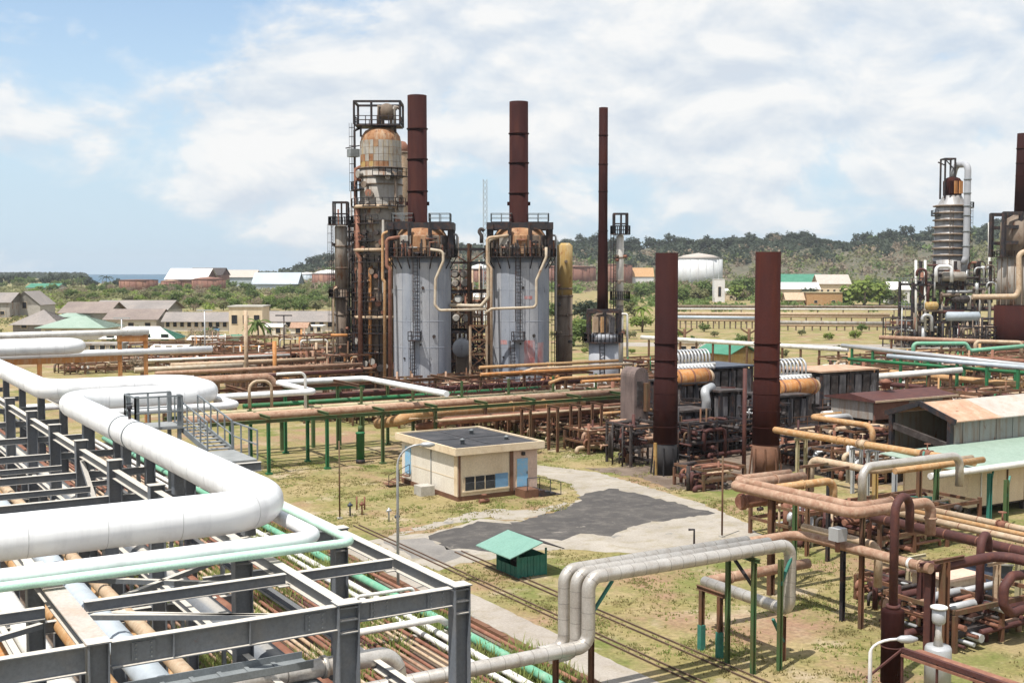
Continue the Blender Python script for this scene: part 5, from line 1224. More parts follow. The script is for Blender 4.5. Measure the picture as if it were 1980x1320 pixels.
# green-roofed cream building in front of the shed
c0 = G(1872, 1003, 0); zc = 3.3
t = thing('cream_shed', 'cream panelled shed on short legs under a pale green lean-to roof', 'shed', c0)
x, y = c0.x, c0.y
for i in range(9): MB().box((x+i*2.0+0.01,y,0.75),(x+i*2.0+1.97,y+0.12,zc)).build('wall_panel','cream_wall',t)
MB().box((x,y+0.125,0.75),(x+0.12,y+5.4,zc)).build('wall_panel','cream_wall',t)
MB().box((x+0.13,y+0.13,0.6),(x+18,y+5.4,0.74)).build('floor','burnt',t)
for i in range(9): MB().boxc((x+0.4+i*2,y+0.4),0.3,0.3,0,0.6).build('leg','burnt',t)
for xx in (2.1, 8.2): 
    v = MB().box((x+xx,y-0.03,2.1),(x+xx+0.85,y-0.003,3.0)).build('vent','cream_trim',t)
    for k in range(6): MB().bar((x+xx+0.05,y-0.05,2.18+k*0.14),(x+xx+0.8,y-0.05,2.18+k*0.14),0.04,0.03).build('slat','cream_trim',v)
MB().box((x+6.1,y-0.04,1.3),(x+6.6,y-0.003,1.75)).build('notice_plate','green_paint',t)
for xx in (1.2, 4.02, 6.0): MB().box((x+xx,y-0.08,0.6),(x+xx+0.09,y-0.004,zc)).build('down_pipe','white_clad' if xx < 2 else 'post_rust',t)
zt_ = zb-0.02
for k in range(9):
    xa = x-1.2+k*2.2; b = MB(); vs = [(xa,y-0.9,zc+0.05),(xa+2.19,y-0.9,zc+0.05),(xa+2.19,y0-0.06,zt_),(xa,y0-0.06,zt_)]; vs += [(v[0],v[1],v[2]+0.07) for v in vs]
    b.add(vs,[(0,3,2,1),(4,5,6,7),(0,1,5,4),(1,2,6,5),(2,3,7,6),(3,0,4,7)]); b.build('roof_sheet','pale_green_roof',t)
# ------------------------------------------------------------------ tall process units
CAMD = V(-fw.x, -fw.y, 0).normalized()           # horizontal direction from the plant back to the viewer
RT = V(rt.x, rt.y, 0).normalized()
def polar(c, ang, r_, z):
    """point round axis c; ang 0 faces the viewer, positive to the right"""
    d = CAMD*math.cos(R(ang))+RT*math.sin(R(ang)); return V(c[0]+d.x*r_, c[1]+d.y*r_, z)
def ring_platform(t, c, r0, r1, z, m='dark_steel', a0=-180, a1=180, rail=1.1):
    b = MB(); n_ = max(6, int((a1-a0)/12)); full = a1-a0 >= 359
    for i in range(n_):
        p = [polar(c, a0+(a1-a0)*(i+j)/n_, r_, z) for j in (0, 1) for r_ in (r0, r1)]
        q = [v+V(0,0,0.12) for v in p]
        b.add(p+q, [(0,1,3,2),(4,6,7,5),(1,5,7,3),(0,2,6,4)])
    b.build('platform', m, t)
    if rail:
        pts = [polar(c, a0+(a1-a0)*i/n_, r1-0.05, z+0.12) for i in range(n_+1)]
        railing(MB(), pts, rail, 0.08, True, 2.0).build('railing', m, t)
def stack_tube(name, t, c, prof, m, bands, parent_name=None):
    o = MB().lathe(c, prof, 32).build(name, m, t)
    for z, r_ in bands: MB().lathe(c, [(r_*1.0,z),(r_*1.06,z+0.02),(r_*1.06,z+0.16),(r_*1.0,z+0.18)], 32).build('band', m, t)
    return o
def heater(label, pxc, dep, wpx, y_top, st_pxt, st_w, st_y, bands, stain=False):
    c = gnd(pxc, dep); k = dep/F; r_ = wpx*k/2; Z = lambda y: gz(y, dep)
    t = thing('fired_heater', label, 'heater', c)
    zb = Z(y_top)
    sh = MB().lathe(c, [(r_*1.0,0.0),(r_*1.0,zb)], 40).build('shell', 'heater_paint', t)
    # plate strips between vertical seams
    n_ = 10
    for i in range(n_):
        a0 = -95+190*i/n_; a1 = a0+190/n_-0.8; b = MB(); pts = []
        for j in range(5):
            an = a0+(a1-a0)*j/4; pts.append(an)
        vs = [polar(c, an, r_+0.03+0.01*(i%2), 0.6) for an in pts]+[polar(c, an, r_+0.03+0.01*(i%2), zb-0.7) for an in pts]
        b.add(vs, [(j, j+1, 5+j+1, 5+j) for j in range(4)], True)
        b.build('shell_plate', 'heater_light' if (i in (1, 2, 5, 6)) else 'heater_paint', sh)
    for z in (0.5, Z(560) , Z(620), Z(670)): MB().lathe(c, [(r_+0.045,z),(r_+0.06,z+0.02),(r_+0.06,z+0.06),(r_+0.045,z+0.08)], 40).build('seam_ring', 'heater_paint', sh)
    if stain:
        for a0, a1, z0, z1 in ((8, 30, Z(705), Z(655)), (36, 52, Z(712), Z(660)), (-40, -25, Z(663), Z(655)), (8, 24, Z(577), Z(571))):
            b = MB(); vs = [polar(c, a0+(a1-a0)*j/5, r_+0.055, z) for z in (z0, z1) for j in range(6)]
            b.add(vs, [(j, j+1, 7+j, 6+j) for j in range(5)], True); b.build('faded_red_paint', 'red_stain', sh)
    ring_platform(t, c, r_-0.2, r_+1.0, zb, 'dark_steel')
    for an in range(-80, 81, 20):
        MB().bar(polar(c, an, r_+0.9, zb), polar(c, an, r_+0.02, zb-1.5), 0.12).build('bracket', 'dark_steel', t)
    # convection dome and header boxes
    zd = Z(436)
    MB().lathe(c, [(r_*0.92,zb+0.15),(r_*0.95,zb+1.6),(r_*0.92,zd-1.6),(r_*0.74,zd-0.5),(r_*0.4,zd)], 32).build('convection_dome', 'dome_rust', t)
    for i, an in enumerate((-62, -30, 0, 27, 58)):
        p = polar(c, an, r_*0.95, 0); q = polar(c, an, r_*1.02, 0); s_ = V(-(q-p).y, (q-p).x, 0).normalized()*0.85
        MB().add([p-s_+V(0,0,zb+0.5), p+s_+V(0,0,zb+0.5), q+s_+V(0,0,zb+0.5), q-s_+V(0,0,zb+0.5), p-s_+V(0,0,zd-1.4), p+s_+V(0,0,zd-1.4), q+s_+V(0,0,zd-1.5), q-s_+V(0,0,zd-1.5)],
                 [(3,2,6,7),(2,1,5,6),(0,3,7,4),(4,7,6,5)]).build('access_panel', ('tower_low','tower_mid','dome_rust','tower_low','burnt')[i], t)
    rr = random.Random(int(pxc))
    for i in range(44):
        an = rr.uniform(-85, 85); p = polar(c, an, r_+rr.uniform(0.1,0.8), zb+0.12)
        MB().bar(p, p+V(0,0,rr.uniform(0.8,2.4)), 0.16).build('burner_pipe', rr.choice(('rust_brown','burnt','burnt','tower_low')), t)
    for i in range(10):
        an = rr.uniform(-80, 70); z = zb+rr.uniform(0.3, 2.6); MB().tube([polar(c, an+d_*4, r_*0.98+0.35, z) for d_ in range(5)], 0.13, 6).build('header_pipe', rr.choice(('rust_brown','burnt','tower_mid','dark_steel')), t)
    # black portal frame holding the stack
    W2 = 57*k; zf = Z(432)
    for sx in (-1, 1):
        for sy in (-0.55, 0.55):
            q = c+RT*W2*sx+CAMD*r_*sy; MB().boxc(q, 0.6, 0.6, zb+0.1, zf-0.9).build('frame_leg', 'dark_steel', t)
        a = c+RT*W2*sx+CAMD*r_*0.75; b_ = c+RT*W2*sx-CAMD*r_*0.75
        MB().bar(a+V(0,0,zf-0.45), b_+V(0,0,zf-0.45), 0.9, 0.95).build('frame_beam', 'dark_steel', t)
        q = c+RT*W2*sx+CAMD*r_*0.55
        MB().prism(q+CAMD*0.1, q-CAMD*0.1, [(0,zf-0.9-0),(-1.6*1,zf-0.9),(0,zf-2.6)] if sx < 0 else [(0,zf-0.9),(0,zf-2.6),(1.6,zf-0.9)]).build('knee_plate', 'dark_steel', t) if False else None
    for sy in (-0.6, 0.6):
        a = c-RT*W2*1.1+CAMD*r_*sy; b_ = c+RT*W2*1.1+CAMD*r_*sy
        MB().bar(a+V(0,0,zf-0.45), b_+V(0,0,zf-0.45), 0.6, 0.95).build('frame_beam', 'dark_steel', t)
        for sx in (-0.34, 0.34):
            q = c+RT*W2*sx+CAMD*r_*(sy*1.55); MB().boxc(q, 0.4, 0.4, zb+0.1, zf-0.1).build('frame_leg', 'dark_steel', t)
    for sx in (-1, 1):
        q = c+RT*(W2*0.62*sx)
        pts = [q+RT*1.4*sx*s1+CAMD*1.6*s2+V(0,0,zf+0.05) for s1, s2 in ((-1,1),(1,1),(1,-1),(-1,-1))]
        MB().add(pts+[p+V(0,0,0.12) for p in pts], [(0,3,2,1),(4,5,6,7),(0,1,5,4),(1,2,6,5),(2,3,7,6),(3,0,4,7)]).build('top_platform', 'dark_steel', t)
        railing(MB(), [p+V(0,0,0.12) for p in pts], 1.1, 0.09, True, 1.4, True).build('railing', 'rail_grey', t)
    # stack
    rs = st_w*k/2; cs = gnd(pxc+(st_pxt[1]-pxc), dep); zt = Z(st_y)
    zc0 = Z(430)
    s = MB().lathe(cs, [(rs*1.12,zc0-0.9),(rs*1.12,zc0),(rs*1.06,zc0+0.05),(rs*1.0,zt*0.55),(rs*0.97,zt),(rs*0.9,zt),(rs*0.88,zt-2.5)], 32).build('stack', 'stack_rust', t)
    for yb in bands: z = Z(yb); MB().lathe(cs, [(rs*0.99,z),(rs*1.07,z+0.03),(rs*1.07,z+0.17),(rs*0.99,z+0.2)], 32).build('stack_band', 'stack_rust', s)
    for yb in (398,):
        for an in (-85, 85): p = polar(cs, an, rs*1.0, Z(yb)); MB().boxc(p, 0.4, 0.4, p.z, p.z+0.5).build('lifting_lug', 'stack_rust', s)
    # ladders with a landing
    for an, z0, z1 in ((-8 if not stain else -3, Z(652), zb+0.4), (-14 if not stain else -14, 0.3, Z(655))):
        p = polar(c, an, r_+0.35, 0); o_ = polar(c, an, 1, 0)-V(c[0],c[1],0); sd = V(-o_.y, o_.x, 0)
        ladder(MB(), p, z0, z1, sd, 0.6, True, o_).build('ladder', 'dark_steel', t)
    a_ = -8 if not stain else -3
    pts = [polar(c, a_+d, r_+e, Z(656)) for d, e in ((-9,0.06),(-9,1.3),(10,1.3),(10,0.06))]
    MB().add(pts+[p+V(0,0,0.15) for p in pts], [(0,3,2,1),(4,5,6,7),(0,1,5,4),(1,2,6,5),(2,3,7,6),(3,0,4,7)]).build('landing', 'dark_steel', t)
    railing(MB(), [p+V(0,0,0.15) for p in pts], 1.1, 0.08, True, 1.2).build('railing', 'dark_steel', t)
    rr = random.Random(9)
    for i in range(7):
        p = polar(c, rr.uniform(-50, 60), r_+0.06, rr.uniform(2, zb-3)); d = (p-V(c[0],c[1],p.z)).normalized()
        MB().tube([p, p+d*0.12], rr.uniform(0.12, 0.26), 10).build('peep_hole', 'burnt', sh)
    return t, c, r_, Z
t1, c1, rh1, Z1 = heater('left of the two big grey cylindrical heaters with a tall rust stack on top', 816, 160, 110, 498, (806, 808), 38, 188, (253, 311, 372))
t2, c2, rh2, Z2 = heater('right of the two big grey cylindrical heaters, with faded red paint low on its shell', 1005, 162, 113, 498, (1003, 1003), 37, 200, (262, 318, 376), True)
def ppx(pts, dep): return [DD(x, y, dep) for x, y in pts]
pipe('crossover_pipe', 'tan pipe dropping down the left grey heater and turning right between the heaters', ppx([(832,482),(857,486),(857,505),(842,540),(841,590),(850,600),(940,598)], 154.5), 0.18, 'pale_pipe', n=12, rb=0.6)
pipe('crossover_pipe', 'tan pipe dropping down the right grey heater and turning left between the heaters', ppx([(1056,478),(1056,498),(1037,542),(1037,594),(950,597),(938,606)], 156.5), 0.18, 'pale_pipe', n=12, rb=0.6)
pipe('crossover_pipe', 'pale pipe behind, joining the exchanger rack between the heaters', ppx([(870,590),(930,592),(944,575),(944,465),(965,458)], 159), 0.26, 'pale_pipe', n=10, rb=0.6)
pipe('riser_pipe', 'rusty brown riser pipe standing full height at the left edge of the left grey heater', ppx([(754,737),(754,520),(748,515),(748,462),(775,458)], 157), 0.24, 'rust_brown', n=12, rb=0.5)
pipe('orange_pipe', 'slimmer orange pipe left of the full height pipe at the left grey heater', ppx([(744,735),(744,545),(740,540),(740,452),(752,448)], 158), 0.2, 'rust_ochre', n=10, rb=0.4)
pipe('orange_pipe', 'rusty pipe standing between the grey heaters, left of the right one', ppx([(950,735),(950,520),(942,510),(942,460),(985,455)], 158), 0.2, 'tan_pipe', n=10, rb=0.5)
pipe('goose_neck', 'dark curled vent pipe above the left edge of the right grey heater', ppx([(931,470),(931,455),(926,448),(930,441),(936,447)], 158), 0.25, 'burnt', n=8, rb=0.3)
pipe('goose_neck', 'grey hoop pipe left of the frame of the left grey heater', ppx([(872,490),(872,455),(884,452),(884,490)], 161), 0.16, 'galv', n=8, rb=0.3)
pipe('goose_neck', 'grey hoop pipe right of the frame of the right grey heater', ppx([(1066,490),(1066,455),(1075,455),(1075,640)], 163), 0.16, 'galv', n=8, rb=0.3)

# exchanger structure between the heaters
c = gnd(905, 172); k = 172/F; Z = lambda y: gz(y, 172)
t = thing('exchanger_rack', 'rusty multi-storey exchanger rack between the two big grey heaters', 'structure', c)
for dx in (-3.0, 0.2, 3.0):
    for dy in (-3, 0, 3): MB().boxc(c+RT*dx+CAMD*dy, 0.32, 0.32, 0, Z(482)+ (0.8 if dx > 0 else 0)).build('post', 'post_rust' if dy else 'dark_steel', t)
for y in (482, 508, 564, 640, 668, 700):
    for dy in (-3, 3): MB().bar(c-RT*3.2+CAMD*dy+V(0,0,Z(y)), c+RT*3.2+CAMD*dy+V(0,0,Z(y)), 0.26, 0.32).build('beam', 'dark_steel', t)
    for dx in (-3, 0.2, 3): MB().bar(c+RT*dx-CAMD*3+V(0,0,Z(y)), c+RT*dx+CAMD*3+V(0,0,Z(y)), 0.22, 0.3).build('beam', 'post_rust', t)
for y in (564, 640):
    MB().add([c-RT*3.1-CAMD*3+V(0,0,Z(y)+0.2), c+RT*3.1-CAMD*3+V(0,0,Z(y)+0.2), c+RT*3.1+CAMD*3+V(0,0,Z(y)+0.2), c-RT*3.1+CAMD*3+V(0,0,Z(y)+0.2)], [(0,1,2,3),(3,2,1,0)]).build('deck', 'burnt', t)
for xa, ya, xb, yb in ((-3,482,0,508),(3,482,0.2,508),(-3,668,3,700),(3,668,-3,700)):
    MB().bar(c+RT*xa+CAMD*3.1+V(0,0,Z(ya)), c+RT*xb+CAMD*3.1+V(0,0,Z(yb)), 0.18).build('brace', 'post_rust', t)
for i, (px_, py_, rp) in enumerate(((879,530,7),(896,530,7),(880,548,7),(899,547,8),(882,615,7),(901,616,7),(886,578,8))):
    p = DD(px_, py_, 169.5); q = p-CAMD*5.5; r_ = rp*k
    o = thing('exchanger_drum', ('upper left','upper right','lower left of the upper four','lower right of the upper four','left of the lower pair','right of the lower pair','')[i]+' exchanger drum seen end-on in the rack between the heaters' if i < 6 else 'pale exchanger drum seen end-on above the deck between the heaters', 'drum', p, 'exchanger drums between the heaters' if i < 6 else None)
    MB().tube([p-CAMD*0.3, q], r_, 16).build('shell', 'tower_low' if i < 4 else 'rust_ochre' if i < 6 else 'white_clad', o)
    MB().tube([p+CAMD*0.15, p-CAMD*0.28], [r_*0.75, r_*1.08], 16).build('end_flange', 'tower_mid' if i != 6 else 'white_clad', o)
p = DD(893, 673, 168); r_ = 18*k
o = thing('white_drum', 'pale grey round-ended drum facing the viewer low between the heaters', 'drum', p)
prof = [V(0,0,0)]; pts = []; rad_ = []
for kk in range(7): an = math.pi/2*kk/6; pts.append(p+CAMD*r_*0.55*math.cos(an)); rad_.append(max(0.02, r_*math.sin(an)))
pts.append(p-CAMD*5); rad_.append(r_)
MB().tube(pts, rad_, 24).build('shell', 'heater_light', o)
for dx in (-0.6, 0, 0.6): MB().tube([p+RT*dx+V(0,0,r_*0.9), p+RT*dx+V(0,0,r_*1.5)], 0.12, 8).build('nozzle', 'white_clad', o)
for s_ in (0.8, 3.6): q = p-CAMD*s_; MB().boxc(q, r_*1.4, 0.4, 0, q.z-r_*0.6).build('saddle', 'tower_low', o)
# lattice pipe tower at the left of the right heater
for px_, lb in ((925, 'rusty lattice mast of pipes at the left foot of the right grey heater'),):
    c = gnd(px_, 158); t = thing('lattice_tower', lb, 'lattice tower', c)
    cs_ = [c+RT*a*1.1+CAMD*b_*1.1 for a, b_ in ((-1,1),(1,1),(1,-1),(-1,-1))]
    for q in cs_: MB().bar(q, q+V(0,0,9.5), 0.2).build('leg', 'tan_pipe', t)
    for j in range(5):
        for a, b_ in zip(cs_, cs_[1:]+cs_[:1]):
            z = j*1.9; MB().bar(a+V(0,0,z+0.1), b_+V(0,0,z+1.9), 0.12).build('brace', 'post_rust', t); MB().bar(a+V(0,0,z+1.9), b_+V(0,0,z+1.9), 0.12).build('brace', 'post_rust', t)

# slim heater with the thin stack
c = gnd(1168, 158); k = 158/F; Z = lambda y: gz(y, 158)
t = thing('slim_heater', 'small heater with a very thin tall rust stack, right of the two big heaters', 'heater', c)
MB().lathe(c, [(29*k,0),(29*k,Z(662))], 32).build('shell', 'heater_light', t)
MB().lathe(c, [(29.4*k,Z(705)),(29.6*k,Z(704)),(29.6*k,Z(703)),(29.4*k,Z(702))], 32).build('seam_ring', 'heater_paint', t)
ring_platform(t, c, 27*k, 38*k, Z(662), 'dark_steel')
MB().lathe(c, [(27*k,Z(661)),(27*k,Z(648)),(22*k,Z(644))], 28).build('upper_shell', 'heater_light', t)
MB().lathe(c, [(20*k,Z(646)),(20*k,Z(610)),(9*k,Z(602))], 24).build('convection_box', 'tower_low', t)
for sx in (-1, 1):
    for sy in (-1, 1):
        q = c+RT*29*k*sx+CAMD*20*k*sy; MB().boxc(q, 0.38, 0.38, Z(661), Z(600)).build('frame_leg', 'dark_steel', t)
    MB().bar(c+RT*29*k*sx-CAMD*20*k+V(0,0,Z(601)), c+RT*29*k*sx+CAMD*20*k+V(0,0,Z(601)), 0.4, 0.5).build('frame_beam', 'dark_steel', t)
for sy in (-1, 1):
    MB().bar(c-RT*31*k+CAMD*20*k*sy+V(0,0,Z(601)), c+RT*31*k+CAMD*20*k*sy+V(0,0,Z(601)), 0.4, 0.5).build('frame_beam', 'dark_steel', t)
    MB().boxc(c+CAMD*21*k*sy, 0.3, 0.3, Z(661), Z(601)).build('frame_leg', 'dark_steel', t)
for i, dx in enumerate((-18, -2, 14)): MB().boxc(c+RT*dx*k+CAMD*20.5*k, 0.8, 0.3, Z(642), Z(612)).build('access_panel', ('tan_pipe','rust_ochre','burnt_panel')[i], t)
cs = gnd(1165.5, 158)
MB().lathe(cs, [(11*k,Z(603)),(10.5*k,Z(560)),(8.8*k,Z(430)),(8.6*k,Z(211)),(8*k,Z(211)),(7.8*k,Z(230))], 24).build('stack', 'stack_rust', t)
for y in (265, 320, 372, 448, 500, 540): z = Z(y); MB().lathe(cs, [(8.7*k,z),(10*k if y > 430 else 9.3*k,z+0.02),(10*k if y > 430 else 9.3*k,z+0.14),(8.7*k,z+0.16)], 24).build('stack_band', 'stack_rust', t)
ladder(MB(), polar(c, -10, 30.5*k, 0), 0.3, Z(655), RT, 0.6, False).build('ladder', 'dark_steel', t)

# main fractionating tower
c = gnd(738, 172); k = 172/F; Z = lambda y: gz(y, 172)
t = thing('fractionating_tower', 'tallest rusty column tower with yellowed insulation and a framed top platform', 'tower', c)
R0 = 40*k
MB().lathe(c, [(43*k,0),(43*k,Z(560)),(43*k,Z(520))], 32).build('lower_shell', 'tower_low', t)
MB().lathe(c, [(43*k,Z(519.6)),(43*k,Z(392)),(41*k,Z(388)),(41*k,Z(330))], 32).build('middle_shell', 'tower_mid', t)
MB().lathe(c, [(39*k,Z(329.6)),(39*k,Z(277)),(37*k,Z(266)),(30*k,Z(256)),(18*k,Z(250)),(5*k,Z(248))], 32).build('top_shell', 'dome_rust', t)
cr_ = random.Random(17)
for i in range(4):            # cladding sheets of the upper barrel
    for j in range(14):
        an0 = -98+196*j/14; an1 = an0+196/14-0.9; z0 = Z(329-13.5*i); z1 = Z(329-13.5*i-13.0)
        vs = [polar(c, an0+(an1-an0)*q/2, 39*k+0.04+0.015*((i+j)%2), z) for z in (z0, z1) for q in range(3)]
        MB().add(vs, [(0,1,4,3),(1,2,5,4)], True).build('cladding_sheet', cr_.choice((('dome_rust','dome_rust','insul_yellow','clad_grey'),('insul_yellow','dome_rust','clad_grey'),('clad_grey','clad_grey','clad_grey','insul_yellow'),('clad_grey','clad_grey','dome_rust'))[i]) if j < 9-i % 2 else 'clad_grey', t)
for y in (329, 345, 360, 400, 430, 470, 520, 560, 600, 640, 680): z = Z(y); rb_ = (43 if y > 390 else 41)*k; MB().lathe(c, [(rb_,z),(rb_+0.14,z+0.02),(rb_+0.14,z+0.2),(rb_,z+0.22)], 32).build('stiffener_ring', 'tower_low', t)
for y, a0, a1 in ((402, -95, 60), (345, -10, 75), (370, -100, -40), (435, -100, 0), (468, -100, -10), (508, -95, 30), (545, -95, -20), (582, -95, 20), (615, -90, 10), (643, -95, 20), (680, -95, 25)): ring_platform(t, c, 43*k, 43*k+1.1, Z(y), 'dark_steel', a0, a1)
rr = random.Random(5)
for i in range(60):
    y = rr.uniform(335, 720); an = rr.uniform(-80, 55); p = polar(c, an, 42*k, Z(y)); d = (p-V(c[0],c[1],p.z)).normalized()
    b = MB().tube([p, p+d*0.7], rr.uniform(0.18,0.4), 10); b.tube([p+d*0.65, p+d*0.85], rr.uniform(0.3,0.55), 12); b.build('manway', rr.choice(('burnt','tower_low','rust_brown','tower_mid')), t)
for an, r_, y0, y1, mm in ((-70, 0.24, 735, 330, 'rust_brown'), (-55, 0.2, 735, 460, 'tower_low'), (-20, 0.26, 735, 520, 'rust_orange'), (10, 0.2, 735, 430, 'tower_mid'), (25, 0.3, 735, 470, 'rust_ochre'), (-38, 0.16, 735, 560, 'burnt'), (-30, 0.14, 640, 400, 'burnt'), (-62, 0.18, 735, 350, 'burnt'), (0, 0.12, 720, 500, 'dark_steel'), (38, 0.16, 735, 340, 'tower_low'), (-88, 0.2, 735, 255, 'dark_steel')):
    MB().tube([polar(c, an, 43*k+0.55, Z(y0)), polar(c, an, 43*k+0.55, Z(y1)), polar(c, an, 40*k, Z(y1)+0.4)], r_, 10).build('riser_pipe', mm, t)
for y in (402, 484, 612):
    MB().tube([polar(c, -80, 43*k+0.6, Z(y)), polar(c, -45, 43*k+1.2, Z(y)), polar(c, 0, 43*k+0.9, Z(y)), polar(c, 40, 43*k+0.7, Z(y))], 0.26, 10).build('cross_pipe', 'tan_pipe', t)
for z0, z1, an in ((Z(700), Z(545), -84), (Z(545), Z(402), -88), (Z(402), Z(240), -92), (Z(640), Z(470), -25)):
    p = polar(c, an, 43*k+0.6, 0); o_ = (p-V(c[0],c[1],0)).normalized(); ladder(MB(), p, z0, z1, V(-o_.y,o_.x,0), 0.6, True, o_).build('ladder', 'dark_steel', t)
# framed platform on top
zt0, zt1 = Z(246), Z(203)
fr = [c+RT*a*40*k+CAMD*b_*30*k for a, b_ in ((-1.18,1),(1,1),(1,-1),(-1.18,-1))]
MB().add([V(q.x,q.y,zt0-0.15) for q in fr]+[V(q.x,q.y,zt0) for q in fr], [(0,3,2,1),(4,5,6,7),(0,1,5,4),(1,2,6,5),(2,3,7,6),(3,0,4,7)]).build('top_platform', 'dark_steel', t)
railing(MB(), [V(q.x,q.y,zt0) for q in fr], 1.2, 0.1, True, 1.6, True).build('railing', 'dark_steel', t)
for q in fr+[(fr[0]+fr[1])/2+RT*-0.8, (fr[2]+fr[3])/2]: MB().boxc(q, 0.25, 0.25, zt0, zt1 if q in fr else zt1).build('frame_post', 'dark_steel', t)
for a, b_ in zip(fr, fr[1:]+fr[:1]): MB().bar(V(a.x,a.y,zt1), V(b_.x,b_.y,zt1), 0.28, 0.3).build('frame_beam', 'dark_steel', t)
q = c+RT*12*k
MB().lathe((q.x,q.y), [(0.9,zt0+0.9),(1.0,zt0+2.2),(0.8,zt0+3.0),(0.3,zt0+3.2)], 14).build('relief_drum', 'tower_low', t)
for dx in (-4, 4, 20, 27): q = c+RT*dx*k; MB().tube([V(q.x,q.y,zt0-0.9), V(q.x,q.y,zt0+rr.uniform(1.8,3.2)), V(q.x,q.y,zt0+2.5)+RT*0.8], 0.28, 8).build('vent_pipe', 'tower_low' if dx < 10 else 'tower_mid', t)
for q in (fr[0], fr[1]): MB().boxc(q-CAMD*1.2+RT*(0.8 if q is fr[0] else -0.8), 0.22, 0.22, Z(268), zt0-0.1).build('frame_post', 'dark_steel', t)
MB().bar(polar(c, -92, 41*k, Z(283)), polar(c, -100, 41*k+2.2, Z(287)), 0.14).build('davit', 'dark_steel', t)
q = polar(c, -90, 41*k+0.9, Z(305)); MB().boxc(q, 1.4, 1.4, Z(305), Z(290)).build('side_box', 'rail_grey', t)
# twin column behind
c = gnd(778, 182); k = 182/F; Z = lambda y: gz(y, 182)
t = thing('rear_column', 'rust-topped column mostly hidden behind the tallest tower and left rust stack', 'column', c)
MB().lathe(c, [(15*k,0),(15*k,Z(300)),(13*k,Z(285)),(7*k,Z(277)),(1*k,Z(275))], 24).build('shell', 'tan_pipe', t)
MB().lathe(c, [(15.3*k,Z(300)),(13.3*k,Z(284.5)),(7.2*k,Z(276)),(1*k,Z(274.5))], 24).build('top_dome', 'rust_brown', t)
for y in (300, 420): MB().lathe(c, [(15.2*k,Z(y)),(16.5*k,Z(y)+0.1),(16.5*k,Z(y)+0.3),(15.2*k,Z(y)+0.4)], 24).build('ring', 'tower_low', t)

def slim_column(label, pxc, dep, wpx, ytop, m, lower=None, ysplit=None, cage=None, plat=(), bands=()):
    c = gnd(pxc, dep); k = dep/F; Z = lambda y: gz(y, dep); r_ = wpx*k/2
    t = thing('slim_column', label, 'column', c)
    if lower:
        MB().lathe(c, [(r_*1.02,0),(r_*1.02,Z(ysplit)-0.01)], 24).build('lower_shell', lower, t)
        MB().lathe(c, [(r_,Z(ysplit)),(r_,Z(ytop)-0.4),(r_*0.6,Z(ytop))], 24).build('upper_shell', m, t)
    else: MB().lathe(c, [(r_,0),(r_,Z(ytop)-0.4),(r_*0.6,Z(ytop))], 24).build('shell', m, t)
    for y in bands: z = Z(y); MB().lathe(c, [(r_,z),(r_*1.1,z+0.02),(r_*1.1,z+0.25),(r_,z+0.27)], 24).build('band', 'tower_low', t)
    for y in plat: ring_platform(t, c, r_*0.9, r_+0.9, Z(y), 'dark_steel')
    if cage:
        y0, y1, w_ = cage
        cs_ = [c+RT*a*w_*k/2+CAMD*b_*w_*k/2 for a, b_ in ((-1,1),(1,1),(1,-1),(-1,-1))]
        for q in cs_+[c+RT*0.1]: MB().boxc(q, 0.2, 0.2, Z(y0), Z(y1)).build('cage_post', 'dark_steel', t)
        for a, b_ in zip(cs_, cs_[1:]+cs_[:1]):
            MB().bar(a+V(0,0,Z(y1)), b_+V(0,0,Z(y1)), 0.22).build('cage_beam', 'dark_steel', t); MB().bar(a+V(0,0,Z((y0+y1)/2)), b_+V(0,0,Z((y0+y1)/2)), 0.12).build('cage_beam', 'dark_steel', t)
    p = polar(c, -60, r_+0.4, 0); o_ = (p-V(c[0],c[1],0)).normalized()
    ladder(MB(), p, 0.3, Z(ytop), V(-o_.y,o_.x,0), 0.55, True, o_).build('ladder', 'dark_steel', t)
    rr = random.Random(int(pxc))
    for i in range(int((735-ytop)/28)):
        q = polar(c, rr.uniform(-80,80), r_*0.95, Z(rr.uniform(ytop+20,725))); d = (q-V(c[0],c[1],q.z)).normalized(); MB().tube([q,q+d*0.5],0.22,8).build('nozzle',rr.choice(('burnt','tower_low','rust_brown')),t)
    return t, c, r_, Z
slim_column('slim grey rusty column with a small framed top, left of the tallest tower', 660, 172, 25, 434, 'tower_mid', 'tower_low', 560, (436, 392, 26), (436, 575, 700), (478, 520, 610, 668))
slim_column('slim white column with a dark cage on its top, right of the thin stack', 1199, 166, 14, 452, 'white_clad', 'tower_mid', 590, (452, 414, 25), (454, 580), (500, 545, 640))
slim_column('thick short column with yellow insulated top half, between the big and slim heaters', 1092, 168, 30, 470, 'insul_yellow', 'tower_low', 572, None, (), (560, 574, 610, 650))
pipe('rusty_pipe', 'thin rusty pipe rising beside the yellow-topped column', ppx([(1076,720),(1076,480)], 168), 0.12, 'tan_pipe', n=8)
pipe('rusty_pipe', 'orange pipe standing left of the slim grey column', ppx([(645,735),(645,560),(652,555)], 171), 0.16, 'tan_pipe', n=8)
pipe('rusty_pipe', 'rust pipe stretching from the slim grey column to the tallest tower', ppx([(640,648),(672,648)], 168), 0.22, 'rust_orange', n=8)
pipe('rusty_pipe', 'thick brown riser between the slim grey column and the tallest tower', ppx([(697,735),(697,500),(692,490),(692,400)], 169), 0.34, 'rust_brown', n=10)
pipe('white_pipe', 'small white hoop pipe at the right of the slim white column', ppx([(1200,607),(1213,607),(1213,690)], 160), 0.15, 'white_clad', n=8, rb=0.3)
t = thing('connecting_gallery', 'dark steel gallery tying the slim grey column to the tallest tower', 'gallery', DD(680, 460, 172))
for y in (438, 448, 462): MB().bar(DD(672,y,171), DD(700,y,171), 0.3, 0.25).build('beam', 'dark_steel', t)
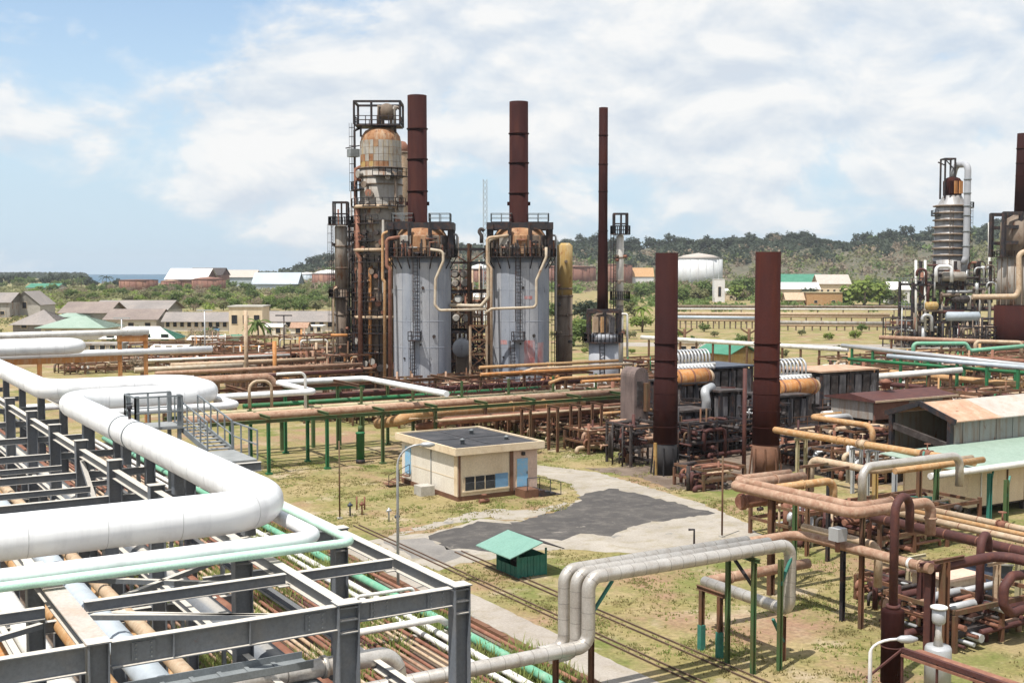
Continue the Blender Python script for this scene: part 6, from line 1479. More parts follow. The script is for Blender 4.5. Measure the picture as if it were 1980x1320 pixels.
for x_ in (676, 686): MB().bar(DD(x_,425,171), DD(x_,485,171), 0.22).build('post', 'dark_steel', t)
MB().bar(DD(672,482,171), DD(692,462,171), 0.2).build('brace', 'dark_steel', t)
# far lattice mast
c = gnd(937, 330); t = thing('lattice_mast', 'thin pale lattice radio mast against the sky between the two heaters', 'mast', c); z1 = gz(348, 330)
cs_ = [c+RT*0.7*math.cos(R(a))+CAMD*0.7*math.sin(R(a)) for a in (0, 120, 240)]
for q in cs_: MB().bar(q, q+V(0,0,z1), 0.14).build('leg', 'far_blue_roof', t)
b = MB()
for j in range(26):
    for a, b_ in zip(cs_, cs_[1:]+cs_[:1]): z = j*z1/26; b.bar(a+V(0,0,z), b_+V(0,0,z+z1/26), 0.09)
b.build('lattice', 'far_blue_roof', t)
skid('process_skid', 'tall dark rack of pipework filling the gap between the two big heaters', 'skid', gnd(872, 178), 5.2, 6, 17, 61, 60, ('burnt','tower_low','rust_brown','dark_red_pipe','rust_ochre'), 'dark_steel', 5)
skid('process_skid', 'second dark rack of pipework between the big heaters, by the lattice mast', 'skid', gnd(912, 176), 4.4, 6, 14, 62, 50, ('burnt','tower_low','rust_brown','tan_pipe'), 'post_rust', 5)
skid('process_skid', 'tall dark pipework between the slim grey column and the tallest tower', 'skid', gnd(684, 178), 3.4, 5, 22, 63, 44, ('burnt','tower_low','rust_brown','dark_steel'), 'dark_steel', 6)
# skids at the foot of the heaters
for i, (px_, dep, w, l, h, nm, lb) in enumerate(((880, 152, 7, 5, 3.2, 30, 'rusty pipe skid at the foot of the two big heaters'), (1075, 152, 5, 5, 3.6, 24, 'rusty pipe skid between the right big heater and the slim heater'), (1200, 146, 7, 5, 3.6, 26, 'rusty pipe skid right of the slim heater'), (640, 165, 10, 6, 5.0, 46, 'dense rusty pipe skid at the foot of the tallest tower'), (770, 150, 9, 4, 3.0, 24, 'low rusty pipe skid in front of the left big heater'))):
    skid('process_skid', lb, 'skid', gnd(px_, dep), w, l, h, 50+i, nm, ('rust_brown','tan_pipe','rust_pink','post_rust','tower_low','rust_orange'), 'post_rust', 2)

# ------------------------------------------------------------------ reactor unit at the far right
D_ = 262; k = D_/F; Z = lambda y: gz(y, D_); c = gnd(1838, D_)
t = thing('reactor_tower', 'bulky ribbed silver reactor with a rusty neck and a white overhead pipe, far right', 'tower', c)
prof = [(33*k,Z(560)),(33*k,Z(498))]
prof += [(32*k,Z(498)),(31*k,Z(404)),(29*k,Z(402)),(20*k,Z(385)),(17*k,Z(379))]
MB().lathe(c, prof, 32).build('shell', 'clad_reactor', t)
for i in range(8):
    z = Z(496-13.6*i); rr_ = (32.2-0.15*i)*k
    MB().lathe(c, [(rr_,z),(rr_+0.45,z+0.08),(rr_+0.45,z+0.3),(rr_,z+0.42)], 32).build('rib', 'tower_low', t)
MB().lathe(c, [(17*k,Z(379)),(17.5*k,Z(352)),(13*k,Z(346)),(6*k,Z(343))], 24).build('neck', 'stack_red', t)
for dx in (-9, 1, 10): MB().boxc(c+RT*dx*k+CAMD*17*k, 1.0, 0.3, Z(376), Z(352)).build('neck_panel', ('stack_red','rust_orange','rust_brown')[(dx+9)//10 % 3], t)
MB().tube(fillet([c+V(0,0,Z(344)), c+V(0,0,Z(326))+RT*4*k, c+V(0,0,Z(320))+RT*8*k+CAMD*4*k, V(c.x,c.y,Z(322))+RT*15*k+CAMD*37*k, V(c.x,c.y,Z(498))+RT*15*k+CAMD*37*k, V(c.x,c.y,Z(510))+RT*10*k+CAMD*38*k], 1.5, 5), 6.2*k, 16).build('overhead_pipe', 'heater_light', t)
for y in (352, 378, 402, 420, 450, 478): p = V(c.x,c.y,Z(y))+RT*15*k+CAMD*37*k; MB().lathe((p.x,p.y),[(6.4*k,Z(y)),(7.2*k,Z(y)+0.05),(7.2*k,Z(y)+0.3),(6.4*k,Z(y)+0.35)],16).build('pipe_band','rail_grey',t)
for dx, dy in ((-19,12),(0,12),(0,-12),(-19,-12)): q = c+RT*dx*k+CAMD*dy*k; MB().boxc(q,0.3,0.3,Z(385),Z(308)).build('davit_post','dark_steel',t)
for a, b_ in (((-19,12),(0,12)),((0,12),(0,-12)),((-19,12),(-19,-12)),((-19,-12),(0,-12))): MB().bar(c+RT*a[0]*k+CAMD*a[1]*k+V(0,0,Z(309)), c+RT*b_[0]*k+CAMD*b_[1]*k+V(0,0,Z(309)), 0.3).build('davit_beam','dark_steel',t)
MB().bar(c+RT*-19*k+CAMD*12*k+V(0,0,Z(322)), c+RT*-33*k+CAMD*12*k+V(0,0,Z(316)), 0.25).build('davit_arm','dark_steel',t)
MB().bar(c+RT*-18*k+CAMD*12*k+V(0,0,Z(312)), c+RT*-1*k+CAMD*12*k+V(0,0,Z(330)), 0.2).build('davit_arm','dark_steel',t)
ring_platform(t, c, 30*k, 40*k, Z(403), 'rail_grey', 40, 140); ring_platform(t, c, 30*k, 38*k, Z(418), 'dark_steel', -140, -60)
ladder(MB(), polar(c, -20, 33.5*k, 0), Z(640), Z(400), RT, 0.8, False).build('ladder', 'tower_low', t)
ladder(MB(), polar(c, 100, 38*k, 0), Z(600), Z(390), CAMD, 0.8, True, RT).build('ladder', 'dark_steel', t)
# structure below the reactor
fr = thing('support_structure', 'dark rusty steel frame full of pipes under the silver reactor', 'structure', c)
for dx in (-85, -45, -5, 40, 62):
    for dy in (38, -38): MB().boxc(c+RT*dx*k+CAMD*dy*k, 0.5, 0.5, 0, Z(505 if dx > -80 else 545)).build('post', 'dark_steel', fr)
for y in (550, 598, 622):
    for dy in (38, -38): MB().bar(c-RT*87*k+CAMD*dy*k+V(0,0,Z(y)), c+RT*64*k+CAMD*dy*k+V(0,0,Z(y)), 0.4, 0.5).build('beam', 'dark_steel', fr)
for y in (552, 600):
    p = [c+RT*a*k+CAMD*b_*k+V(0,0,Z(y)+0.35) for a, b_ in ((-86,38),(62,38),(62,-38),(-86,-38))]
    MB().add(p+[v+V(0,0,0.15) for v in p], [(0,3,2,1),(4,5,6,7),(0,1,5,4),(1,2,6,5),(2,3,7,6),(3,0,4,7)]).build('deck', 'burnt', fr); railing(MB(), [p[3],p[0],p[1],p[2]], 1.3, 0.12, True, 2.2).build('railing', 'rail_grey', fr)
for xa, xb, y0, y1 in ((-85,-45,550,600),(-45,-85,550,600),(-85,-45,600,640)): MB().bar(c+RT*xa*k+CAMD*39*k+V(0,0,Z(y0)), c+RT*xb*k+CAMD*39*k+V(0,0,Z(y1)), 0.3).build('brace', 'dark_steel', fr)
rr = random.Random(77)
for i in range(120):
    x_ = rr.uniform(-85,60); y0 = rr.uniform(512,640); q = rr.random(); dy = rr.uniform(28,44)
    p = c+RT*x_*k+CAMD*dy*k+V(0,0,Z(y0)); mm = rr.choice(('galv','tower_low','burnt','burnt','rust_brown','tower_low','tower_mid','dark_red_pipe','dark_steel')); r_ = rr.choice((0.15,0.2,0.3,0.4))
    if q < 0.5: pts = [p, p+V(0,0,-rr.uniform(2,6))]
    elif q < 0.8: pts = [p, p+RT*rr.uniform(2,6)]
    else: pts = fillet([p, p+V(0,0,1.5), p+V(0,0,1.5)+RT*2, p+RT*2+V(0,0,-2)], 0.8, 3)
    MB().tube(pts, r_, 8).build('pipe', mm, fr)
for x_, y_, L_, rp, mm in ((-30, 534, 42, 9, 'tower_mid'), (-20, 610, 60, 9, 'far_blue_roof'), (-60, 590, 20, 8, 'insul_yellow'), (-10, 577, 30, 7, 'burnt')):
    a = c+RT*x_*k+CAMD*40*k+V(0,0,Z(y_)); MB().tube([a-RT*0.3,a,a+RT*L_*k,a+RT*(L_*k+0.3)],[rp*k*0.6,rp*k,rp*k,rp*k*0.6],14).build('vessel', mm, fr)
skid('process_skid', 'dark crowded pipe skid at the foot of the silver reactor', 'skid', gnd(1752, 256), 15, 6, 6.5, 64, 70, ('burnt','tower_low','rust_brown','galv','dark_steel'), 'dark_steel', 3)
skid('process_skid', 'dark crowded pipe skid between the reactor and the right-edge heater', 'skid', gnd(1890, 236), 12, 6, 5.5, 65, 60, ('burnt','tower_low','dark_red_pipe','tan_pipe'), 'dark_steel', 3)
pipe('white_pipe', 'white hoop pipe standing on the deck under the silver reactor', ppx([(1810,545),(1810,515),(1840,515),(1840,545)], D_-6), 0.38, 'white_paint', n=10, rb=0.9)
for px_, lb in ((1771, 'left of two tall pale vent pipes beside the silver reactor'), (1789, 'right of two tall pale vent pipes beside the silver reactor'), (1913, 'tall pale pole pipe between the reactor and the right edge')):
    pipe('vent_pipe', lb, ppx([(px_,640),(px_,503 if px_ < 1900 else 430)], D_-4), 0.28, 'white_clad', n=8)
# right-edge heater
D2 = 240; k2 = D2/F; c = gnd(1973, D2); Z = lambda y: gz(y, D2)
t = thing('fired_heater', 'dark framed heater with a rust stack cut by the right edge of the view', 'heater', c)
MB().lathe(c, [(46*k2,0),(46*k2,Z(590))], 32).build('base', 'stack_red', t); MB().lathe(c, [(42*k2,Z(589)),(42*k2,Z(497))], 32).build('shell', 'tower_mid', t)
for j in range(8): an = -75+j*19; p = polar(c, an, 42.3*k2, 0); MB().boxc(p, 0.2, 0.2, Z(589), Z(497)).build('stiffener', 'tower_low', t)
ring_platform(t, c, 40*k2, 50*k2, Z(497), 'dark_steel')
for sx in (-1, -0.3, 0.4, 1):
    for sy in (-1, 1): MB().boxc(c+RT*46*k2*sx+CAMD*30*k2*sy, 0.7, 0.7, Z(497), Z(412)).build('frame_leg', 'dark_steel', t)
for y in (414, 440, 470):
    for sy in (-1, 1): MB().bar(c-RT*48*k2+CAMD*30*k2*sy+V(0,0,Z(y)), c+RT*48*k2+CAMD*30*k2*sy+V(0,0,Z(y)), 0.6, 0.7).build('frame_beam', 'dark_steel', t)
MB().lathe(c, [(38*k2,Z(496)),(38*k2,Z(430)),(14*k2,Z(415))], 24).build('convection_box', 'tower_low', t)
MB().lathe(gnd(1971, D2), [(12.5*k2,Z(416)),(11*k2,Z(330)),(10*k2,Z(260)),(9*k2,Z(260))], 24).build('stack', 'stack_rust', t)
for y in (290, 318, 342, 368): z = Z(y); MB().lathe(gnd(1971, D2), [(10*k2,z),(11.6*k2,z+0.03),(11.6*k2,z+0.2),(10*k2,z+0.25)], 24).build('stack_band', 'stack_rust', t)
pipe('tan_pipe', 'thick tan pipe with a forked top in front of the right-edge heater', ppx([(1880,574),(1965,573),(1970,560),(1970,490),(1990,484)], D2-14), 0.5, 'tan_pipe', n=12, rb=1.2)
# ------------------------------------------------------------------ mid and far ground plant
GL = 'rusty pipe skids beyond the white pipe loops'
for i, (px_, dep, w, l, h, nm, lb) in enumerate(((300, 200, 22, 6, 2.6, 40, 'wide rusty pipe skid behind the orange gantry'), (430, 192, 20, 6, 3.4, 44, 'rusty pipe skid with tall risers near the palm tree'), (525, 186, 18, 6, 4.2, 60, 'tangled rusty skid left of the slim grey column'), (560, 214, 16, 6, 5.0, 50, 'tall rusty skid behind the tangled one'), (385, 226, 16, 5, 3.8, 36, 'small rusty skid in front of the barracks'), (250, 236, 14, 5, 2.2, 24, 'low rusty skid in front of the white roofed hall'), (480, 168, 14, 5, 2.4, 26, 'low pinkish pipe skid just beyond the white loops'))):
    skid('process_skid', lb, 'skid', gnd(px_, dep), w, l, h, 70+i, nm, ('rust_pink','tan_pipe','rust_brown','white_clad','post_rust','tower_low','rust_orange'), 'post_rust', 2)
for i, (px_, py0, py1, mm, lb) in enumerate(((477, 730, 600, 'tan_pipe', 'pale tall pole pipe in front of the palm tree'), (532, 735, 660, 'rust_orange', 'rust orange pole left of the tangled skid'), (550, 690, 610, 'dark_steel', 'dark lamp pole before the white huts'), (237, 690, 615, 'galv', 'thin grey lamp pole before the long brown roofs'), (397, 680, 600, 'galv', 'thin grey lamp pole before the barracks'))):
    g = G(px_, py0+25, 0); dep = g.dot(fw); t = thing('pole', lb, 'pole', g)
    MB().tube([g, g+V(0,0,gz(py1,dep))], 0.3 if i < 2 else 0.12, 8).build('shaft', mm, t)
    if i > 1: MB().bar(g+V(0,0,gz(py1,dep))-RT*1.4, g+V(0,0,gz(py1,dep))+RT*1.4, 0.3, 0.2).build('lamp_arm', mm, t)
for i, (pa_, pb_, y, dep, mm) in enumerate(((270, 470, 742, 128, 'rust_brown'), (300, 700, 722, 150, 'rust_pink'), (330, 640, 706, 166, 'tan_pipe'), (280, 560, 697, 176, 'white_clad'), (400, 690, 690, 182, 'rust_brown'), (260, 470, 715, 152, 'pale_pipe'), (330, 560, 684, 196, 'rust_pink'), (420, 700, 730, 140, 'dark_red_pipe'))):
    a = DD(pa_, y, dep); b_ = V(mv(a, 'x', pb_).x, a.y, a.z); t = thing('pipe_run', ('brown rusty pipe run just beyond the far white loops','pinkish rusty pipe run in the tangle left of the slim grey column','tan pipe run in the tangle left of the slim grey column','pale clad pipe run near the orange gantry','brown pipe run before the lone palm tree','pale rusty pipe run right of the orange gantry','pinkish pipe run before the barracks','dark red pipe run behind the slim white zigzag pipe')[i], 'pipe run', (a.x,a.y,0))
    for k_ in range(3): MB().tube([a+V(0.4*k_,0.7*k_,-0.1*k_), b_+V(-1.5*k_,0.7*k_,-0.1*k_)], 0.2+0.06*((i+k_) % 3), 8).build('pipe', mm if k_ != 1 else ('rust_pink','tan_pipe','white_clad')[i % 3], t)
    for k_ in range(6): q = a+(b_-a)*((k_+0.5)/6); MB().boxc((q.x,q.y+0.6), 0.2, 1.8, 0, q.z-0.25).build('post', 'post_rust', t)
# right-hand yard racks
def hrun(name, label, pxa, pxb, py_, dep, r_, m, posts=0, pm='galv', ddep=0):
    a = DD(pxa, py_[0], dep); b_ = DD(pxb, py_[1], dep+ddep)
    t = thing(name, label, 'pipe run', (a.x,a.y,0))
    MB().tube([a,b_], r_, 10).build('pipe', m, t)
    for i in range(posts):
        q = a+(b_-a)*((i+0.5)/posts); MB().boxc(q, 0.28, 0.28, 0, q.z-r_*0.9).build('post', pm, t)
    return t
hrun('pipe_run', 'long pale pipe run crossing behind the short rust stacks', 1240, 1640, (652, 676), 215, 0.4, 'white_clad', 12, 'post_rust', -25)
hrun('pipe_run', 'silver pipe run on grey posts beyond the furnaces, right half', 1628, 1990, (668, 707), 168, 0.3, 'galv', 8, 'green_paint', -24)
hrun('pipe_run', 'white and green pipe run on thick green posts, nearest at the right', 1716, 2000, (688, 712), 148, 0.28, 'far_blue_roof', 5, 'green_paint', -14)
hrun('pipe_run', 'green pipe run just under the white one at the right', 1640, 2000, (694, 722), 150, 0.22, 'green_paint', 0, 'green_paint', -14)
hrun('pipe_run', 'pale thick pipe lying behind the panelled furnace at the right', 1690, 1860, (728, 715), 140, 0.36, 'white_clad', 4, 'post_rust')
hrun('pipe_run', 'dark rusty pipe run low behind the right-hand racks', 1640, 2000, (735, 770), 150, 0.3, 'dark_red_pipe', 5, 'post_rust', -20)
hrun('pipe_run', 'rusty red pipe run across the middle of the right-hand racks', 1690, 2000, (680, 700), 178, 0.35, 'rust_brown', 6, 'post_rust', -15)
hrun('pipe_run', 'pinkish pipe run under the reactor frame', 1700, 2000, (652, 664), 215, 0.4, 'rust_pink', 6, 'post_rust', -12)
hrun('pipe_run', 'ochre rusty pipe run low between the right-hand racks', 1640, 1980, (712, 745), 158, 0.4, 'rust_ochre', 5, 'post_rust', -22)
pipe('green_pipe', 'bright green hoop pipe over the right-hand racks', ppx([(1766,690),(1766,664),(1868,664),(1875,678),(1990,668)], 172), 0.3, 'mint_pipe', n=10, rb=0.6)
pipe('tan_pipe', 'tan hoop pipe at the right of the green hoop', ppx([(1886,685),(1886,660),(1975,662),(1975,690)], 180), 0.3, 'tan_pipe', n=10, rb=0.6)
for i, (px_, dep, w, l, h, nm, lb) in enumerate(((1700, 150, 22, 7, 4.2, 60, 'dense rusty rack of pipes at the right behind the long shed'), (1830, 160, 24, 7, 4.5, 60, 'dense rusty rack of pipes below the reactor'), (1640, 186, 16, 6, 3.0, 34, 'rusty rack of pipes right of the green-roofed shelter'), (1900, 190, 18, 6, 4.0, 44, 'rusty rack of pipes at the far right edge'), (1730, 200, 16, 6, 2.8, 36, 'low rusty rack left of the reactor foot'), (1900, 128, 14, 6, 3.6, 36, 'rusty rack just beyond the open shed roof'), (1225, 176, 12, 6, 3.5, 30, 'rusty rack right of the slim white column'))):
    skid('process_skid', lb, 'skid', gnd(px_, dep), w, l, h, 90+i, nm, ('rust_brown','rust_pink','dark_red_pipe','tan_pipe','post_rust','white_clad','rust_ochre','green_paint'), 'post_rust', 2)
for i, (px_, dep, w, l, h, nm, lb) in enumerate(((345, 178, 18, 6, 2.6, 46, 'pale tangled pipe skid in front of the wide rusty one'), (455, 178, 16, 6, 2.8, 46, 'pale tangled pipe skid right of the orange gantry'), (600, 182, 12, 6, 3.6, 50, 'rusty tangled skid at the left foot of the slim grey column'), (210, 205, 16, 6, 2.0, 30, 'low pale pipe skid left of the orange gantry'), (120, 190, 16, 5, 1.8, 26, 'low rusty pipe skid behind the far white loop'), (870, 146, 10, 5, 2.6, 36, 'low tan pipe skid in front of the gap between the heaters'), (985, 146, 10, 5, 2.4, 36, 'low rusty pipe skid in front of the right big heater'), (1120, 140, 9, 5, 3.2, 40, 'rusty pipe skid in front of the slim heater'), (1180, 128, 6, 5, 4.0, 34, 'rusty pipe skid at the furnace end of the trestle'), (1235, 150, 10, 6, 3.0, 40, 'pale pipe skid right of the slim heater, behind the left short stack'))):
    skid('process_skid', lb, 'skid', gnd(px_, dep), w, l, h, 120+i, nm, ('rust_pink','tan_pipe','rust_brown','pale_pipe','white_clad','post_rust','tower_low'), 'post_rust', 2)
# long low pipe rows on the dry field
for i, (pa_, pb_, y, dep, lb) in enumerate(((1310, 2000, 592, 420, 'far long pipe row on low supports across the dry field'), (1310, 1720, 606, 372, 'nearer long pipe row on low supports across the dry field'), (1310, 1460, 613, 340, 'short bluish pipe row on the dry field'), (1500, 1720, 623, 330, 'pipe row with a bend right of the redder stack'))):
    t = hrun('pipe_run', lb, pa_, pb_, (y, y+2), dep, 0.5, ('tower_low','tan_pipe','far_blue_roof','tower_mid')[i], 14, 'tower_low')
    a = DD(pa_, y+5, dep); b_ = DD(pb_, y+7, dep); MB().tube([a,b_],0.35,8).build('pipe','tan_pipe' if i else 'white_clad',t)
for px_, lb in ((1325, 'dark flare-tipped standpipe on the dry field right of the left stack'), (1450, 'dark standpipe on the dry field left of the redder stack')):
    g = gnd(px_, 235); t = thing('standpipe', lb, 'standpipe', g); b = MB().tube([g,g+V(0,0,5.2)],0.3,8); b.build('riser','post_rust',t)
    for s_ in (-1,1): MB().bar(g+V(0,0,4.2),g+RT*s_*1.6+V(0,0,5.2),0.3).build('arm','post_rust',t)

# ------------------------------------------------------------------ buildings
def house(name, label, pxa, pxb, y_base, y_eave, y_ridge, depth, wall, roof, ridge='x', wins=0, over=0.5, win_h=1.2, win_z=1.1, hip=False, cat='building', trim=None, yaw=None, winm='glass_dark', length=None):
    """simple building between two sight lines; long axis across the view"""
    a = G(pxa, y_base, 0); dep = a.dot(fw); b_ = gnd(pxb, dep)
    ax_ = (b_-a); L = length or ax_.length; ux = ax_.normalized(); uy = -CAMD
    if yaw:
        ux = Matrix.Rotation(R(yaw), 3, 'Z') @ ux; uy = Matrix.Rotation(R(yaw), 3, 'Z') @ uy
    h = gz(y_eave, dep); hr = max(h+0.3, gz(y_ridge, dep+ depth/2))
    t = thing(name, label, cat, a)
    P = lambda u, v, z: a+ux*u+uy*v+V(0,0,z)
    def blk(mb, u0, v0, z0, u1, v1, z1):
        return mb.add([P(u0,v0,z0),P(u1,v0,z0),P(u1,v1,z0),P(u0,v1,z0),P(u0,v0,z1),P(u1,v0,z1),P(u1,v1,z1),P(u0,v1,z1)], [(0,3,2,1),(4,5,6,7),(0,1,5,4),(1,2,6,5),(2,3,7,6),(3,0,4,7)])
    w = blk(MB(), 0, 0, 0, L, depth, h).build('wall', wall, t)
    o = over
    if ridge == 'flat':
        blk(MB(), -o, -o, h+0.005, L+o, depth+o, h+0.35).build('roof', roof, t)
    elif ridge == 'x':
        i_ = min(L/2-0.1, depth/2) if hip else -o
        for s_ in (0, 1):
            ve = -o if s_ == 0 else depth+o
            b = MB(); vs = [P(-o,ve,h-0.1),P(L+o,ve,h-0.1),P(L-i_,depth/2,hr),P(i_,depth/2,hr)]; vs += [v+V(0,0,0.12) for v in vs]
            f4 = [(0,3,2,1),(4,5,6,7),(0,1,5,4),(1,2,6,5),(2,3,7,6),(3,0,4,7)]
            b.add(vs, f4 if s_ == 0 else [f[::-1] for f in f4]); b.build('roof_slope', roof, t)
        for s_ in (0, 1):
            ue = 0 if s_ == 0 else L
            if hip:
                ue2 = -o if s_ == 0 else L+o; ui = i_ if s_ == 0 else L-i_
                MB().add([P(ue2,-o,h-0.1),P(ue2,depth+o,h-0.1),P(ui,depth/2,hr)], [(0,1,2),(2,1,0)]).build('roof_hip', trim or roof, t)
            else:
                MB().add([P(ue,0,h),P(ue,depth,h),P(ue,depth/2,hr)], [(0,1,2),(2,1,0)]).build('gable', trim or wall, t)
    else:                                     # ridge runs away from the viewer: gable faces us
        for s_ in (0, 1):
            ue = -o if s_ == 0 else L+o
            b = MB(); vs = [P(ue,-o,h-0.1),P(L/2,-o,hr),P(L/2,depth+o,hr),P(ue,depth+o,h-0.1)]; vs += [v+V(0,0,0.12) for v in vs]
            f4 = [(0,3,2,1),(4,5,6,7),(0,1,5,4),(1,2,6,5),(2,3,7,6),(3,0,4,7)]
            b.add(vs, f4 if s_ == 0 else [f[::-1] for f in f4]); b.build('roof_slope', roof, t)
        MB().add([P(0,-0.004,h),P(L,-0.004,h),P(L/2,-0.004,hr)], [(0,1,2),(2,1,0)]).build('gable', trim or wall, t)
    for i in range(wins):
        u = L*(i+0.5)/wins; ww = min(1.5, L/wins*0.5)
        f = blk(MB(), u-ww/2-0.12, -0.10, win_z-0.12, u+ww/2+0.12, -0.005, win_z+win_h+0.12).build('window', trim or 'cream_trim', t)
        blk(MB(), u-ww/2, -0.14, win_z, u+ww/2, -0.102, win_z+win_h).build('pane', winm, f)
    return t, P, h, hr, L
house('gable_house', 'grey tall gable-fronted house with one dark window at the far left', 18, 76, 612, 590, 563, 14, 'concrete', 'grey_roof', 'y', 1, 0.4, 2.2, 3.0)
house('house', 'grey house cut by the left edge of the view', -40, 17, 614, 585, 566, 14, 'tower_mid', 'grey_roof', 'x', 2, 0.6)
house('house', 'low hip-roofed grey house just right of the gable-fronted house', 25, 110, 642, 628, 600, 12, 'grey_roof', 'grey_roof', 'x', 2, 0.8, hip=True)
house('long_hall', 'long brown-roofed hall left of the bushes', 120, 205, 634, 605, 584, 16, 'concrete', 'brown_roof', 'x', 3, 1.0, 1.4, 1.2)
house('long_hall', 'second long grey-brown roofed hall behind the first', 180, 318, 622, 600, 581, 20, 'concrete', 'grey_roof', 'x', 5, 1.0)
house('long_hall', 'brown hall with a gable facing right, beside the long barracks', 205, 300, 640, 618, 598, 14, 'white_wall', 'brown_roof', 'x', 3, 0.8)
house('green_roof_house', 'pale green roofed house with a raised roof lantern', 80, 195, 657, 634, 612, 12, 'white_wall', 'pale_green_roof', 'x', 4, 1.2, hip=True)
house('roof_lantern', 'small green roof lantern above the pale green roofed house', 102, 158, 636, 613, 606, 6, 'pale_green_roof', 'pale_green_roof', 'x', 0, 0.6, hip=True, cat='roof lantern')
house('white_roof_hall', 'low hall with a bright white roof and a green hip end', 196, 334, 666, 655, 632, 9, 'cream_wall', 'far_white', 'x', 4, 0.5, hip=True, trim='green_roof')
house('barracks', 'long low barracks with dark windows and a green-edged grey roof, left part', 318, 440, 640, 622, 604, 9, 'white_wall', 'grey_roof', 'x', 9, 0.8, 1.3, 1.2)
house('barracks', 'long low barracks with dark windows behind the palm tree, right part', 484, 645, 640, 622, 602, 9, 'white_wall', 'grey_roof', 'x', 10, 0.8, 1.3, 1.2)
house('block_house', 'cream two-storey block house between the two barracks', 443, 506, 650, 594, 592, 9, 'cream_wall', 'concrete', 'flat', 3, 0.3, 2.2, 3.2)
house('open_shelter', 'low open shelter with a pale roof in front of the barracks', 366, 424, 672, 657, 650, 6, 'cream_wall', 'far_white', 'x', 3, 0.5)
house('open_shelter', 'small green-roofed shelter in front of the barracks', 420, 456, 668, 658, 648, 6, 'cream_wall', 'green_roof', 'x', 1, 0.5)
house('low_shed', 'low white-roofed shed behind the orange gantry', 295, 356, 692, 672, 668, 5, 'concrete', 'far_white', 'x', 3, 0.4)
house('wall_building', 'long grey low building behind the orange gantry', 90, 225, 688, 668, 662, 6, 'concrete', 'tower_mid', 'flat', 7, 0.2)
house('white_hut', 'left white hut with a dark doorway near the palm tree', 512, 545, 652, 632, 626, 5, 'white_wall', 'far_white', 'x', 2, 0.3)
house('white_hut', 'white hut with a faded pink roof right of the palm tree', 562, 592, 652, 634, 624, 5, 'white_wall', 'rust_pink', 'x', 1, 0.3)
house('white_hut', 'small pale hut between the white huts, half hidden by poles', 596, 622, 648, 632, 628, 5, 'white_wall', 'far_white', 'flat', 2, 0.2)
house('warehouse', 'far green-roofed warehouse at the left', 52, 108, 566, 556, 548, 20, 'far_white', 'green_roof', 'x', 0, 1)
house('warehouse', 'far warehouse with a big white roof on the horizon', 320, 398, 560, 540, 519, 40, 'tank_rust', 'far_white', 'x', 0, 1)
house('warehouse', 'far warehouse with a black roof on the horizon', 366, 428, 558, 532, 518, 30, 'tank_rust', 'burnt', 'x', 0, 1)
house('warehouse', 'far warehouse with a blue-grey roof', 488, 574, 562, 549, 527, 30, 'far_blue_roof', 'far_blue_roof', 'x', 0, 1)
house('warehouse', 'far pale-roofed warehouse left of the blue-grey one', 432, 492, 556, 536, 522, 30, 'far_blue_roof', 'pale_roof', 'x', 0, 1)
def tank(label, pxa, pxb, y_base, y_top, y_apex, m, roof, name='storage_tank'):
    pxc = (pxa+pxb)/2; g = G(pxc, y_base, 0); g.z = hill(g.x, g.y); dep = g.dot(fw)
    r_ = (pxb-pxa)/2*dep/F; h = gz(y_top, dep)
    t = thing(name, label, 'tank', g)
    MB().lathe(g, [(r_,-1),(r_,h)], 40).build('shell', m, t); MB().lathe(g, [(r_*1.02,h+0.01),(r_*0.6,h+(gz(y_apex,dep)-h)*0.6),(0.3,gz(y_apex,dep))], 40).build('roof', roof, t)
    MB().lathe(g, [(r_*1.005,h-0.5),(r_*1.015,h-0.45),(r_*1.015,h-0.2),(r_*1.005,h-0.15)], 40).build('wind_girder', m, t)
    nn = 10
    for i in range(nn): p = polar(g, -85+170*i/(nn-1), r_*1.004, 0); MB().boxc(p, 0.25, 0.25, 0, h-0.5).build('seam', m, t)
tank('rust brown tank left of the orange-flowered tree', 232, 305, 564, 541, 540, 'tank_rust', 'tank_rust')
tank('rust red tank right of the orange-flowered tree', 312, 350, 560, 543, 541, 'tank_rust', 'rust_roof')
tank('rust red tank under the black roofed warehouse', 372, 436, 562, 540, 535, 'tank_rust', 'tank_rust')
tank('orange rust tank with a pale roof left of the slim grey column', 604, 668, 558, 529, 521, 'tank_rust', 'far_white')
tank('pale grey tank left of the orange rust tank', 575, 612, 553, 530, 526, 'far_blue_roof', 'far_white')
tank('large white tank with a conical roof right of the left short stack', 1304, 1396, 556, 500, 489, 'tank_white', 'pale_roof')
tank('rust brown tank behind the yellow-topped column', 1040, 1152, 556, 516, 513, 'tank_rust', 'tank_rust')
tank('rust brown tank behind the thin stack', 1158, 1222, 560, 512, 510, 'tank_rust', 'tank_rust')
tank('pale roofed tank on the slope behind the thin stack', 1130, 1175, 534, 506, 500, 'tank_rust', 'pale_roof')
tank('white roofed small tank between the two big heaters', 905, 950, 560, 520, 510, 'tank_rust', 'far_white')
house('yellow_shed', 'orange-walled shed with white front left of the left short stack', 1222, 1264, 560, 535, 518, 14, 'far_white', 'rust_ochre', 'x', 3, 0.5)
t_, P_, h_, hr_, L_ = house('lift_tower', 'narrow white tower building on the grass between the short stacks', 1381, 1402, 584, 541, 536, 6, 'far_white', 'white_clad', 'flat', 1, 0.1, 5, 3)
house('small_hut', 'small cream hut beside the narrow white tower building', 1404, 1424, 580, 566, 558, 5, 'cream_wall', 'far_white', 'x', 1, 0.5)
house('green_hall', 'large teal green roofed hall right of the redder short stack', 1500, 1592, 564, 547, 530, 20, 'teal_paint', 'green_roof', 'x', 0, 1)
house('white_hall', 'white roofed hall in front of the teal green hall', 1500, 1585, 574, 559, 546, 14, 'cream_wall', 'far_white', 'x', 4, 0.8)
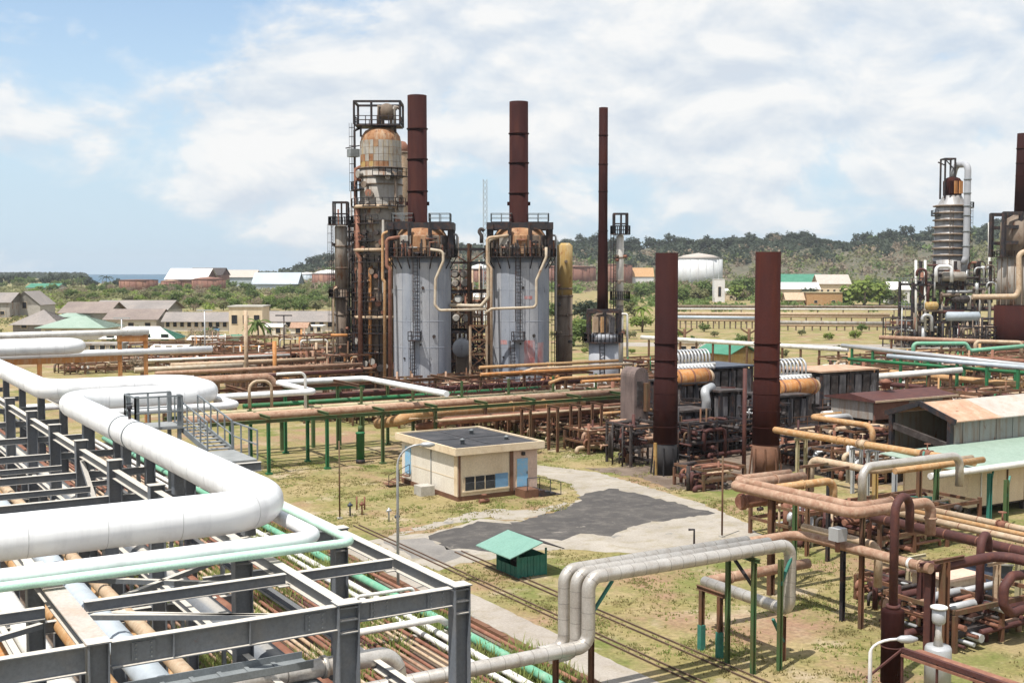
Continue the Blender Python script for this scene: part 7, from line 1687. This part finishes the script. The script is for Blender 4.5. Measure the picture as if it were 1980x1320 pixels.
house('cream_hall', 'cream roofed hall with a row of dark windows beside the teal green hall', 1583, 1644, 570, 549, 531, 16, 'cream_trim', 'pale_roof', 'x', 5, 1.0, 1.5, 2.0)
house('yellow_house', 'yellow walled house in front of the cream roofed hall', 1560, 1630, 590, 566, 562, 10, 'rust_ochre', 'mossy_tan', 'flat', 2, 0.3)
house('brown_hut', 'low hut with a tan roof beside the dark shrub', 1520, 1556, 590, 580, 566, 8, 'tan_pipe', 'tan_pipe', 'x', 0, 0.5)
house('white_shed', 'white shed glimpsed left of the reactor frame', 1720, 1760, 588, 560, 545, 10, 'far_white', 'far_white', 'x', 0, 0.5)
house('green_shelter', 'yellow-walled shelter with a green gable roof between the short stacks', 1352, 1455, 700, 680, 662, 6, 'insul_yellow', 'green_roof', 'x', 0, 0.8, yaw=-58.7, length=8.5)
house('yellow_wall_hut', 'low yellow-walled hut left of the green gable shelter', 1312, 1352, 692, 664, 660, 4, 'cream_trim', 'pale_roof', 'flat', 2, 0.2)
house('white_hut', 'pale hut between the big heaters in the distance', 915, 948, 620, 574, 560, 8, 'far_white', 'far_white', 'x', 0, 0.4)

# a small blue car parked in front of the left barracks
g = gnd(408, 322); t = thing('parked_car', 'small blue car parked in front of the left barracks', 'car', g)
MB().prism(g-CAMD*0.9, g+CAMD*0.9, [(-2.1,0.35),(2.1,0.35),(2.1,0.85),(1.2,0.95),(-2.0,0.95)]).build('body', 'blue_panel', t)
MB().prism(g-CAMD*0.75, g+CAMD*0.75, [(-1.7,0.95),(0.9,0.95),(0.35,1.45),(-1.3,1.45)]).build('cabin', 'glass_dark', t)
for sx in (-1.3, 1.3):
    for sy in (-0.85, 0.85): q = g+RT*sx+CAMD*sy+V(0,0,0.33); MB().tube([q-CAMD*0.1, q+CAMD*0.1], 0.33, 12).build('wheel', 'burnt', t)

# ------------------------------------------------------------------ trees
def crown_mesh(name, seed, w, h, n_cl, per, leaf, m, flat=False, base=0.25):
    rr = random.Random(seed); vs = []; fs = []
    for c_ in range(n_cl):
        while True:
            p = V(rr.uniform(-1,1), rr.uniform(-1,1), rr.uniform(-1,1))
            if 0.25 < p.length < 1: break
        cc = V(p.x*w/2, p.y*w/2, h*base+(p.z*0.5+0.5)*h*(1-base)*(0.75+0.25*rr.random()))
        cr = w*rr.uniform(0.10, 0.20)
        for l in range(per):
            q = V(rr.gauss(0,1), rr.gauss(0,1), rr.gauss(0,0.6)).normalized()*cr*rr.uniform(0.5,1.1)
            nrm = (q.normalized()+V(0,0,1.0)+V(rr.uniform(-.6,.6),rr.uniform(-.6,.6),rr.uniform(-.6,.6))).normalized()
            a = nrm.orthogonal().normalized(); a.rotate(Matrix.Rotation(rr.uniform(0,6.28),3,nrm)); b_ = nrm.cross(a); s_ = leaf*rr.uniform(0.6,1.4)
            o = len(vs); k_ = cc+q
            vs += [k_-a*s_, k_-b_*s_*0.7, k_+a*s_, k_+b_*s_*0.7]; fs.append((o,o+1,o+2,o+3))
    me = bpy.data.meshes.new(name); me.from_pydata([tuple(v) for v in vs], [], fs); me.materials.append(M[m]); return me
def trunk_mesh(name, seed, w, h, r_):
    rr = random.Random(seed); b = MB().tube([V(0,0,-0.5),V(0.1,0,h*0.25),V(0.05,0.1,h*0.55)],[r_*1.3,r_,r_*0.6],7)
    for i in range(5):
        a = rr.uniform(0,6.28); z = h*rr.uniform(0.22,0.45); b.tube([V(0.05,0.05,z),V(math.cos(a)*w*0.22,math.sin(a)*w*0.22,z+h*0.2),V(math.cos(a)*w*0.36,math.sin(a)*w*0.36,z+h*0.36)],[r_*0.6,r_*0.4,r_*0.15],5)
    me = bpy.data.meshes.new(name); me.from_pydata(b.v, [], b.f); me.materials.append(M['trunk']); return me
TK = {}
for kd, m_, w, h, ncl, per, leaf, lb in (('bushy_tree','leaf_green',8,6.5,34,26,0.42,'bushy green tree'), ('pale_bush','leaf_olive',7,4.8,28,24,0.40,'pale olive bush'), ('bright_bush','leaf_bright',6.5,4.6,28,24,0.40,'bright yellow-green bush'), ('dry_tree','leaf_dry',8,6.5,30,14,0.30,'dry pinkish-grey tree'), ('dark_tree','leaf_dark',9,9.5,34,26,0.5,'dark evergreen tree')):
    TK[kd] = [(crown_mesh(kd+'_crown', 10*j+len(kd), w, h, ncl, per, leaf, m_), trunk_mesh(kd+'_trunk', j, w, h, 0.22), lb) for j in range(3)]
def tree(kd, p, s, label=None, group=None, cat=None, sz=1.0):
    cm, tm, lb = random.choice(TK[kd]); t = bpy.data.objects.new(kd, None); C.objects.link(t); t.location = p
    t.rotation_euler = (0,0,random.uniform(0,6.28)); t.scale = (s, s, s*sz)
    tag(t, label or lb, cat or ('bush' if 'bush' in kd else 'tree'), group)
    for nm, me in (('crown', cm), ('trunk', tm)):
        o = bpy.data.objects.new(nm, me); C.objects.link(o); o.parent = t
    return t
random.seed(42)
def on_hill(px_, dep):
    p = gnd(px_, dep); p.z = hill(p.x, p.y); return p
# green belt on the left
n_ = 0
while n_ < 170:
    px_ = random.uniform(60, 660); y = random.uniform(552, 600); 
    if px_ < 120 and y > 570: continue
    if px_ < 330 and y > 585: continue
    g = G(px_, y+3, 0); g.z = hill(g.x, g.y)
    kd = random.choices(('bushy_tree','pale_bush','bright_bush','dry_tree'),(4,4,4,2))[0]
    s = random.uniform(0.6,1.15)*(0.85+0.3*(600-y)/50)
    where = 'the far left houses' if px_ < 180 else 'the long brown halls' if px_ < 320 else 'the left barracks' if px_ < 440 else 'the cream block house' if px_ < 510 else 'the right barracks'
    tree(kd, g, s, ('small ' if s < 0.8 else 'mid-sized ' if s < 1.0 else 'large ')+TK[kd][0][2]+' in the green belt '+('far ' if y < 568 else '')+'behind '+where, TK[kd][0][2].replace(' bush', ' bushe')+'s of the left green belt'); n_ += 1
for i in range(55):
    px_ = random.uniform(-60, 175); dep = random.uniform(1050, 1600); kd = random.choice(('dark_tree','pale_bush','bushy_tree'))
    tree(kd, gnd(px_, dep), random.uniform(0.9,1.5), TK[kd][0][2]+' on the far shore at the left', TK[kd][0][2].replace(' bush', ' bushe')+'s on the far left shore')
for i in range(24):
    px_ = random.uniform(170, 350); kd = random.choice(('dark_tree','pale_bush','bushy_tree','dry_tree')); g = gnd(px_, random.uniform(900,1350))
    tree(kd, g, random.uniform(0.6,0.95), TK[kd][0][2]+' before the strip of sea', TK[kd][0][2].replace(' bush', ' bushe')+'s before the sea')
# right-hand trees
for i in range(190):
    px_ = random.choice((random.uniform(1205,1262),random.uniform(1312,1455),random.uniform(1312,1455),random.uniform(1508,1900),random.uniform(1508,1900),random.uniform(1508,1760))); dep = random.uniform(560, 1080)
    if 1380 < px_ < 1430 and dep < 660: continue
    if 1495 < px_ < 1655 and dep < 940: continue
    if px_ < 1500 and dep < 620: continue
    if 1300 < px_ < 1400 and dep > 860: continue
    kd = random.choices(('bushy_tree','pale_bush','bright_bush','dry_tree'),(4,5,2,3))[0]
    tree(kd, on_hill(px_, dep), random.uniform(0.8,1.6), ('nearer ' if dep < 760 else 'farther ')+TK[kd][0][2]+' on the low slope '+('left of the left short stack' if px_ < 1265 else 'between the two short stacks' if px_ < 1456 else 'right of the redder short stack' if px_ < 1720 else 'behind the reactor'), TK[kd][0][2].replace(' bush', ' bushe')+'s on the right slope')
for i in range(130):
    px_ = random.uniform(560, 2040); dep = random.uniform(1380, 1580); kd = random.choices(('dark_tree','dry_tree','bushy_tree'),(10,1,1))[0]
    tree(kd, on_hill(px_, dep)-V(0,0,1), random.uniform(1.1,2.1), TK[kd][0][2]+' on the wooded skyline '+('left of the tallest tower' if px_ < 690 else 'between the tower and the thin stack' if px_ < 1160 else 'between the thin stack and the redder short stack' if px_ < 1480 else 'between the redder short stack and the reactor' if px_ < 1800 else 'beside the reactor'), TK[kd][0][2].replace(' bush', ' bushe')+'s on the skyline', sz=random.uniform(0.8,1.2))
for i in range(46):
    px_ = random.choice((random.uniform(100,660), random.uniform(100,660), random.uniform(1080,1260), random.uniform(1300,1700))); dep = random.uniform(190, 330) if px_ < 700 else random.uniform(230, 330)
    kd = random.choices(('pale_bush','bright_bush','dry_tree','bushy_tree'),(4,3,2,2))[0]
    if kd == 'dry_tree' and px_ > 1300: kd = 'pale_bush'
    tree(kd, gnd(px_, dep), random.uniform(0.22,0.5), 'low '+TK[kd][0][2]+' growing wild '+('beyond the white pipe loops' if px_ < 400 else 'near the lone palm' if px_ < 700 else 'right of the slim heater' if px_ < 1290 else 'on the dry field between the short stacks' if px_ < 1460 else 'on the dry field right of the short stacks'), 'wild '+TK[kd][0][2].replace(' bush', ' bushe')+'s between the pipe racks')
for px_, dep, s, kd, lb in ((1330, 640, 1.5, 'pale_bush', 'pale olive bush in front of the large white tank'), (1362, 660, 1.7, 'bushy_tree', 'bushy green tree in front of the right half of the large white tank'), (1350, 700, 1.6, 'dry_tree', 'greyish dry tree in front of the large white tank'), (1425, 650, 1.9, 'bright_bush', 'bright yellow-green tree right of the narrow white tower building'), (1445, 690, 2.0, 'bushy_tree', 'bushy green tree left of the redder short stack in the distance'), (1415, 720, 1.9, 'pale_bush', 'pale olive bush behind the narrow white tower building'), (1322, 600, 1.2, 'bushy_tree', 'bushy green tree at the right edge of the left short stack'), (1512, 600, 1.2, 'bright_bush', 'yellow-green bush at the right edge of the redder short stack'), (1535, 610, 1.0, 'pale_bush', 'pale bush in front of the white roofed hall'), (1600, 600, 1.0, 'pale_bush', 'pale bush in front of the yellow walled house'), (1740, 620, 1.8, 'bushy_tree', 'bushy green tree left of the reactor frame'), (1205, 480, 1.2, 'bushy_tree', 'bushy green tree behind the slim white column'), (1228, 430, 1.1, 'pale_bush', 'pale bush left of the small palm'), (1135, 420, 1.1, 'pale_bush', 'pale bush behind the lush trees by the yellow-topped column'), (1075, 400, 1.0, 'bushy_tree', 'bushy green tree between the right heater and the yellow-topped column')):
    tree(kd, on_hill(px_, dep), s, lb)
# notable single trees
for px_, dep, s, kd, lb in ((1672, 560, 3.0, 'bright_bush', 'big round bright green tree right of the cream hall'), (1640, 570, 1.7, 'bright_bush', 'bright bush at the left foot of the big round tree'), (1702, 566, 1.6, 'bushy_tree', 'green tree at the right flank of the big round tree'), (1565, 575, 0.95, 'dark_tree', 'dark shrub in front of the white roofed hall'), (1122, 300, 1.1, 'bright_bush', 'lush green tree right of the yellow-topped column'), (1128, 262, 0.9, 'bushy_tree', 'second lush tree below the one right of the yellow-topped column'), (1140, 330, 1.0, 'dark_tree', 'dark tree left of the thin stack'), (1242, 330, 0.95, 'bright_bush', 'yellow-green tree left of the left short stack'), (322, 1020, 1.3, 'dry_tree', 'tree of orange flowers before the far warehouses'), (688, 300, 0.9, 'bushy_tree', 'green tree glimpsed between the slim grey column and the tallest tower'), (600, 372, 0.6, 'bushy_tree', 'small round shrub in front of the right barracks'), (1218, 118, 0.32, 'bright_bush', 'green weed bush at the foot of the scorched furnace wall'), (1512, 165, 0.5, 'bright_bush', 'bright yellow-green bush beside the right coil bank'), (405, 262, 0.7, 'dry_tree', 'brown leafless bush in front of the low white shed'), (380, 268, 0.6, 'dry_tree', 'second brown bush in front of the low white shed'), (1965, 92, 0.5, 'bright_bush', 'green bush before the cream shed at the right edge'), (150, 425, 0.5, 'bushy_tree', 'small tree beside the pale green roofed house')):
    t = tree(kd, on_hill(px_, dep), s, lb)
    if 'orange' in lb: t.children[0].data = t.children[0].data.copy(); t.children[0].data.materials[0] = M['leaf_orange']
    if 'orange' in lb: t.scale = (0.9,0.9,0.9)
def palm(p, h, label, n=16, fl=2.6, m='leaf_green'):
    rr = random.Random(int(p[0]*10)); t = thing('palm_tree', label, 'palm', p); p = Vector(p)
    MB().tube([p, p+V(0.1,0,h*0.5), p+V(0,0.1,h)], [0.26,0.2,0.17], 8).build('trunk', 'trunk', t)
    for i in range(n):
        a = 6.283*i/n+rr.uniform(-.2,.2); el = rr.uniform(-0.2,1.1); d = V(math.cos(a),math.sin(a),0); pts = []
        for k_ in range(6): f = k_/5; pts.append(p+V(0,0,h)+d*fl*f*math.cos(el*0.6)+V(0,0,fl*(math.sin(el)*f-0.75*f*f)))
        b = MB(); side = V(-d.y,d.x,0)
        for k_ in range(5):
            for s_ in (-1,1):
                w0 = 0.5*(1-k_/6); b.add([pts[k_],pts[k_+1],pts[k_+1]+side*s_*w0-V(0,0,0.25),pts[k_]+side*s_*(w0+0.08)-V(0,0,0.2)],[(0,1,2,3)])
        b.build('frond', m, t)
palm(gnd(497, 268), 5.0, 'lone palm tree in front of the cream block house', 20, 3.6)
palm(gnd(1243, 320), 6.5, 'small palm tree between the slim white column and the left short stack', 14, 3.0, 'leaf_bright')
for px_, dep in ((140, 960), (157, 990), (205, 880)): palm(gnd(px_, dep), 11, ('tall dark palm at the left end of the sea strip','second tall dark palm at the left end of the sea strip','dark bushy palm in front of the sea strip')[(140,157,205).index(px_)], 14, 6.5, 'leaf_dark')

# wood on the hill and undergrowth: uncounted foliage
def scatter(name, m, count, area, size, seed, lift=0.4):
    rr = random.Random(seed); vs = []; fs = []
    for i in range(count):
        px_, dep = area(rr); p = on_hill(px_, dep); s_ = size*rr.uniform(0.5,1.5); hh = rr.random()**1.6
        k_ = p+V(0,0,lift*hh*5); nrm = (V(rr.uniform(-1,1),rr.uniform(-1,1),rr.uniform(0.3,1.4))).normalized(); a = nrm.orthogonal().normalized(); b_ = nrm.cross(a); o = len(vs)
        vs += [k_-a*s_,k_-b_*s_*0.7,k_+a*s_,k_+b_*s_*0.7]; fs.append((o,o+1,o+2,o+3))
    me = bpy.data.meshes.new(name); me.from_pydata([tuple(v) for v in vs], [], fs); me.materials.append(M[m]); o = bpy.data.objects.new(name, me); C.objects.link(o); return kind(o, 'stuff')
def clumped(pa, pb, da, db, nclump, seed):
    rr0 = random.Random(seed); cl = [(rr0.uniform(pa,pb), rr0.uniform(da,db)) for _ in range(nclump)]
    def f(rr):
        c_ = rr.choice(cl); return c_[0]+rr.gauss(0, 7), c_[1]+rr.gauss(0, 10)
    return f
scatter('woodland', 'leaf_dark', 40000, clumped(540, 2080, 1280, 1600, 600, 1), 2.3, 2, 1.7)
scatter('woodland', 'leaf_dark', 5000, lambda rr: (rr.choice((rr.uniform(-120,168), rr.uniform(-120,168), rr.uniform(335,600))), rr.uniform(2200,3200)), 4.5, 22, 1.7)
scatter('woodland', 'leaf_olive', 24000, clumped(560, 2050, 900, 1330, 440, 3), 1.8, 4, 1.2)
scatter('woodland', 'leaf_dry', 15000, clumped(590, 2050, 900, 1400, 240, 5), 1.7, 6, 1.3)
scatter('woodland', 'leaf_green', 12000, clumped(590, 2050, 820, 1350, 220, 25), 1.7, 26, 1.3)
scatter('undergrowth', 'leaf_olive', 20000, clumped(-60, 660, 520, 1100, 320, 7), 1.0, 8, 0.5)
scatter('undergrowth', 'leaf_bright', 9000, clumped(60, 660, 500, 900, 120, 9), 0.8, 10, 0.4)
scatter('undergrowth', 'leaf_green', 9000, clumped(1210, 1900, 480, 760, 120, 11), 0.8, 12, 0.4)
scatter('undergrowth', 'leaf_olive', 5000, clumped(-60, 1200, 280, 480, 140, 13), 0.5, 14, 0.15)

# ------------------------------------------------------------------ grass and weeds
def blades(name, m, spots, h, w, seed):
    rr = random.Random(seed); vs = []; fs = []
    for x, y in spots:
        for k_ in range(4):
            a = rr.uniform(0,6.28); dx, dy = math.cos(a), math.sin(a); hh = h*rr.uniform(0.5,1.3); l = rr.uniform(0.2,0.9)*hh
            ox, oy = x+rr.uniform(-.12,.12), y+rr.uniform(-.12,.12); o = len(vs)
            vs += [(ox-dy*w,oy+dx*w,0.0),(ox+dy*w,oy-dx*w,0.0),(ox+dx*l,oy+dy*l,hh)]; fs.append((o,o+1,o+2))
    me = bpy.data.meshes.new(name); me.from_pydata(vs, [], fs); me.materials.append(M[m]); o = bpy.data.objects.new(name, me); C.objects.link(o); return kind(o, 'stuff')
PAVED = [[G(x, y, 0) for x, y in pl_] for pl_ in ([(715,1045),(760,1035),(833,1030),(930,1003),(1010,1008),(1090,985),(1122,962),(1105,936),(1030,915),(1035,898),(1150,912),(1215,930),(1290,953),(1370,978),(1440,1008),(1490,1050),(1380,1075),(1250,1072),(1100,1062),(1030,1062),(960,1078),(890,1090),(850,1102),(800,1088)],)]
def inside(x, y, P):
    r_ = False; j = len(P)-1
    for i in range(len(P)):
        if (P[i].y > y) != (P[j].y > y) and x < (P[j].x-P[i].x)*(y-P[i].y)/(P[j].y-P[i].y)+P[i].x: r_ = not r_
        j = i
    return r_
rr = random.Random(99); sp = []; sg = []
GC = [(rr.uniform(30.2,64), rr.uniform(30,96), rr.uniform(0.2,1.1)) for _ in range(420)]
while len(sp) < 9000:
    g_ = rr.choice(GC); x, y = rr.gauss(g_[0], g_[2]), rr.gauss(g_[1], g_[2])
    if x < 30.3 or y < 28: continue
    if inside(x, y, PAVED[0]) or (bx0-0.3 < x < bx1+0.3 and by0-0.3 < y < by1+0.3): continue
    sp.append((x, y))
blades('grass', 'grass_blade', sp, 0.10, 0.04, 1)
GC = [(rr.uniform(30.2,64), rr.uniform(30,98), rr.uniform(0.3,1.2)) for _ in range(130)]
while len(sg) < 5000:
    g_ = rr.choice(GC); x, y = rr.gauss(g_[0], g_[2]), rr.gauss(g_[1], g_[2])
    if inside(x, y, PAVED[0]) or 27.3 < x < 30.2 or (bx0-0.3 < x < bx1+0.3 and by0-0.3 < y < by1+0.3): continue
    sg.append((x, y))
blades('grass', 'weed_blade', sg, 0.11, 0.04, 2)
wd = []
cl = [(rr.uniform(12.5, 27), rr.uniform(26, 75)) for _ in range(150)]
for _ in range(7000): c_ = rr.choice(cl); wd.append((c_[0]+rr.gauss(0,0.35), c_[1]+rr.gauss(0,0.7)))
blades('weeds', 'weed_blade', wd, 0.7, 0.055, 3)
# ------------------------------------------------------------------ air
HAZE = 0.00009
hm = bpy.data.materials.new('haze'); hm.use_nodes = True
hn = hm.node_tree; hn.nodes.remove(hn.nodes['Principled BSDF'])
pv = hn.nodes.new('ShaderNodeVolumePrincipled'); pv.inputs['Density'].default_value = HAZE; pv.inputs['Color'].default_value = (0.88, 0.93, 1, 1); pv.inputs['Anisotropy'].default_value = 0.3
hn.links.new(pv.outputs[0], hn.nodes['Material Output'].inputs['Volume'])
M['haze'] = hm
kind(MB().box((-5200,-5200,-8),(5200,5200,75)).build('haze','haze',at=V(0,0,0)), 'stuff')
